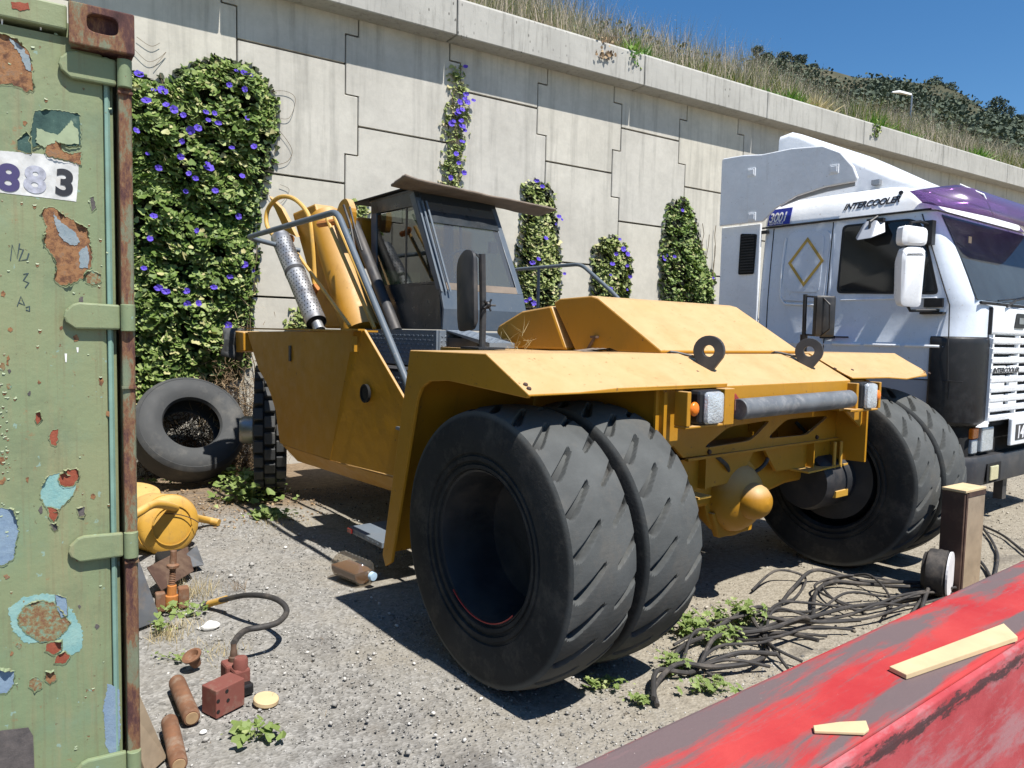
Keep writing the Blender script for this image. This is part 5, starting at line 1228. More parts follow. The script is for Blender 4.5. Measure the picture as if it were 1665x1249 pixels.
mb = MB(); mb.prism(rr([(.86, 1.86), (1.10, 1.86), (1.10, 2.0), (.90, 2.0)], .02), 'y', -.045, -.0355); tp(mb, 'badge_panel', M['black'])
mb = MB(); mb.box((.95, -.05, 1.90), (1.08, -.0455, 1.96)); tp(mb, 'badge', M['steel'])
# bumper, lamps
mb = MB(); mb.loft([plan(.385, .02, .55, .03, .26, .03), plan(.40, -.03, .55, .0, .28, .03), plan(.62, -.05, .55, -.01, .28, .03), plan(.665, -.03, .55, .0, .28, .03)]); tp(mb, 'bumper', M['darkmetal'], smooth=True, bevel=.004)
mb = MB(); mb.loft([plan(.67, .05, .6, .03, .26, .03), plan(.945, .05, .6, .02, .26, .03)]); tp(mb, 'lamp_panel', M['matte_black'], smooth=True)
mb = MB(); mb.box((.40, .0, .70), (.66, .055, .93)); tp(mb, 'headlight', M['lens'], bevel=.012)
mb = MB(); mb.box((.24, .02, .83), (.37, .075, .93)); o = tp(mb, 'indicator', M['orange_lamp'], bevel=.01); 
mb = MB(); mb.box((.25, .025, .69), (.37, .078, .822)); tp(mb, 'side_light', M['lens'], bevel=.01)
mb = MB(); mb.box((.40, -.058, .42), (.72, -.048, .60)); tp(mb, 'fog_recess', M['matte_black'], bevel=.003)
mb = MB(); mb.box((.45, -.072, .44), (.63, -.056, .575)); tp(mb, 'fog_lamp', M['fog'], bevel=.008)
mb = MB(); mb.box((.84, -.085, .74), (2.05, -.05, 1.0)); tp(mb, 'plate_panel', M['white'], bevel=.01)
mb = MB(); mb.box((.93, -.09, .79), (1.35, -.0855, .94)); tp(mb, 'model_badge_panel', M['darkmetal'])
mb = MB(); mb.box((1.02, .02, .18), (1.12, .10, .384)); tp(mb, 'mud_plate', M['darkmetal'])
# chassis, wheels behind
mb = MB(); mb.box((.55, .4, .55), (1.87, 5.9, .90)); tp(mb, 'truck_chassis', M['darkmetal'])
for v, u in ((1.25, .04), (1.25, 2.06), (4.8, .04), (4.8, 1.85)):
    mb = MB(); w_ = .32 if v < 2 else .55; mb.lathe([(0, .0), (.02, .28), (.0, .33), (-.01, .42), (.03, .5), (.08, .515), (w_-.08, .515), (w_-.03, .5), (w_, .42), (w_, .3), (w_, 0)], (u, v, .515), (1, 0, 0), 36); tp(mb, 'truck_wheel', M['rubber'], smooth=True)
mb = MB(); mb.box((.02, 2.3, .55), (.6, 3.6, 1.05)); tp(mb, 'fuel_tank', M['darkmetal'], bevel=.08)
mb = MB(); mb.box((.03, .62, .55), (.35, .75, .95)); mb.box((.03, 1.8, .50), (.35, 2.2, .95)); tp(mb, 'step_box', M['greypaint'], bevel=.02)
# rear quarter panel with vent
def flare(mb, k=.065, v0=1.15):
    mb.v = [(x-max(0, y-v0)*k, y-(max(0, y-v0)*k*.55), z) for x, y, z in mb.v]; return mb
mb = MB(); mb.box((.045, 2.215, .95), (.08, 2.73, 2.985)); flare(mb); tp(mb, 'rear_quarter_panel', M['white'], bevel=.008)
vt = [(2.46, 2.89), (2.46+.01, 2.43), (2.27, 2.43), (2.25, 2.87)]
mb = MB(); mb.prism(rr(vt, .02), 'x', .030, .040); flare(mb); v_ = tp(mb, 'vent_grille', M['matte_black'])
for k in range(14):
    mb = MB(); z = 2.45+k*.031; mb.box((.024, 2.275, z), (.0295, 2.445, z+.014)); flare(mb); mb.build('vent_slat', M['black'], v_)
mb = MB(); mb.box((-.006, 2.205, 2.87), (.03, 2.13-.03, 2.905)); tp(mb, 'hinge_block', M['black'])
# side fairing
sf = [(2.735, 2.995), (2.735, 3.745), (2.715, 3.765), (2.45, 3.76), (2.21, 3.73), (1.85, 3.735), (1.50, 3.70), (1.30, 3.60), (1.16, 3.44), (1.11, 3.32), (1.13, 3.285), (1.45, 3.275), (1.78, 3.22), (2.02, 3.12), (2.10, 3.05), (2.17, 2.995)]
mb = MB(); mb.prism(sf, 'x', .0, .035); flare(mb); tp(mb, 'side_fairing', M['white'], bevel=.012)
mb = MB(); mb.prism([(1.98, 3.15), (1.75, 3.20), (1.45, 3.235), (1.15, 3.25), (1.15, 3.30), (2.05, 3.30)], 'x', .035, .06); tp(mb, 'fairing_gap', M['greypaint'])
for v, z in ((2.33, 3.55), (1.36, 3.44), (2.30, 3.06)):
    mb = MB(); mb.box((-.018, v-.05, z-.045), (-.006, v+.05, z+.045)); mb.box((-.024, v-.035, z-.03), (-.018, v+.035, z+.03)); mb.v = [(x+.010, y, z_) for x, y, z_ in mb.v]; flare(mb); tp(mb, 'fairing_latch', M['white'], bevel=.004)
# roof deflector: curved shell, highest at the back
secs = []
for k in range(15):
    q = k/14; v = 2.25-1.70*q; zt = float(np.interp(v, [.55, .9, 1.3, 1.8, 2.1, 2.25], [3.22, 3.36, 3.58, 3.88, 4.05, 4.03])); i0 = .34+.0*q; sh = .10+.10*(1-q)
    i1 = i0-.0+.28*max(0, q-.55)*(-1); zb = 3.15
    secs.append([(i1, v, zb), (i1+.02, v, zt-.07), (i1+.04, v, zt-.02), (i1+.09, v, zt), (TW-i1-.09, v, zt), (TW-i1-.04, v, zt-.02), (TW-i1-.02, v, zt-.07), (TW-i1, v, zb)])
mb = MB(); mb.loft(secs); tp(mb, 'roof_deflector', M['white'], smooth=True, angle=50)
mb = MB(); mb.lathe([(0, .022), (.012, .020), (.012, 0)], (.09, .72, 3.13), (-1, 0, .3), 14); tp(mb, 'roof_plug', M['black'])
mb = MB(); mb.box((.25, 1.02, 3.28), (.34, 1.10, 3.33)); tp(mb, 'fairing_bracket', M['steel'])
# purple visor
def vz(u):
    e = max(0, .35-u); return e
secs = []
for k in range(27):
    u = -.04+(TW+.08)*k/26; e = max(0, 1-(min(u+.04, TW+.04-u))/.34)**1.4
    secs.append([(u, .28+.30*e, 3.17-.06*e), (u, .17+.36*e, 3.12-.055*e), (u, .06+.40*e, 3.0-.01*e), (u, .0+.43*e, 2.84+.14*e)])
mb = MB(); mb.loft(secs, cap=False, closed=False); o = tp(mb, 'sun_visor', M['visor'], smooth=True, angle=60); s_ = o.modifiers.new('t', 'SOLIDIFY'); s_.thickness = .006
mb = MB(); mb.tube([(.30, .29, 3.175), (.34, .10, 3.06), (.38, .02, 2.86)], .008, 6); tp(mb, 'visor_rib', M['white'])
# mirrors with arm
mr = empty('side_mirrors', (0, 0, 0)); mr.parent = truck
mb = MB(); s2 = []
for q, y in ((.75, 0), (1, .02), (1, .10), (.7, .15)): s2.append([(a*q, y, b*q) for a, b in rr([(-.125, -.09), (.125, -.09), (.13, .07), (-.12, .09)], .05)])
mb.loft(s2); o = mb.build('mirror_shell', M['white'], mr, smooth=True); o.location = (-.30, .38, 2.66); o.rotation_euler = (0, 0, math.radians(-28))
mb = MB(); s2 = []
for q, y in ((.80, 0), (1, .02), (1, .09), (.75, .15)): s2.append([(a*q, y, b*q) for a, b in rr([(-.10, -.27), (.10, -.28), (.12, .22), (.08, .26), (-.08, .26), (-.115, .2)], .05)])
mb.loft(s2); o = mb.build('mirror_shell', M['white'], mr, smooth=True); o.location = (-.30, .38, 2.30); o.rotation_euler = (0, 0, math.radians(-28))
mb = MB(); mb.tube([(.02, .40, 2.78), (-.15, .42, 2.80), (-.28, .44, 2.78), (-.30, .46, 2.55), (-.30, .46, 2.1), (-.24, .42, 1.99), (.0, .28, 2.0)], .014, 8); mb.box((-.04, .36, 2.60), (.03, .44, 2.82)); mb.box((-.03, .24, 2.03), (.01, .40, 2.11)); mb.box((-.06, .22, 1.965), (.01, .42, 1.985)); mb.build('mirror_arm', M['black'], mr, smooth=False)
mb = MB(); mb.loft([[(-.04, .78, 2.75), (-.04, 1.08, 2.72), (-.16, 1.00, 2.68), (-.16, .86, 2.69)], [(.02, .82, 2.86), (.02, 1.04, 2.86), (-.03, .98, 2.88), (-.03, .88, 2.88)]]); o = mb.build('kerb_mirror', M['greypaint'], mr, bevel=.01)
mb = MB(); mb.tube([(.02, .90, 2.92), (-.08, .92, 2.86), (-.08, .92, 2.78)], .012, 6); mb.box((-.03, .82, 2.86), (.02, .98, 2.895)); mb.build('kerb_mirror_arm', M['black'], mr)

# ---- lettering
def text(body, name, m, parent, size, mat4, shear=0, ext=.001, off=0.0, sx=1.0, space=1.0):
    cu = bpy.data.curves.new(name, 'FONT'); cu.body = body; cu.size = size; cu.shear = shear; cu.extrude = ext; cu.offset = off; cu.align_x = 'LEFT'; cu.space_character = space
    t_ = bpy.data.objects.new('tmp', cu); C.objects.link(t_); bpy.context.view_layer.update()
    me = bpy.data.meshes.new_from_object(t_.evaluated_get(bpy.context.evaluated_depsgraph_get())); bpy.data.objects.remove(t_)
    me.materials.clear(); me.materials.append(m)
    o = link(name, me, None, parent); o.matrix_local = mat4@Matrix.Diagonal((sx, 1, 1, 1)); return o
def face_left(u, v, z, tilt=0, yaw=0, pitch=0):   # text read from the left side (-u): runs towards the front (-v)
    X = Vector((0, -math.cos(tilt), math.sin(tilt))); Zn = Vector((-1, 0, pitch)).normalized(); Yv = Zn.cross(X)
    return Matrix.Translation((u, v, z))@Matrix((X, Yv, Zn)).transposed().to_4x4()
def face_front(u, v, z): return Matrix.Translation((u, v, z))@Matrix.Rotation(PI/2, 4, 'X')
text('INTERCOOLER', 'lettering', M['lettering'], truck, .092, face_left(.060, 1.275, 3.030, .025, pitch=.33), .35, .002, .0022, .93, .96)
mb = MB(); mb.loft([[(.036, 1.86, 2.955), (.036, 2.13, 2.955), (.030, 2.13, 2.955), (.030, 1.86, 2.955)], [(.086, 1.86, 3.135), (.086, 2.13, 3.135), (.080, 2.13, 3.135), (.080, 1.86, 3.135)]]); np_ = tp(mb, 'number_sticker', M['blueplate'])
text('3001', 'lettering', M['whiteletter'], np_, .150, face_left(.0375, 2.120, 2.992, pitch=.28), .12, .0008, .003, .74, .98)
text('GENERALE', 'lettering', M['whiteletter'], np_, .040, face_left(.0305, 2.108, 2.963, pitch=.28), .1, .0006, .0003, .90, 1.0)
for v0, v1 in ((1.27, .98), (.94, .60), (.55, .25)):
    mb = MB(); mb.tube([(-.014, v0, 1.672), (-.024, v0-.03, 1.672), (-.024, v1+.03, 1.672), (-.014, v1, 1.672)], .013, 10); tp(mb, 'side_moulding', M['white'], smooth=True)
mb = MB(); mb.prism([(.004, 2.108), (-.014, 2.112), (-.014, 2.118), (.004, 2.126)], 'y', .30, 1.22); tp(mb, 'window_sill_moulding', M['white'])
mb = MB(); mb.tube([(.045, 1.90, 2.80), (.02, 1.915, 2.5), (-.004, 1.90, 2.16), (-.008, 1.84, 2.09), (-.010, 1.40, 2.065)], .012, 8); tp(mb, 'panel_pressing', M['white'], smooth=True)
mb = MB(); mb.tube([(.043, 1.345, 2.80), (.02, 1.345, 2.5), (-.006, 1.345, 2.12)], .008, 8); tp(mb, 'panel_pressing', M['silver'], smooth=True)
text('INTERCOOLER', 'lettering', M['lettering'], truck, .068, face_front(.376, -.0575, 1.441), .35, .001, .0016, 1.35, 1.0)
text('143', 'lettering', M['whiteletter'], truck, .165, face_front(.955, -.0905, .808), .12, .001, .005, 1.05, 1.0)

# ================================================================== CONTAINER
CYD = 2.55
cont = empty('shipping_container', (-1.0, 2.5, 0), label='old green shipping container door with flaking rusty paint at the left edge', cat='container')
def cp(mb, name, m, parent=None, **k):
    o = mb.build(name, m, parent or cont, **k); o.location = (0, 0, 0) if parent not in (None, cont) else (1.0, -2.5, 0); return o
mb = MB(); mb.box((-2.2, 2.62, .14), (.20, 8.4, 2.60)); cp(mb, 'container_body', M['cont'])
# door with rounded step at its right edge
secs = []
for z in (.16, 2.535):
    secs.append([(-2.15, 2.62, z), (-2.15, CYD, z), (.176, CYD, z), (.186, CYD+.004, z), (.190, CYD+.022, z), (.214, CYD+.022, z), (.216, CYD+.03, z), (.216, 2.62, z)])
mb = MB(); mb.loft(secs); cp(mb, 'door', M['cont'], smooth=True, angle=50)
mb = MB(); mb.tube([(.197, CYD+.006, .17), (.197, CYD+.006, 2.5)], .0085, 6); cp(mb, 'door_gasket', M['gasket'])
mb = MB(); mb.box((-2.2, CYD-.022, 2.548), (.098, 2.62, 2.62)); cp(mb, 'door_header', M['cont'], bevel=.006)
# post
mb = MB(); mb.loft([[(.226, CYD-.025, z), (.258, CYD-.028, z), (.262, CYD-.02, z), (.262, 2.75, z), (.226, 2.75, z)] for z in (.12, 2.52)]); cp(mb, 'corner_post', M['rustpost'], bevel=.004)
for z0, z1 in ((2.395, 2.402), (1.505, 1.512), (.955, .962)):
    mb = MB(); mb.box((.224, CYD-.034, z0), (.264, CYD, z1)); cp(mb, 'post_band', M['rustpost'])
# corner casting
cs = (.100, .268, 2.503, 2.621)
hole = [(.185+.040*math.copysign(abs(math.cos(a))**.6, math.cos(a)), 2.572+.026*math.copysign(abs(math.sin(a))**.6, math.sin(a))) for a in [2*PI*k/24 for k in range(24)]]
mb = MB(); mb.prism([(cs[0], cs[2]), (cs[1], cs[2]), (cs[1], cs[3]), (cs[0], cs[3])], 'y', CYD-.062, CYD-.036, holes=[hole]); cc = cp(mb, 'corner_casting', M['rustpost'], bevel=.006)
mb = MB(); mb.box((cs[0]+.006, CYD-.035, cs[2]+.002), (cs[1]-.002, CYD+.1, cs[3]-.002)); o = mb.build('casting_core', M['rustpost'], cc)
# hinges
def hinge(zc, dx=0):
    prof = [(.222, -.036), (.222, .040), (.115, .044), (.098, .038), (.078, .018), (.074, .0), (.080, -.016), (.105, -.036)]
    prof = [(x, zc+z) for x, z in prof]
    hg_ = empty('door_hinge', (0, 0, 0)); hg_.parent = cont; hg_.location = (1.0, -2.5, 0)
    mb = MB(); mb.prism(prof, 'y', CYD-.022, CYD-.002); mb.build('hinge_blade', M['cont'], hg_, bevel=.006)
    mb = MB(); mb.tube([(.243, CYD-.026, zc-.040), (.243, CYD-.026, zc+.042)], .0205, 18); mb.build('hinge_knuckle', M['cont'], hg_, smooth=True, bevel=.002)
for z in (2.452, 1.722, 1.012, .30): hinge(z)
# number plate sticker with the figures 883
def C2(x, y, dy=0): p = onY(x, y, CYD-dy); return (p.x, p.z)
def sheet(pix, m, name, dy=.0015, wob=0, curl=None, parent=None):
    pts = [C2(x, y) for x, y in pix]
    out = []
    for i in range(len(pts)):
        a, b = Vector(pts[i]), Vector(pts[(i+1) % len(pts)]); k = max(1, int((b-a).length/.0022)) if wob else 1
        for j in range(k):
            p = a.lerp(b, j/k); 
            if wob: p = p+Vector((noise.noise(Vector((p.x*140, p.y*140, 1))), noise.noise(Vector((p.x*140, p.y*140, 5)))))*wob*1.3+Vector((noise.noise(Vector((p.x*420, p.y*420, 11))), noise.noise(Vector((p.x*420, p.y*420, 15)))))*wob*.45
            out.append((p.x, p.y))
    mb = MB(); mb.prism(out, 'y', CYD-dy, CYD-dy+.001); o = cp(mb, name, m)
    if curl: lips(out, curl, dy)
    return o
LIP = MB()
def lips(out, amt, dy):
    """curled paint edges round a bare patch: the paint lifts off the door towards the middle of the patch"""
    n = len(out); cx_ = sum(p[0] for p in out)/n; cz_ = sum(p[1] for p in out)/n
    A = []; B = []; Cc = []
    for i, p in enumerate(out):
        d = Vector((cx_-p[0], cz_-p[1])); L_ = d.length; d = d.normalized()
        q = max(0, noise.noise(Vector((p[0]*30, p[1]*30, 7)))*1.6+.05)*amt*.75
        up = .6+.6*max(0, (p[1]-cz_)/max(L_, 1e-3))
        q *= up
        A.append((p[0]-d.x*.003, CYD-dy-.0006, p[1]-d.y*.003)); B.append((p[0]+d.x*q*.35, CYD-dy-.001-q*.9, p[1]+d.y*q*.35)); Cc.append((p[0]+d.x*q*.1-.0, CYD-dy-.001-q*1.5, p[1]+d.y*q*.1))
    LIP.loft([A, B, Cc], cap=False)
sheet([(-40, 242), (60, 250), (122, 256), (128, 262), (127, 296), (124, 328), (60, 320), (-40, 309)], M['whitestrip'], 'number_strip', .0010, .0006)
def glyph(body, x, y, size, sx, m): 
    p = C2(x, y); o = text(body, 'figure', m, cont, size, Matrix.Translation((p[0]+1.0, CYD-.0022-2.5, p[1]))@Matrix.Rotation(PI/2, 4, 'X')@Matrix.Rotation(-.06, 4, 'Z'), 0, .0004, .004, sx)
M['violetink'] = basic('faded_violet_figure', (.05, .04, .13), .7, bump=0); M['faintink'] = basic('worn_off_figure', (.42, .43, .50), .7, bump=0, var=.5, vs=60)
glyph('8', -6, 306, .102, 1.05, M['violetink']); glyph('8', 38, 309, .102, 1.05, M['faintink']); glyph('3', 88, 314, .102, .98, M['lettering'])
# bare patches
sheet([(-20, 50), (12, 58), (30, 66), (46, 84), (53, 108), (52, 128), (56, 145), (44, 150), (30, 141), (12, 136), (-20, 142)], M['p_rust'], 'bare_patch', .0012, .004, .014)
sheet([(14, 62), (38, 78), (50, 100), (50, 118), (42, 112), (34, 92)], M['p_grey'], 'bare_patch', .0026, .003)
sheet([(56, 182), (75, 178), (104, 181), (129, 186), (131, 215), (131, 236), (112, 240), (96, 232), (85, 224), (70, 236), (54, 240), (48, 226), (52, 204)], M['p_teal'], 'bare_patch', .0012, .003, .012)
sheet([(60, 208), (76, 215), (94, 220), (108, 205), (116, 196), (128, 216), (128, 234), (108, 236), (92, 230), (72, 240), (58, 232)], M['curl'], 'loose_flake', .004, .003)
sheet([(28, 228), (44, 214), (50, 224), (50, 250), (28, 244)], M['p_teal'], 'bare_patch', .0012, .002, .008)
sheet([(74, 236), (86, 228), (98, 234), (102, 246), (116, 250), (132, 248), (130, 268), (110, 262), (92, 258), (76, 254)], M['p_rust'], 'bare_patch', .0030, .003, .012)
sheet([(67, 346), (74, 338), (88, 337), (104, 350), (124, 362), (142, 371), (146, 392), (150, 418), (147, 436), (134, 452), (116, 462), (98, 464), (88, 456), (92, 436), (90, 422), (76, 404), (70, 388), (76, 370)], M['p_rust'], 'bare_patch', .0012, .004, .016)
sheet([(86, 346), (100, 362), (122, 378), (130, 394), (120, 400), (104, 392), (96, 382), (90, 364)], M['p_grey'], 'bare_patch', .0026, .003)
sheet([(128, 410), (140, 400), (146, 420), (142, 436), (130, 436)], M['p_grey'], 'bare_patch', .0026, .003)
sheet([(138, 444), (150, 440), (164, 446), (164, 458), (150, 464), (140, 458)], M['p_mott'], 'bare_patch', .0012, .003, .010)
sheet([(58, 672), (66, 668), (68, 682), (62, 690), (58, 686)], M['p_red'], 'bare_patch', .0012, .002, .008); sheet([(84, 700), (94, 698), (94, 712), (90, 726), (84, 722), (80, 712)], M['p_red'], 'bare_patch', .0012, .003, .010)
sheet([(68, 790), (76, 776), (92, 770), (104, 768), (120, 776), (124, 792), (116, 808), (104, 820), (92, 832), (80, 834), (72, 820), (66, 806)], M['p_turq'], 'bare_patch', .0012, .003, .008)
sheet([(96, 776), (104, 764), (128, 762), (128, 776), (120, 788), (108, 792), (98, 788)], M['p_red'], 'bare_patch', .0030, .003, .014); sheet([(78, 824), (94, 828), (94, 838), (88, 848), (80, 840)], M['p_red'], 'bare_patch', .0026, .002, .008)
sheet([(82, 852), (92, 850), (94, 860), (88, 864)], M['p_dark'], 'bare_patch', .0012, .002, .008); sheet([(126, 826), (137, 824), (138, 838), (128, 840)], M['p_dark'], 'bare_patch', .0012, .002, .009)
sheet([(-20, 828), (4, 826), (22, 827), (26, 842), (30, 866), (24, 892), (22, 908), (8, 918), (-20, 920)], M['p_blue'], 'bare_patch', .0012, .003, .010)
sheet([(14, 990), (36, 972), (66, 966), (96, 966), (120, 996), (136, 1030), (132, 1056), (104, 1072), (84, 1044), (40, 1046), (20, 1024)], M['p_turq'], 'undercoat_patch', .0010, .004)
sheet([(30, 1002), (42, 984), (62, 976), (86, 980), (102, 996), (114, 1012), (102, 1030), (86, 1042), (64, 1042), (42, 1028), (32, 1016)], M['p_mott'], 'bare_patch', .0020, .003, .009)
sheet([(90, 966), (108, 972), (110, 1000), (100, 1004), (92, 988)], M['p_blue'], 'bare_patch', .0022, .002, .012); sheet([(76, 1046), (100, 1040), (100, 1056), (88, 1064), (74, 1058)], M['p_red'], 'bare_patch', .0028, .002, .012); sheet([(92, 1066), (104, 1058), (114, 1066), (106, 1078), (88, 1078)], M['p_red'], 'bare_patch', .0028, .002, .012)
sheet([(48, 1106), (58, 1100), (68, 1106), (68, 1118), (56, 1124), (48, 1116)], M['p_mott'], 'bare_patch', .0012, .003, .008); sheet([(-20, 1086), (14, 1088), (24, 1092), (22, 1112), (12, 1126), (-20, 1130)], M['p_blue'], 'bare_patch', .0012, .003, .012); sheet([(74, 1092), (88, 1090), (92, 1104), (82, 1112), (74, 1106)], M['p_rust'], 'bare_patch', .0012, .003, .008)
sheet([(-40, 1192), (46, 1182), (54, 1196), (57, 1275), (-40, 1275)], M['p_dark'], 'riveted_plate', .004)
sheet([(176, 1112), (194, 1120), (196, 1200), (186, 1240), (172, 1210), (168, 1150)], M['p_blue'], 'undercoat_patch', .0010, .003)
sheet([(146, 322), (152, 320), (156, 338), (150, 344)], M['p_dark'], 'bare_patch', .0012, .002, .010)
sheet([(18, 8), (46, 10), (48, 20), (34, 22), (20, 18)], M['p_red'], 'bare_patch', .0235, .002)
LIP_o = cp(LIP, 'curled_paint_edges', M['cont'], smooth=False, kind='stuff')
rs = random.Random(5)
for i in range(34):
    x, y = (rs.uniform(-5, 20), rs.uniform(330, 1150)) if i < 14 else (rs.uniform(20, 180), rs.uniform(60, 1200)); r = rs.uniform(2.0, 5.5); k = rs.randint(5, 8)
    if 235 < y < 335 and x < 135: continue
    pp = [(x+r*rs.uniform(.5, 1.2)*math.cos(2*PI*q/k), y+r*rs.uniform(.6, 1.8)*math.sin(2*PI*q/k)) for q in range(k)]
    sheet(pp, M[rs.choice(['p_rust', 'p_rust', 'p_mott', 'p_dark'])], 'bare_patch', .0011, .0018, .006)
# small blisters and flakes
n = 120; T = []
for i in range(n):
    if i < 60: x, y = RNG.uniform(-10, 14), RNG.uniform(560, 830)
    else: x, y = RNG.uniform(0, 190), RNG.uniform(20, 1249)
    p = C2(x, y); s = RNG.uniform(.0012, .0036)*(1 if RNG.uniform() < .85 else 1.6); a = RNG.normal(0, .35)
    T.append([[math.cos(a)*s*1.5, 0, -math.sin(a)*s, p[0]], [0, s*.55, 0, CYD-.0008], [math.sin(a)*s, 0, math.cos(a)*s*1.1, p[1]]])
fl = [(-1, 0, .2), (1, 0, .3), (.7, -1.0, -.9), (-.6, -1.3, -1.0), (0, -.3, .5)]
o = scatter_mesh('paint_flakes', fl, [(0, 3, 2, 1), (0, 1, 4)], np.array(T), M['curl'], cont); o.location = (1.0, -2.5, 0)
T2 = []
for q in T[::2]: T2.append([[q[0][0]*.9, 0, 0, q[0][3]], [0, .001, 0, CYD-.0011], [0, 0, abs(q[2][2])*1.6, q[2][3]-abs(q[2][2])*1.2]])
o = scatter_mesh('paint_chips', [(math.cos(a), 0, math.sin(a)*(1+.3*(k % 2))) for k, a in enumerate([2*PI*k/7 for k in range(7)])], [tuple(range(7))], np.array(T2), M['p_rust'], cont); o.location = (1.0, -2.5, 0)
# ink scribbles
def scrib(pix, r=.0018):
    mb = MB(); mb.tube([(*C2(x, y)[:1], CYD-.0006, C2(x, y)[1]) for x, y in pix], r, 4)
    for i, v in enumerate(mb.v): mb.v[i] = (v[0], CYD-.0010+(v[1]-CYD)*.2, v[2])
    cp(mb, 'ink_mark', M['graffiti'])
scrib([(17, 424), (20, 398), (28, 420), (32, 396)]); scrib([(30, 404), (38, 406), (31, 424), (44, 422), (47, 412)]); scrib([(38, 446), (46, 444), (38, 456), (47, 460), (41, 468)]); scrib([(28, 498), (34, 482), (40, 496), (30, 492)]); scrib([(42, 500), (48, 498), (48, 506), (42, 504)], .002)
mb = MB()
for x, y, h in ((107, 575, 14), (126, 565, 8), (66, 35, 14), (78, 32, 8), (3, 30, 10)):
    p = C2(x, y); q = C2(x, y+h); mb.prism([(p[0]-.003, p[1]), (p[0]+.003, p[1]), (q[0]+.002, q[1]), (q[0]-.001, q[1])], 'y', CYD-.0012, CYD-.0004)
cp(mb, 'bird_droppings', M['tarwhite'], kind='stuff')

# ================================================================== RED BEAM in the foreground
rb = math.radians(3.9)
beam = empty('red_steel_beam', (1.0, 1.2, 0), rb, label='long worn red painted steel box section crossing the lower right foreground', cat='beam')
mb = MB(); mb.prism([(0, .68), (0, .75), (-.01, .7525), (-.305, .7505), (-.312, .744), (-.30, .68)], 'x', -1.4, 8.0); mb.build('top_flange', M['red'], beam, bevel=.002, seg=1)
mb = MB(); mb.prism([(-.306, .742), (-.322, .730), (-.326, .70), (-.318, .30), (-.29, .30), (-.296, .70)], 'x', -1.4, 8.0); mb.build('side_web', M['red_side'], beam, bevel=.003)
mb = MB(); mb.box((-1.4, -.312, .02), (8.0, -.292, .30)); mb.build('side_plate', M['red_side'], beam)
for x in (-.9, .9, 2.7, 4.5, 6.3):
    mb = MB(); mb.box((x, -.28, 0), (x+.15, -.06, .30)); mb.build('support_block', M['browniron'], beam)
def bt(x, y, z=.752): return onZ(x, y, z)
def plank(name, pix, th, m, label, wob=0, cat='board'):
    pts = [bt(x, y, .752+th) for x, y in pix]; c = sum(pts, Vector())/len(pts)
    mb = MB(); mb.prism([(p.x-c.x, p.y-c.y) for p in pts], 'z', 0, th); o = mb.build(name, m, None, bevel=.002); o.location = (c.x, c.y, .7535); tag(o, label, cat); return o
plank('pale_plank', [(1446, 1084), (1632, 1014), (1655, 1036), (1474, 1098)], .014, M['wood'], 'long pale new wooden plank lying on top of the worn red beam')
plank('wood_offcut', [(1322, 1180), (1366, 1174), (1408, 1172), (1413, 1186), (1405, 1192), (1324, 1189)], .008, M['wood'], 'small notched wood offcut on the red beam left of the long plank')

# ================================================================== POST, SPOOL, CABLES
post = empty('upright_block', (5.345, 2.41, 0), .02, label='upright brown steel and timber block standing behind the red beam', cat='block')
mb = MB(); mb.box((-.145, -.07, 0), (-.125, .075, .70)); mb.box((-.124, .055, 0), (.145, .075, .70)); mb.build('iron_channel', M['browniron'], post, bevel=.003)
mb = MB(); mb.box((-.105, -.075, 0), (.145, -.045, .665)); mb.build('front_board', M['oldwood'], post, bevel=.004)
mb = MB(); mb.box((-.150, -.078, .70), (.15, .078, .718)); mb.build('top_board', M['wood'], post, bevel=.003)
mb = MB(); mb.box((-.105, -.078, .667), (.146, -.05, .699)); mb.build('end_strip', M['browniron'], post)
mb = MB(); mb.box((-.128, -.077, 0), (-.107, -.04, .69)); mb.build('edge_strip', M['browniron'], post)
sp = empty('wire_spool', (5.05, 2.40, .0), 0.0, label='black wound cable spool with a white flange leaning against the upright block', cat='spool')
mb = MB(); mb.lathe([(-.09, 0), (-.09, .12), (-.07, .13), (-.06, .15), (-.04, .155), (-.02, .152), (0, .157), (.02, .153), (.04, .156), (.055, .13)], (0, 0, .165), (.30, -.95, 0), 36); mb.build('winding', M['cable'], sp, smooth=True)
mb = MB(); mb.lathe([(.058, 0), (.058, .15), (.07, .152), (.07, 0)], (0, 0, .165), (.30, -.95, 0), 32); mb.build('flange', M['whiteletter'], sp)
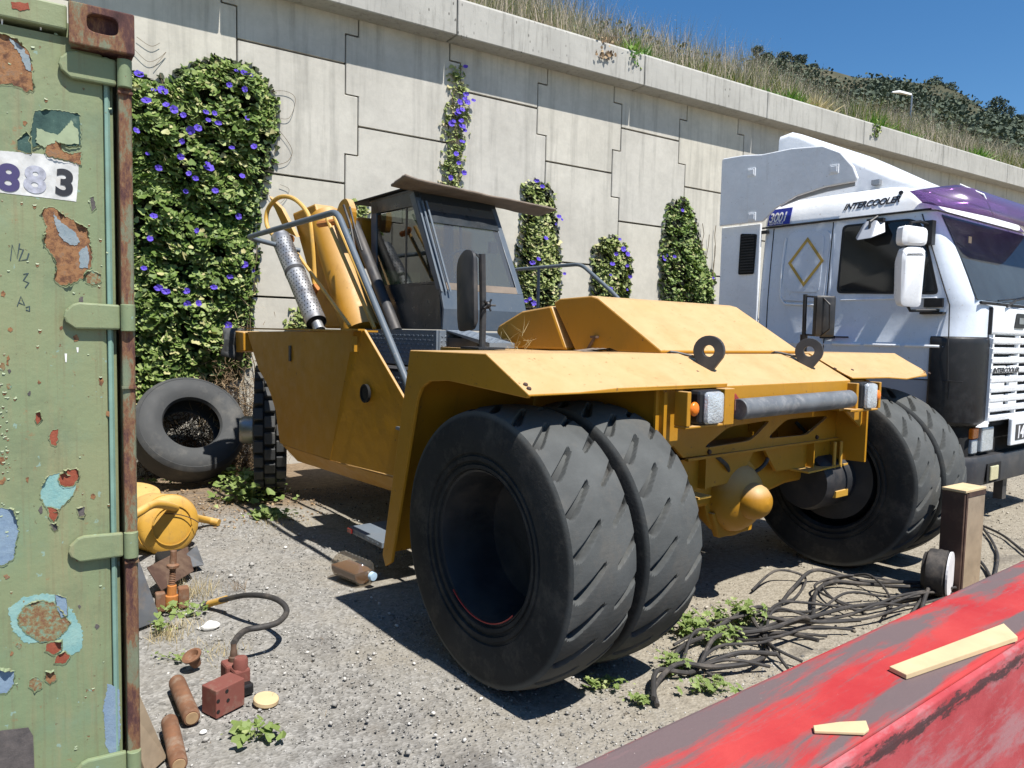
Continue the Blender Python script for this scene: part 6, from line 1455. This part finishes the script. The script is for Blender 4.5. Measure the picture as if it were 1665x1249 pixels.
# cables: long loops lying loose on the ground
def catmull(P, k=8):
    P = [Vector(p) for p in P]; out = []
    for i in range(len(P)-1):
        p0, p1, p2, p3 = P[max(i-1, 0)], P[i], P[i+1], P[min(i+2, len(P)-1)]
        for j in range(k):
            t = j/k; out.append(.5*((2*p1)+(p2-p0)*t+(2*p0-5*p1+4*p2-p3)*t*t+(-p0+3*p1-3*p2+p3)*t**3))
    out.append(P[-1]); return out
cab_paths = [
 [(1540, 955), (1480, 958), (1400, 950), (1330, 948), (1290, 965), (1262, 995), (1225, 1010), (1160, 1030)],
 [(1545, 962), (1460, 975), (1380, 985), (1320, 1000), (1250, 1010), (1190, 1022), (1140, 1016)],
 [(1550, 968), (1470, 985), (1400, 990), (1350, 985), (1330, 965), (1370, 950), (1440, 952), (1530, 965)],
 [(1548, 958), (1470, 968), (1410, 958), (1350, 955), (1325, 975), (1322, 1010), (1300, 1030), (1250, 1035), (1180, 1025)],
 [(1560, 975), (1480, 990), (1430, 1005), (1380, 1012), (1330, 1008), (1260, 1012), (1240, 1035), (1262, 1070), (1300, 1085)],
 [(1555, 970), (1500, 985), (1420, 998), (1350, 1000), (1270, 1000), (1232, 1030), (1250, 1065), (1280, 1092)],
 [(1545, 965), (1470, 980), (1380, 1000), (1310, 1020), (1240, 1040), (1160, 1045), (1110, 1060), (1102, 1085), (1130, 1095), (1200, 1090), (1262, 1076)],
 [(1480, 1000), (1420, 1015), (1340, 1025), (1280, 1020), (1200, 1038), (1140, 1050), (1112, 1075), (1120, 1095), (1180, 1100), (1250, 1090)],
 [(1220, 965), (1260, 948), (1310, 950), (1290, 975), (1262, 990)],
 [(1400, 1020), (1330, 1018), (1280, 1025), (1225, 1018), (1250, 1050), (1230, 1085), (1160, 1100), (1100, 1100), (1064, 1130), (1070, 1155)],
 [(1350, 1040), (1290, 1045), (1230, 1060), (1170, 1072), (1140, 1095), (1165, 1110)],
 [(1410, 1010), (1360, 990), (1340, 965), (1365, 948), (1410, 955), (1450, 985), (1440, 1010)],
 [(1330, 1060), (1270, 1040), (1220, 1040), (1160, 1060), (1130, 1100), (1075, 1110), (1060, 1145)],
 [(1380, 1030), (1320, 1040), (1260, 1055), (1205, 1045), (1150, 1038), (1090, 1055)],
 [(1540, 985), (1500, 1010), (1475, 1020), (1505, 975), (1530, 935), (1545, 925)],
 [(1545, 990), (1515, 1012), (1500, 1005), (1520, 960), (1548, 930)],
]
for i, P_ in enumerate(cab_paths):
    pts = [onZ(x, y, 0) for x, y in P_]; c0 = pts[0].copy()
    jit = random.uniform(-.01, .01)
    pts = [Vector((p.x+random.uniform(-.02, .02), p.y+random.uniform(-.02, .02), .014+.012*((i*7+j*3) % 5)+(.03 if 0 < j < len(pts)-1 and (i+j) % 3 == 0 else 0))) for j, p in enumerate(pts)]
    if i in (14, 15): pts[-1].z = .16; pts[-2].z = .12
    mb = MB(); mb.tube([p-c0 for p in catmull(pts)], .0085 if i % 3 else .0125, 8); o = mb.build('black_cable', M['cable'], None, smooth=True); o.location = c0
    tag(o, 'black cable lying in the tangled heap on the ground behind the red beam', 'cable', 'black cables in the heap by the red beam')
for P_, lb in (([(1596, 858), (1612, 880), (1622, 905), (1618, 935), (1610, 950)], 'thin black cable bowing down just right of the upright block'), ([(1596, 856), (1630, 872), (1665, 900), (1700, 930)], 'thin black cable running off to the right edge beyond the upright block'), ([(1594, 915), (1602, 925), (1610, 940)], 'short thin cable end at the foot of the upright block')):
    pts = [onZ(x, y, .01) for x, y in P_]; c0 = pts[0].copy(); mb = MB(); mb.tube([p-c0+Vector((0, 0, .01)) for p in catmull(pts)], .011, 8); o = mb.build('thin_cable', M['cable'], None, smooth=True); o.location = c0; tag(o, lb, 'cable')

# ================================================================== LOOSE TYRE against the wall
lt = empty('loose_tyre', (1.385, 8.44, 0), label='bare grey used tyre leaning against the wall under the flowering vine', cat='tyre')
mb = MB(); R_ = .575; w_ = .40
mb.lathe([(-.34*w_, .50*R_), (-.44*w_, .53*R_), (-.52*w_, .64*R_), (-.54*w_, .76*R_), (-.50*w_, .86*R_), (-.46*w_, .905*R_), (-.47*w_, .915*R_), (-.42*w_, .955*R_), (-.36*w_, .985*R_), (0, R_), (.36*w_, .985*R_), (.46*w_, .93*R_), (.52*w_, .8*R_), (.5*w_, .6*R_), (.36*w_, .5*R_), (.34*w_, .52*R_), (.42*w_, .7*R_), (.36*w_, .9*R_), (0, .94*R_), (-.36*w_, .9*R_), (-.42*w_, .7*R_), (-.34*w_, .52*R_)], (0, 0, 0), (0, 1, 0), 64, closed=True)
o = mb.build('tyre_carcass', M['rubber_old'], lt, smooth=True, angle=30); o.location = (0, 0, .575*math.cos(.58)+.11); o.rotation_euler = (-.58, 0, .10)

# ================================================================== JUNK on the left
def G(x, y, z=0): return onZ(x, y, z)
# yellow tank
tk = empty('yellow_tank', (.80, 6.0, 0), rot=(0, 0, 0), label='yellow steel air tank lying with a broken strap beside the container', cat='tank')
ax = Vector((.28, -1, .12)).normalized()
mb = MB(); mb.lathe([(-.42, 0), (-.42, .06), (-.39, .16), (-.33, .215), (-.28, .225), (.02, .225), (.045, .215), (.06, .20), (.075, .155), (.085, .08), (.088, 0)], (0.02, -.05, .20), ax, 40); mb.build('tank_shell', M['yellow2'], tk, smooth=True, angle=50)
mb = MB(); mb.lathe([(0, .228), (.018, .230), (.018, .215)], Vector((0.02, -.05, .20))+ax*.0, ax, 40); mb.lathe([(0, .150), (.012, .150), (.012, .143)], Vector((0.02, -.05, .20))+ax*.076, ax, 30); mb.build('tank_bead', M['yellow2'], tk, smooth=True)
pts = []
for k in range(15):
    a = math.radians(150-k*8.5); pts.append(Vector((0.02, -.05, .20))+ax*(.095-.02*abs(math.sin(k*.45)))+Vector((.21*math.cos(a), 0, .03+.10*math.sin(a)-.006*k)))
mb = MB(); mb.tube(pts, .004, 5); mb.build('loose_strap', M['browniron'], tk)
dk = empty('yellow_disc', (.72, 7.0, 0), label='yellow round dished cover lying behind the yellow tank', cat='cover')
mb = MB(); mb.lathe([(0, 0), (.01, .12), (-.01, .19), (-.05, .21), (-.055, .20), (-.06, .0)], (0, 0, .27), (.1, -.25, 1), 36); mb.lathe([(-.06, .12), (-.2, .12)], (0, 0, .27), (.1, -.25, 1), 24); mb.build('dished_cover', M['yellow2'], dk, smooth=True)
def hose(name, pix, r, m, label, cat='hose'):
    pts = [onZ(x, y, z) for x, y, z in pix]; c0 = Vector((pts[0].x, pts[0].y, 0)); mb = MB(); mb.tube([p-c0 for p in catmull(pts)], r, 12); o = mb.build(name, m, None, smooth=True); o.location = c0; tag(o, label, cat); return o
hose('yellow_hose', [(205, 848, .36), (228, 832, .42), (252, 820, .43), (285, 826, .33), (312, 840, .14), (338, 846, .05), (356, 850, .03)], .030, M['yellow2'], 'thick yellow hose draped over the top of the yellow tank')
# steel plates
def slab(name, corners, th, m, label, cat='plate', bevel=.003):
    P = [Vector(p) for p in corners]; c = Vector((P[0].x, P[0].y, 0)); nrm = (P[1]-P[0]).cross(P[2]-P[1]).normalized()*th
    mb = MB(); n = len(P); mb.add([p-c for p in P]+[p-c+nrm for p in P], [tuple(range(n)), tuple(range(2*n-1, n-1, -1))]+[(i, (i+1) % n, (i+1) % n+n, i+n) for i in range(n)])
    o = mb.build(name, m, None, bevel=bevel); o.location = c; tag(o, label, cat); return o
M['greyplate'] = basic('grey_steel_plate', (.15, .16, .175), .5, .3, var=.3, dirt=(.3, .22, .15), dirt_amt=.5, ds=9)
slab('leaning_steel_plate', [onZ(262, 1008, .02), onZ(180, 1040, .02), onZ(160, 905, .45), onZ(218, 888, .45)], .014, M['greyplate'], 'grey steel plate leaning against the container beside the yellow tank')
slab('rusty_channel', [onZ(262, 962, .05), onZ(314, 930, .04), onZ(304, 890, .14), onZ(238, 924, .17)], .010, M['browniron'], 'rusty brown steel channel holding up the yellow tank')
slab('bright_bracket', [onZ(304, 900, .13), onZ(320, 886, .14), onZ(332, 918, .04), onZ(312, 922, .04)], .012, M['greyplate'], 'small grey bracket with a hook at the right end of the rusty channel')
mb = MB(); mb.prism([(-.14, -.10), (.10, -.16), (.14, .1), (-.15, .1)], 'z', .0, .09); o = mb.build('black_cradle', M['matte_black'], None, bevel=.02); o.location = (.84, 5.55, 0); tag(o, 'black steel cradle under the yellow tank', 'cradle')
# rusty valve fitting with thread
fx = G(278, 992); ft = empty('rusty_fitting', fx, label='upright rusty orange pipe fitting with a threaded neck before the yellow tank', cat='fitting')
mb = MB(); mb.lathe([(0, .03), (.03, .035), (.05, .038), (.09, .038), (.095, .028), (.15, .026), (.155, .018)], (0, 0, 0), (.05, 0, 1), 14); mb.build('fitting_body', M['orange_rust'], ft, smooth=True)
mb = MB(); pr = []
for k in range(9): pr += [(.155+.011*k, .014), (.160+.011*k, .019)]
pr += [(.255, .019), (.26, .034), (.275, .036), (.285, .02), (.36, .018), (.36, 0)]; mb.lathe(pr, (0, 0, 0), (.05, 0, 1), 14); mb.build('threaded_neck', M['rustiron'], ft)
for q0_, q1_ in (((-.085, -.02, 0), (-.03, .03, .12)), ((.04, -.02, 0), (.10, .04, .13))):
    mb = MB(); mb.box(q0_, q1_); mb.build('fitting_lug', M['rustiron'], ft, bevel=.01)
# black hose loop with yellow end
h_ = hose('black_hose_loop', [(325, 985, .02), (342, 980, .035), (365, 975, .09), (400, 968, .17), (435, 970, .20), (458, 980, .20), (466, 995, .18), (452, 1012, .17), (425, 1020, .17), (402, 1024, .175), (388, 1034, .19), (380, 1046, .20)], .0155, M['cable'], 'dark rubber hose arching over the gravel from the red valve block')
mb = MB(); p0, p1 = onZ(340, 982, .03), onZ(368, 974, .09); mb.tube([p0-h_.location, p1-h_.location], .021, 12); mb.build('hose_ferrule', M['yellow2'], h_, smooth=True)
# red valve block
vb = G(370, 1172); va = empty('valve_block', (.665, 3.30, 0), label='dusty red hydraulic valve block with a hose on top lying on the gravel', cat='valve block')
def frame_box(mb, o, ex, ey, ez): 
    o = Vector(o); ex, ey, ez = map(Vector, (ex, ey, ez)); vs = [o, o+ex, o+ex+ey, o+ey]; vs += [v+ez for v in vs]; mb.add(vs, [(0, 3, 2, 1), (4, 5, 6, 7), (0, 1, 5, 4), (1, 2, 6, 5), (2, 3, 7, 6), (3, 0, 4, 7)])
A0, A1, A2 = onZ(328, 1158), onZ(352, 1170), onZ(398, 1146); Lc = va.location
ex_ = (A1-A0); ey_ = (A2-A1); 
mb = MB(); frame_box(mb, A0-Lc, ex_, ey_, (0, 0, .125)); mb.build('block_body', M['redblock'], va, bevel=.004)
mb = MB(); nfx = ey_.cross(Vector((0, 0, 1))).normalized()
for a, z in ((.06, .078), (.36, .104), (.40, .060), (.06, .030)):
    mb.lathe([(0, .0085), (.0016, .0085), (.0016, 0)], A1-Lc+ey_*a+Vector((0, 0, z)), nfx if nfx.x > 0 else -nfx, 10)
mb.build('bolt_hole', M['matte_black'], va, kind='stuff')
B0 = onZ(393, 1128)-Lc
HE = onZ(380, 1046, .20)-Lc
mb = MB(); frame_box(mb, B0+Vector((-.03, .0, .0)), (.075, .01, 0), (-.01, .09, 0), (0, 0, .11)); frame_box(mb, Vector((HE.x-.045, HE.y-.05, 0)), (.09, .01, 0), (-.01, .09, 0), (0, 0, .115)); mb.build('block_lobe', M['redblock'], va, bevel=.012, kind=None)
mb = MB(); mb.lathe([(.10, .034), (.15, .032), (.158, .027), (.16, 0)], B0+Vector((.005, .04, 0)), (0, 0, 1), 18); mb.build('solenoid_cap', M['redblock'], va, smooth=True)
mb = MB(); mb.lathe([(.10, .024), (.135, .024), (.14, .017), (.165, .016), (.17, .013), (.20, .013)], Vector((HE.x, HE.y, 0)), (0, 0, 1), 12); mb.build('hose_union', M['browniron'], va, smooth=True)
mb = MB(); frame_box(mb, B0+Vector((.0, -.04, .0)), (.05, .01, 0), (-.01, .06, 0), (0, 0, .05)); mb.build('black_foot', M['black'], va, bevel=.01)
# rusty cup, cylinders, discs, stones
def cyl(name, pa, pb, r, m, label, cat='pipe end', group=None, cap=None):
    pa, pb = Vector(pa), Vector(pb); c = Vector((pb.x, pb.y, 0)); a = (pa-pb).normalized(); L_ = (pa-pb).length
    root = empty(name, c, label=label, cat=cat, group=group)
    mb = MB(); mb.lathe([(0, 0), (0, r*.86), (.006, r*.97), (.02, r), (L_-.02, r), (L_-.004, r*.95), (L_, r*.8), (L_, 0)], pb-c, a, 28); mb.build('cylinder_body', m, root, smooth=True)
    mb = MB(); mb.lathe([(-.003, 0), (-.003, r*.7), (.001, r*.74)], pb-c, a, 20); mb.build('end_face', cap or m, root)
M['rust_end'] = basic('tan_rust_end', (.36, .24, .13), .85, var=.3, vs=30)
cyl('rusty_cylinder', onZ(287, 1108, .05), onZ(312, 1168, .038), .036, M['rustiron'], 'rusty steel cylinder lying left of the red valve block', cap=M['rust_end'], cat='cylinder', group='rusty cylinders by the container')
cyl('rusty_cylinder', onZ(275, 1172, .05), onZ(291, 1244, .034), .033, M['rustiron'], 'rusty steel cylinder nearest the camera at the container foot', cap=M['rust_end'], cat='cylinder', group='rusty cylinders by the container')
cu_ = empty('rusty_cup', G(320, 1090), label='small rusty flanged cup lying tilted behind the valve block', cat='cup')
mb = MB(); mb.lathe([(0, .0), (0, .022), (.03, .028), (.055, .032), (.06, .046), (.068, .047), (.070, .034), (.05, .02), (.05, 0)], (0, 0, .028), (-.35, -.2, .8), 24); mb.build('cup_body', M['rustiron'], cu_, smooth=True)
def blob(name, x, y, r, sc, m, label, cat='stone'):
    p = G(x, y); mb = MB(); mb.ball((0, 0, r*sc[2]*.6), r, 10, 7, sc); mb.v = [tuple(Vector(v)*(1+.22*noise.noise(Vector(v)*40+Vector((x, y, 0))))) for v in mb.v]
    o = mb.build(name, m, None, smooth=True, angle=25); o.location = p; tag(o, label, cat)
blob('white_stone', 342, 1022, .042, (1.2, .8, .6), M['tarwhite'], 'white broken stone chunk in the gravel below the dry weeds'); blob('white_stone', 345, 1150, .018, (1.2, .8, .6), M['tarwhite'], 'small white stone by the red valve block'); blob('white_stone', 330, 1192, .016, (1, .8, .6), M['tarwhite'], 'small white stone in front of the red valve block')
o = cylo = None
ds = empty('pale_disc', G(432, 1142), label='pale cream round disc lying at the foot of the red valve block', cat='disc')
mb = MB(); mb.lathe([(0, .0), (0, .052), (.004, .056), (.020, .056), (.024, .052), (.024, 0)], (0, 0, .0), (.1, -.1, 1), 28); mb.build('disc_body', M['wood'], ds, smooth=True)
slab('leaning_board', [onZ(272, 1232, .01), onZ(240, 1262, .01), onZ(185, 1120, .40), onZ(214, 1098, .42)], .02, M['oldwood'], 'old timber board leaning on the container foot near the camera', 'board')
# plastic bottle
bo = empty('plastic_bottle', onZ(578, 948, 0), label='clear plastic water bottle with brown dregs and pale blue cap lying on the gravel', cat='bottle')
q0, q1 = onZ(553, 925, .085), onZ(594, 941, .075); bl = bo.location; a = (q1-q0).normalized(); a = Vector((.30, -.93, -.05)).normalized(); ctr = Vector((0, 0.02, .093))
pr = [(-.16, 0), (-.16, .06), (-.15, .078)]
for k in range(7): pr += [(-.135+.035*k, .088), (-.120+.035*k, .083)]
pr += [(.105, .088), (.125, .078), (.15, .045), (.165, .024), (.185, .022)]
mb = MB(); mb.lathe(pr, ctr, a, 32); mb.build('bottle_shell', M['bottle'], bo, smooth=True, angle=60)
mb = MB(); mb.lathe([(.172, .028), (.20, .028), (.202, 0)], ctr, a, 20); mb.build('cap', basic('pale_blue_cap', (.45, .62, .78), .4, bump=0), bo, smooth=True)
# dregs: lower part of the inside
mb = MB(); e1 = a.orthogonal().normalized(); secs = []
side = a.cross(Vector((0, 0, 1))).normalized(); up_ = side.cross(a)
for h_v in np.linspace(-.15, .10, 9):
    r = .076; secs.append([ctr+a*h_v+side*(r*math.cos(t))+up_*(r*math.sin(t) if math.sin(t) < .1 else .1*r) for t in [2*PI*k/20 for k in range(20)]])
mb.loft(secs); mb.build('brown_dregs', M['soil'], bo, smooth=True)

# ================================================================== WEEDS (near the camera: each leaf a part)
LOBE = [(0, -.5, 0), (.22, -.2, .05), (.55, -.28, .0), (.38, .02, .08), (.6, .3, .0), (.22, .28, .07), (0, .62, -.05), (-.22, .28, .07), (-.6, .3, 0), (-.38, .02, .08), (-.55, -.28, 0), (-.22, -.2, .05), (0, 0, -.03)]
LOBE_F = [(12, i, (i+1) % 12) for i in range(12)]
lobe_me = bpy.data.meshes.new('lobed_leaf'); lobe_me.from_pydata(LOBE, [], LOBE_F); lobe_me.materials.append(M['leaf_weed'])
heartw_me = bpy.data.meshes.new('round_leaf'); heartw_me.from_pydata(heart, [], heart_f); heartw_me.materials.append(M['leaf_weed'])
def weed(x, y, wpx, hpx, n, size, label, me=None, hgt=.10, nstuff=0, cat='weed'):
    p = G(x, y); s = (p-Vector((0, 0, H))).dot(_f)/FPX; root = empty('weed', p, label=label, cat=cat); me = me or lobe_me
    def spots(n):
        P = np.zeros((n, 3)); P[:, 0] = RNG.normal(0, .38*wpx*s, n); P[:, 1] = RNG.normal(0, .7*hpx*s, n); P[:, 2] = RNG.uniform(.02, hgt, n)
        c_, s_ = math.cos(-YAW), math.sin(-YAW); X = P[:, 0]*c_-P[:, 1]*s_; Yy = P[:, 0]*s_+P[:, 1]*c_; P[:, 0], P[:, 1] = X, Yy; return P
    P = spots(n); N = RNG.normal(0, .45, (n, 3)); N[:, 2] = 1; N[:, 1] -= .3; Mx = frames(P, N, RNG.uniform(.7, 1.3, n)*size)
    for q in Mx:
        o = link('leaf', me, None, root); o.matrix_local = Matrix([list(q[0]), list(q[1]), list(q[2]), [0, 0, 0, 1]])
    mb = MB()
    for q in P[::2]: mb.tube([(q[0]*.3, q[1]*.3, 0), (q[0]*.8, q[1]*.8, q[2]*.8), tuple(q)], .0018, 4)
    mb.build('stem', M['leaf_weed'], root, kind='stuff')
    if nstuff:
        P = spots(nstuff); N = RNG.normal(0, .5, (nstuff, 3)); N[:, 2] = 1; scatter_mesh('small_leaves', LOBE if me is lobe_me else heart, LOBE_F if me is lobe_me else heart_f, frames(P, N, RNG.uniform(.3, .7, nstuff)*size), M['leaf_weed'], root)
weed(408, 812, 66, 30, 110, .08, 'sprawling light green weed at the edge of the machine shadow below the front wheel', heartw_me, .26, 260)
weed(366, 782, 34, 12, 34, .08, 'low green weed at the foot of the loose tyre', heartw_me, .16, 40)
weed(440, 842, 46, 14, 44, .065, 'flat pale weed straggling right from the sprawling weed into the gravel', heartw_me, .06, 60)
weed(265, 786, 50, 5, 14, .05, 'few small leaves on the brown dirt under the loose tyre', heartw_me, .04, 20)
weed(415, 1200, 60, 22, 22, .045, 'broad leafed green weed in the gravel at the bottom near the camera', heartw_me, .06, 16)
weed(300, 1000, 60, 12, 26, .032, 'small green weeds among the dry grass by the rusty fitting', heartw_me, .07, 40)
weed(1125, 1030, 50, 18, 40, .05, 'lobed green weed beside the inner left tyre at the cable heap', None, .12, 60)
weed(1205, 1015, 60, 14, 44, .05, 'lobed green weed growing up through the middle of the cable heap', None, .13, 60)
weed(1180, 1050, 40, 12, 20, .045, 'lobed green weed at the near side of the cable heap', None, .10, 30)
weed(1095, 1090, 40, 16, 22, .045, 'lobed green weed left of the cable loops close to the red beam', None, .08, 30)
weed(985, 1120, 50, 14, 18, .04, 'small green weed between the big left tyre and the red beam', None, .05, 30)
weed(1150, 1125, 60, 14, 22, .04, 'small lobed weed tucked along the red beam edge', None, .06, 30)
weed(1040, 1145, 30, 8, 12, .035, 'tiny green weed nearest the camera along the red beam', None, .04, 20)
def grass_patch(x, y, r, n, h, m, label):
    p = G(x, y); P = np.zeros((n, 3)); P[:, :2] = RNG.normal(0, r, (n, 2))
    root = empty('grass_tuft', p, label=label, cat='grass tuft')
    blades('blades', P, RNG.uniform(.4, 1, n)*h, RNG.uniform(.0015, .004, n), M[m], .55, 'stuff', root)
grass_patch(318, 968, .06, 170, .15, 'straw', 'dry straw coloured grass tuft right of the rusty fitting'); grass_patch(300, 1020, .06, 90, .07, 'straw', 'low dry grass below the rusty fitting'); grass_patch(385, 1090, .04, 40, .06, 'straw', 'sparse dry grass behind the valve block')
grass_patch(270, 1040, .05, 110, .10, 'straw', 'dry grass tuft at the foot of the leaning steel plate'); grass_patch(350, 1060, .09, 120, .05, 'straw', 'scattered short dry grass around the rusty cup')
weed(262, 1030, 30, 14, 16, .035, 'small green weed at the foot of the leaning steel plate', heartw_me, .10, 30)
weed(300, 1075, 50, 12, 14, .025, 'tiny weeds in the gravel behind the rusty cup', heartw_me, .04, 30)
grass_patch(385, 960, .03, 30, .13, 'dry', 'thin dead stalks standing in the open gravel'); grass_patch(455, 850, .14, 260, .05, 'straw', 'dry yellow grass mat along the sprawling weed'); grass_patch(640, 905, .06, 70, .04, 'straw', 'short dry grass at the foot of the machine fender')
# litter of dead leaves and twigs on the dirt
n = 900; P = np.stack([RNG.uniform(.6, 2.3, n), RNG.uniform(6.3, 8.6, n), np.full(n, .01)], 1); N = RNG.normal(0, .5, (n, 3)); N[:, 2] = 1
tag(scatter_mesh('leaf_litter', leafcard, [(0, 1, 2, 3, 4)], frames(P, N, RNG.uniform(.01, .03, n)), M['dry']), 'brown leaf litter scattered on the dirt by the loose tyre', 'leaf litter')
twigs('ground_twigs', 350, (1.5, 5.5, .006), (1.1, 1.9, .003), .06, .002, M['dry'], 'thin dry twigs scattered over the gravel', 'twigs')
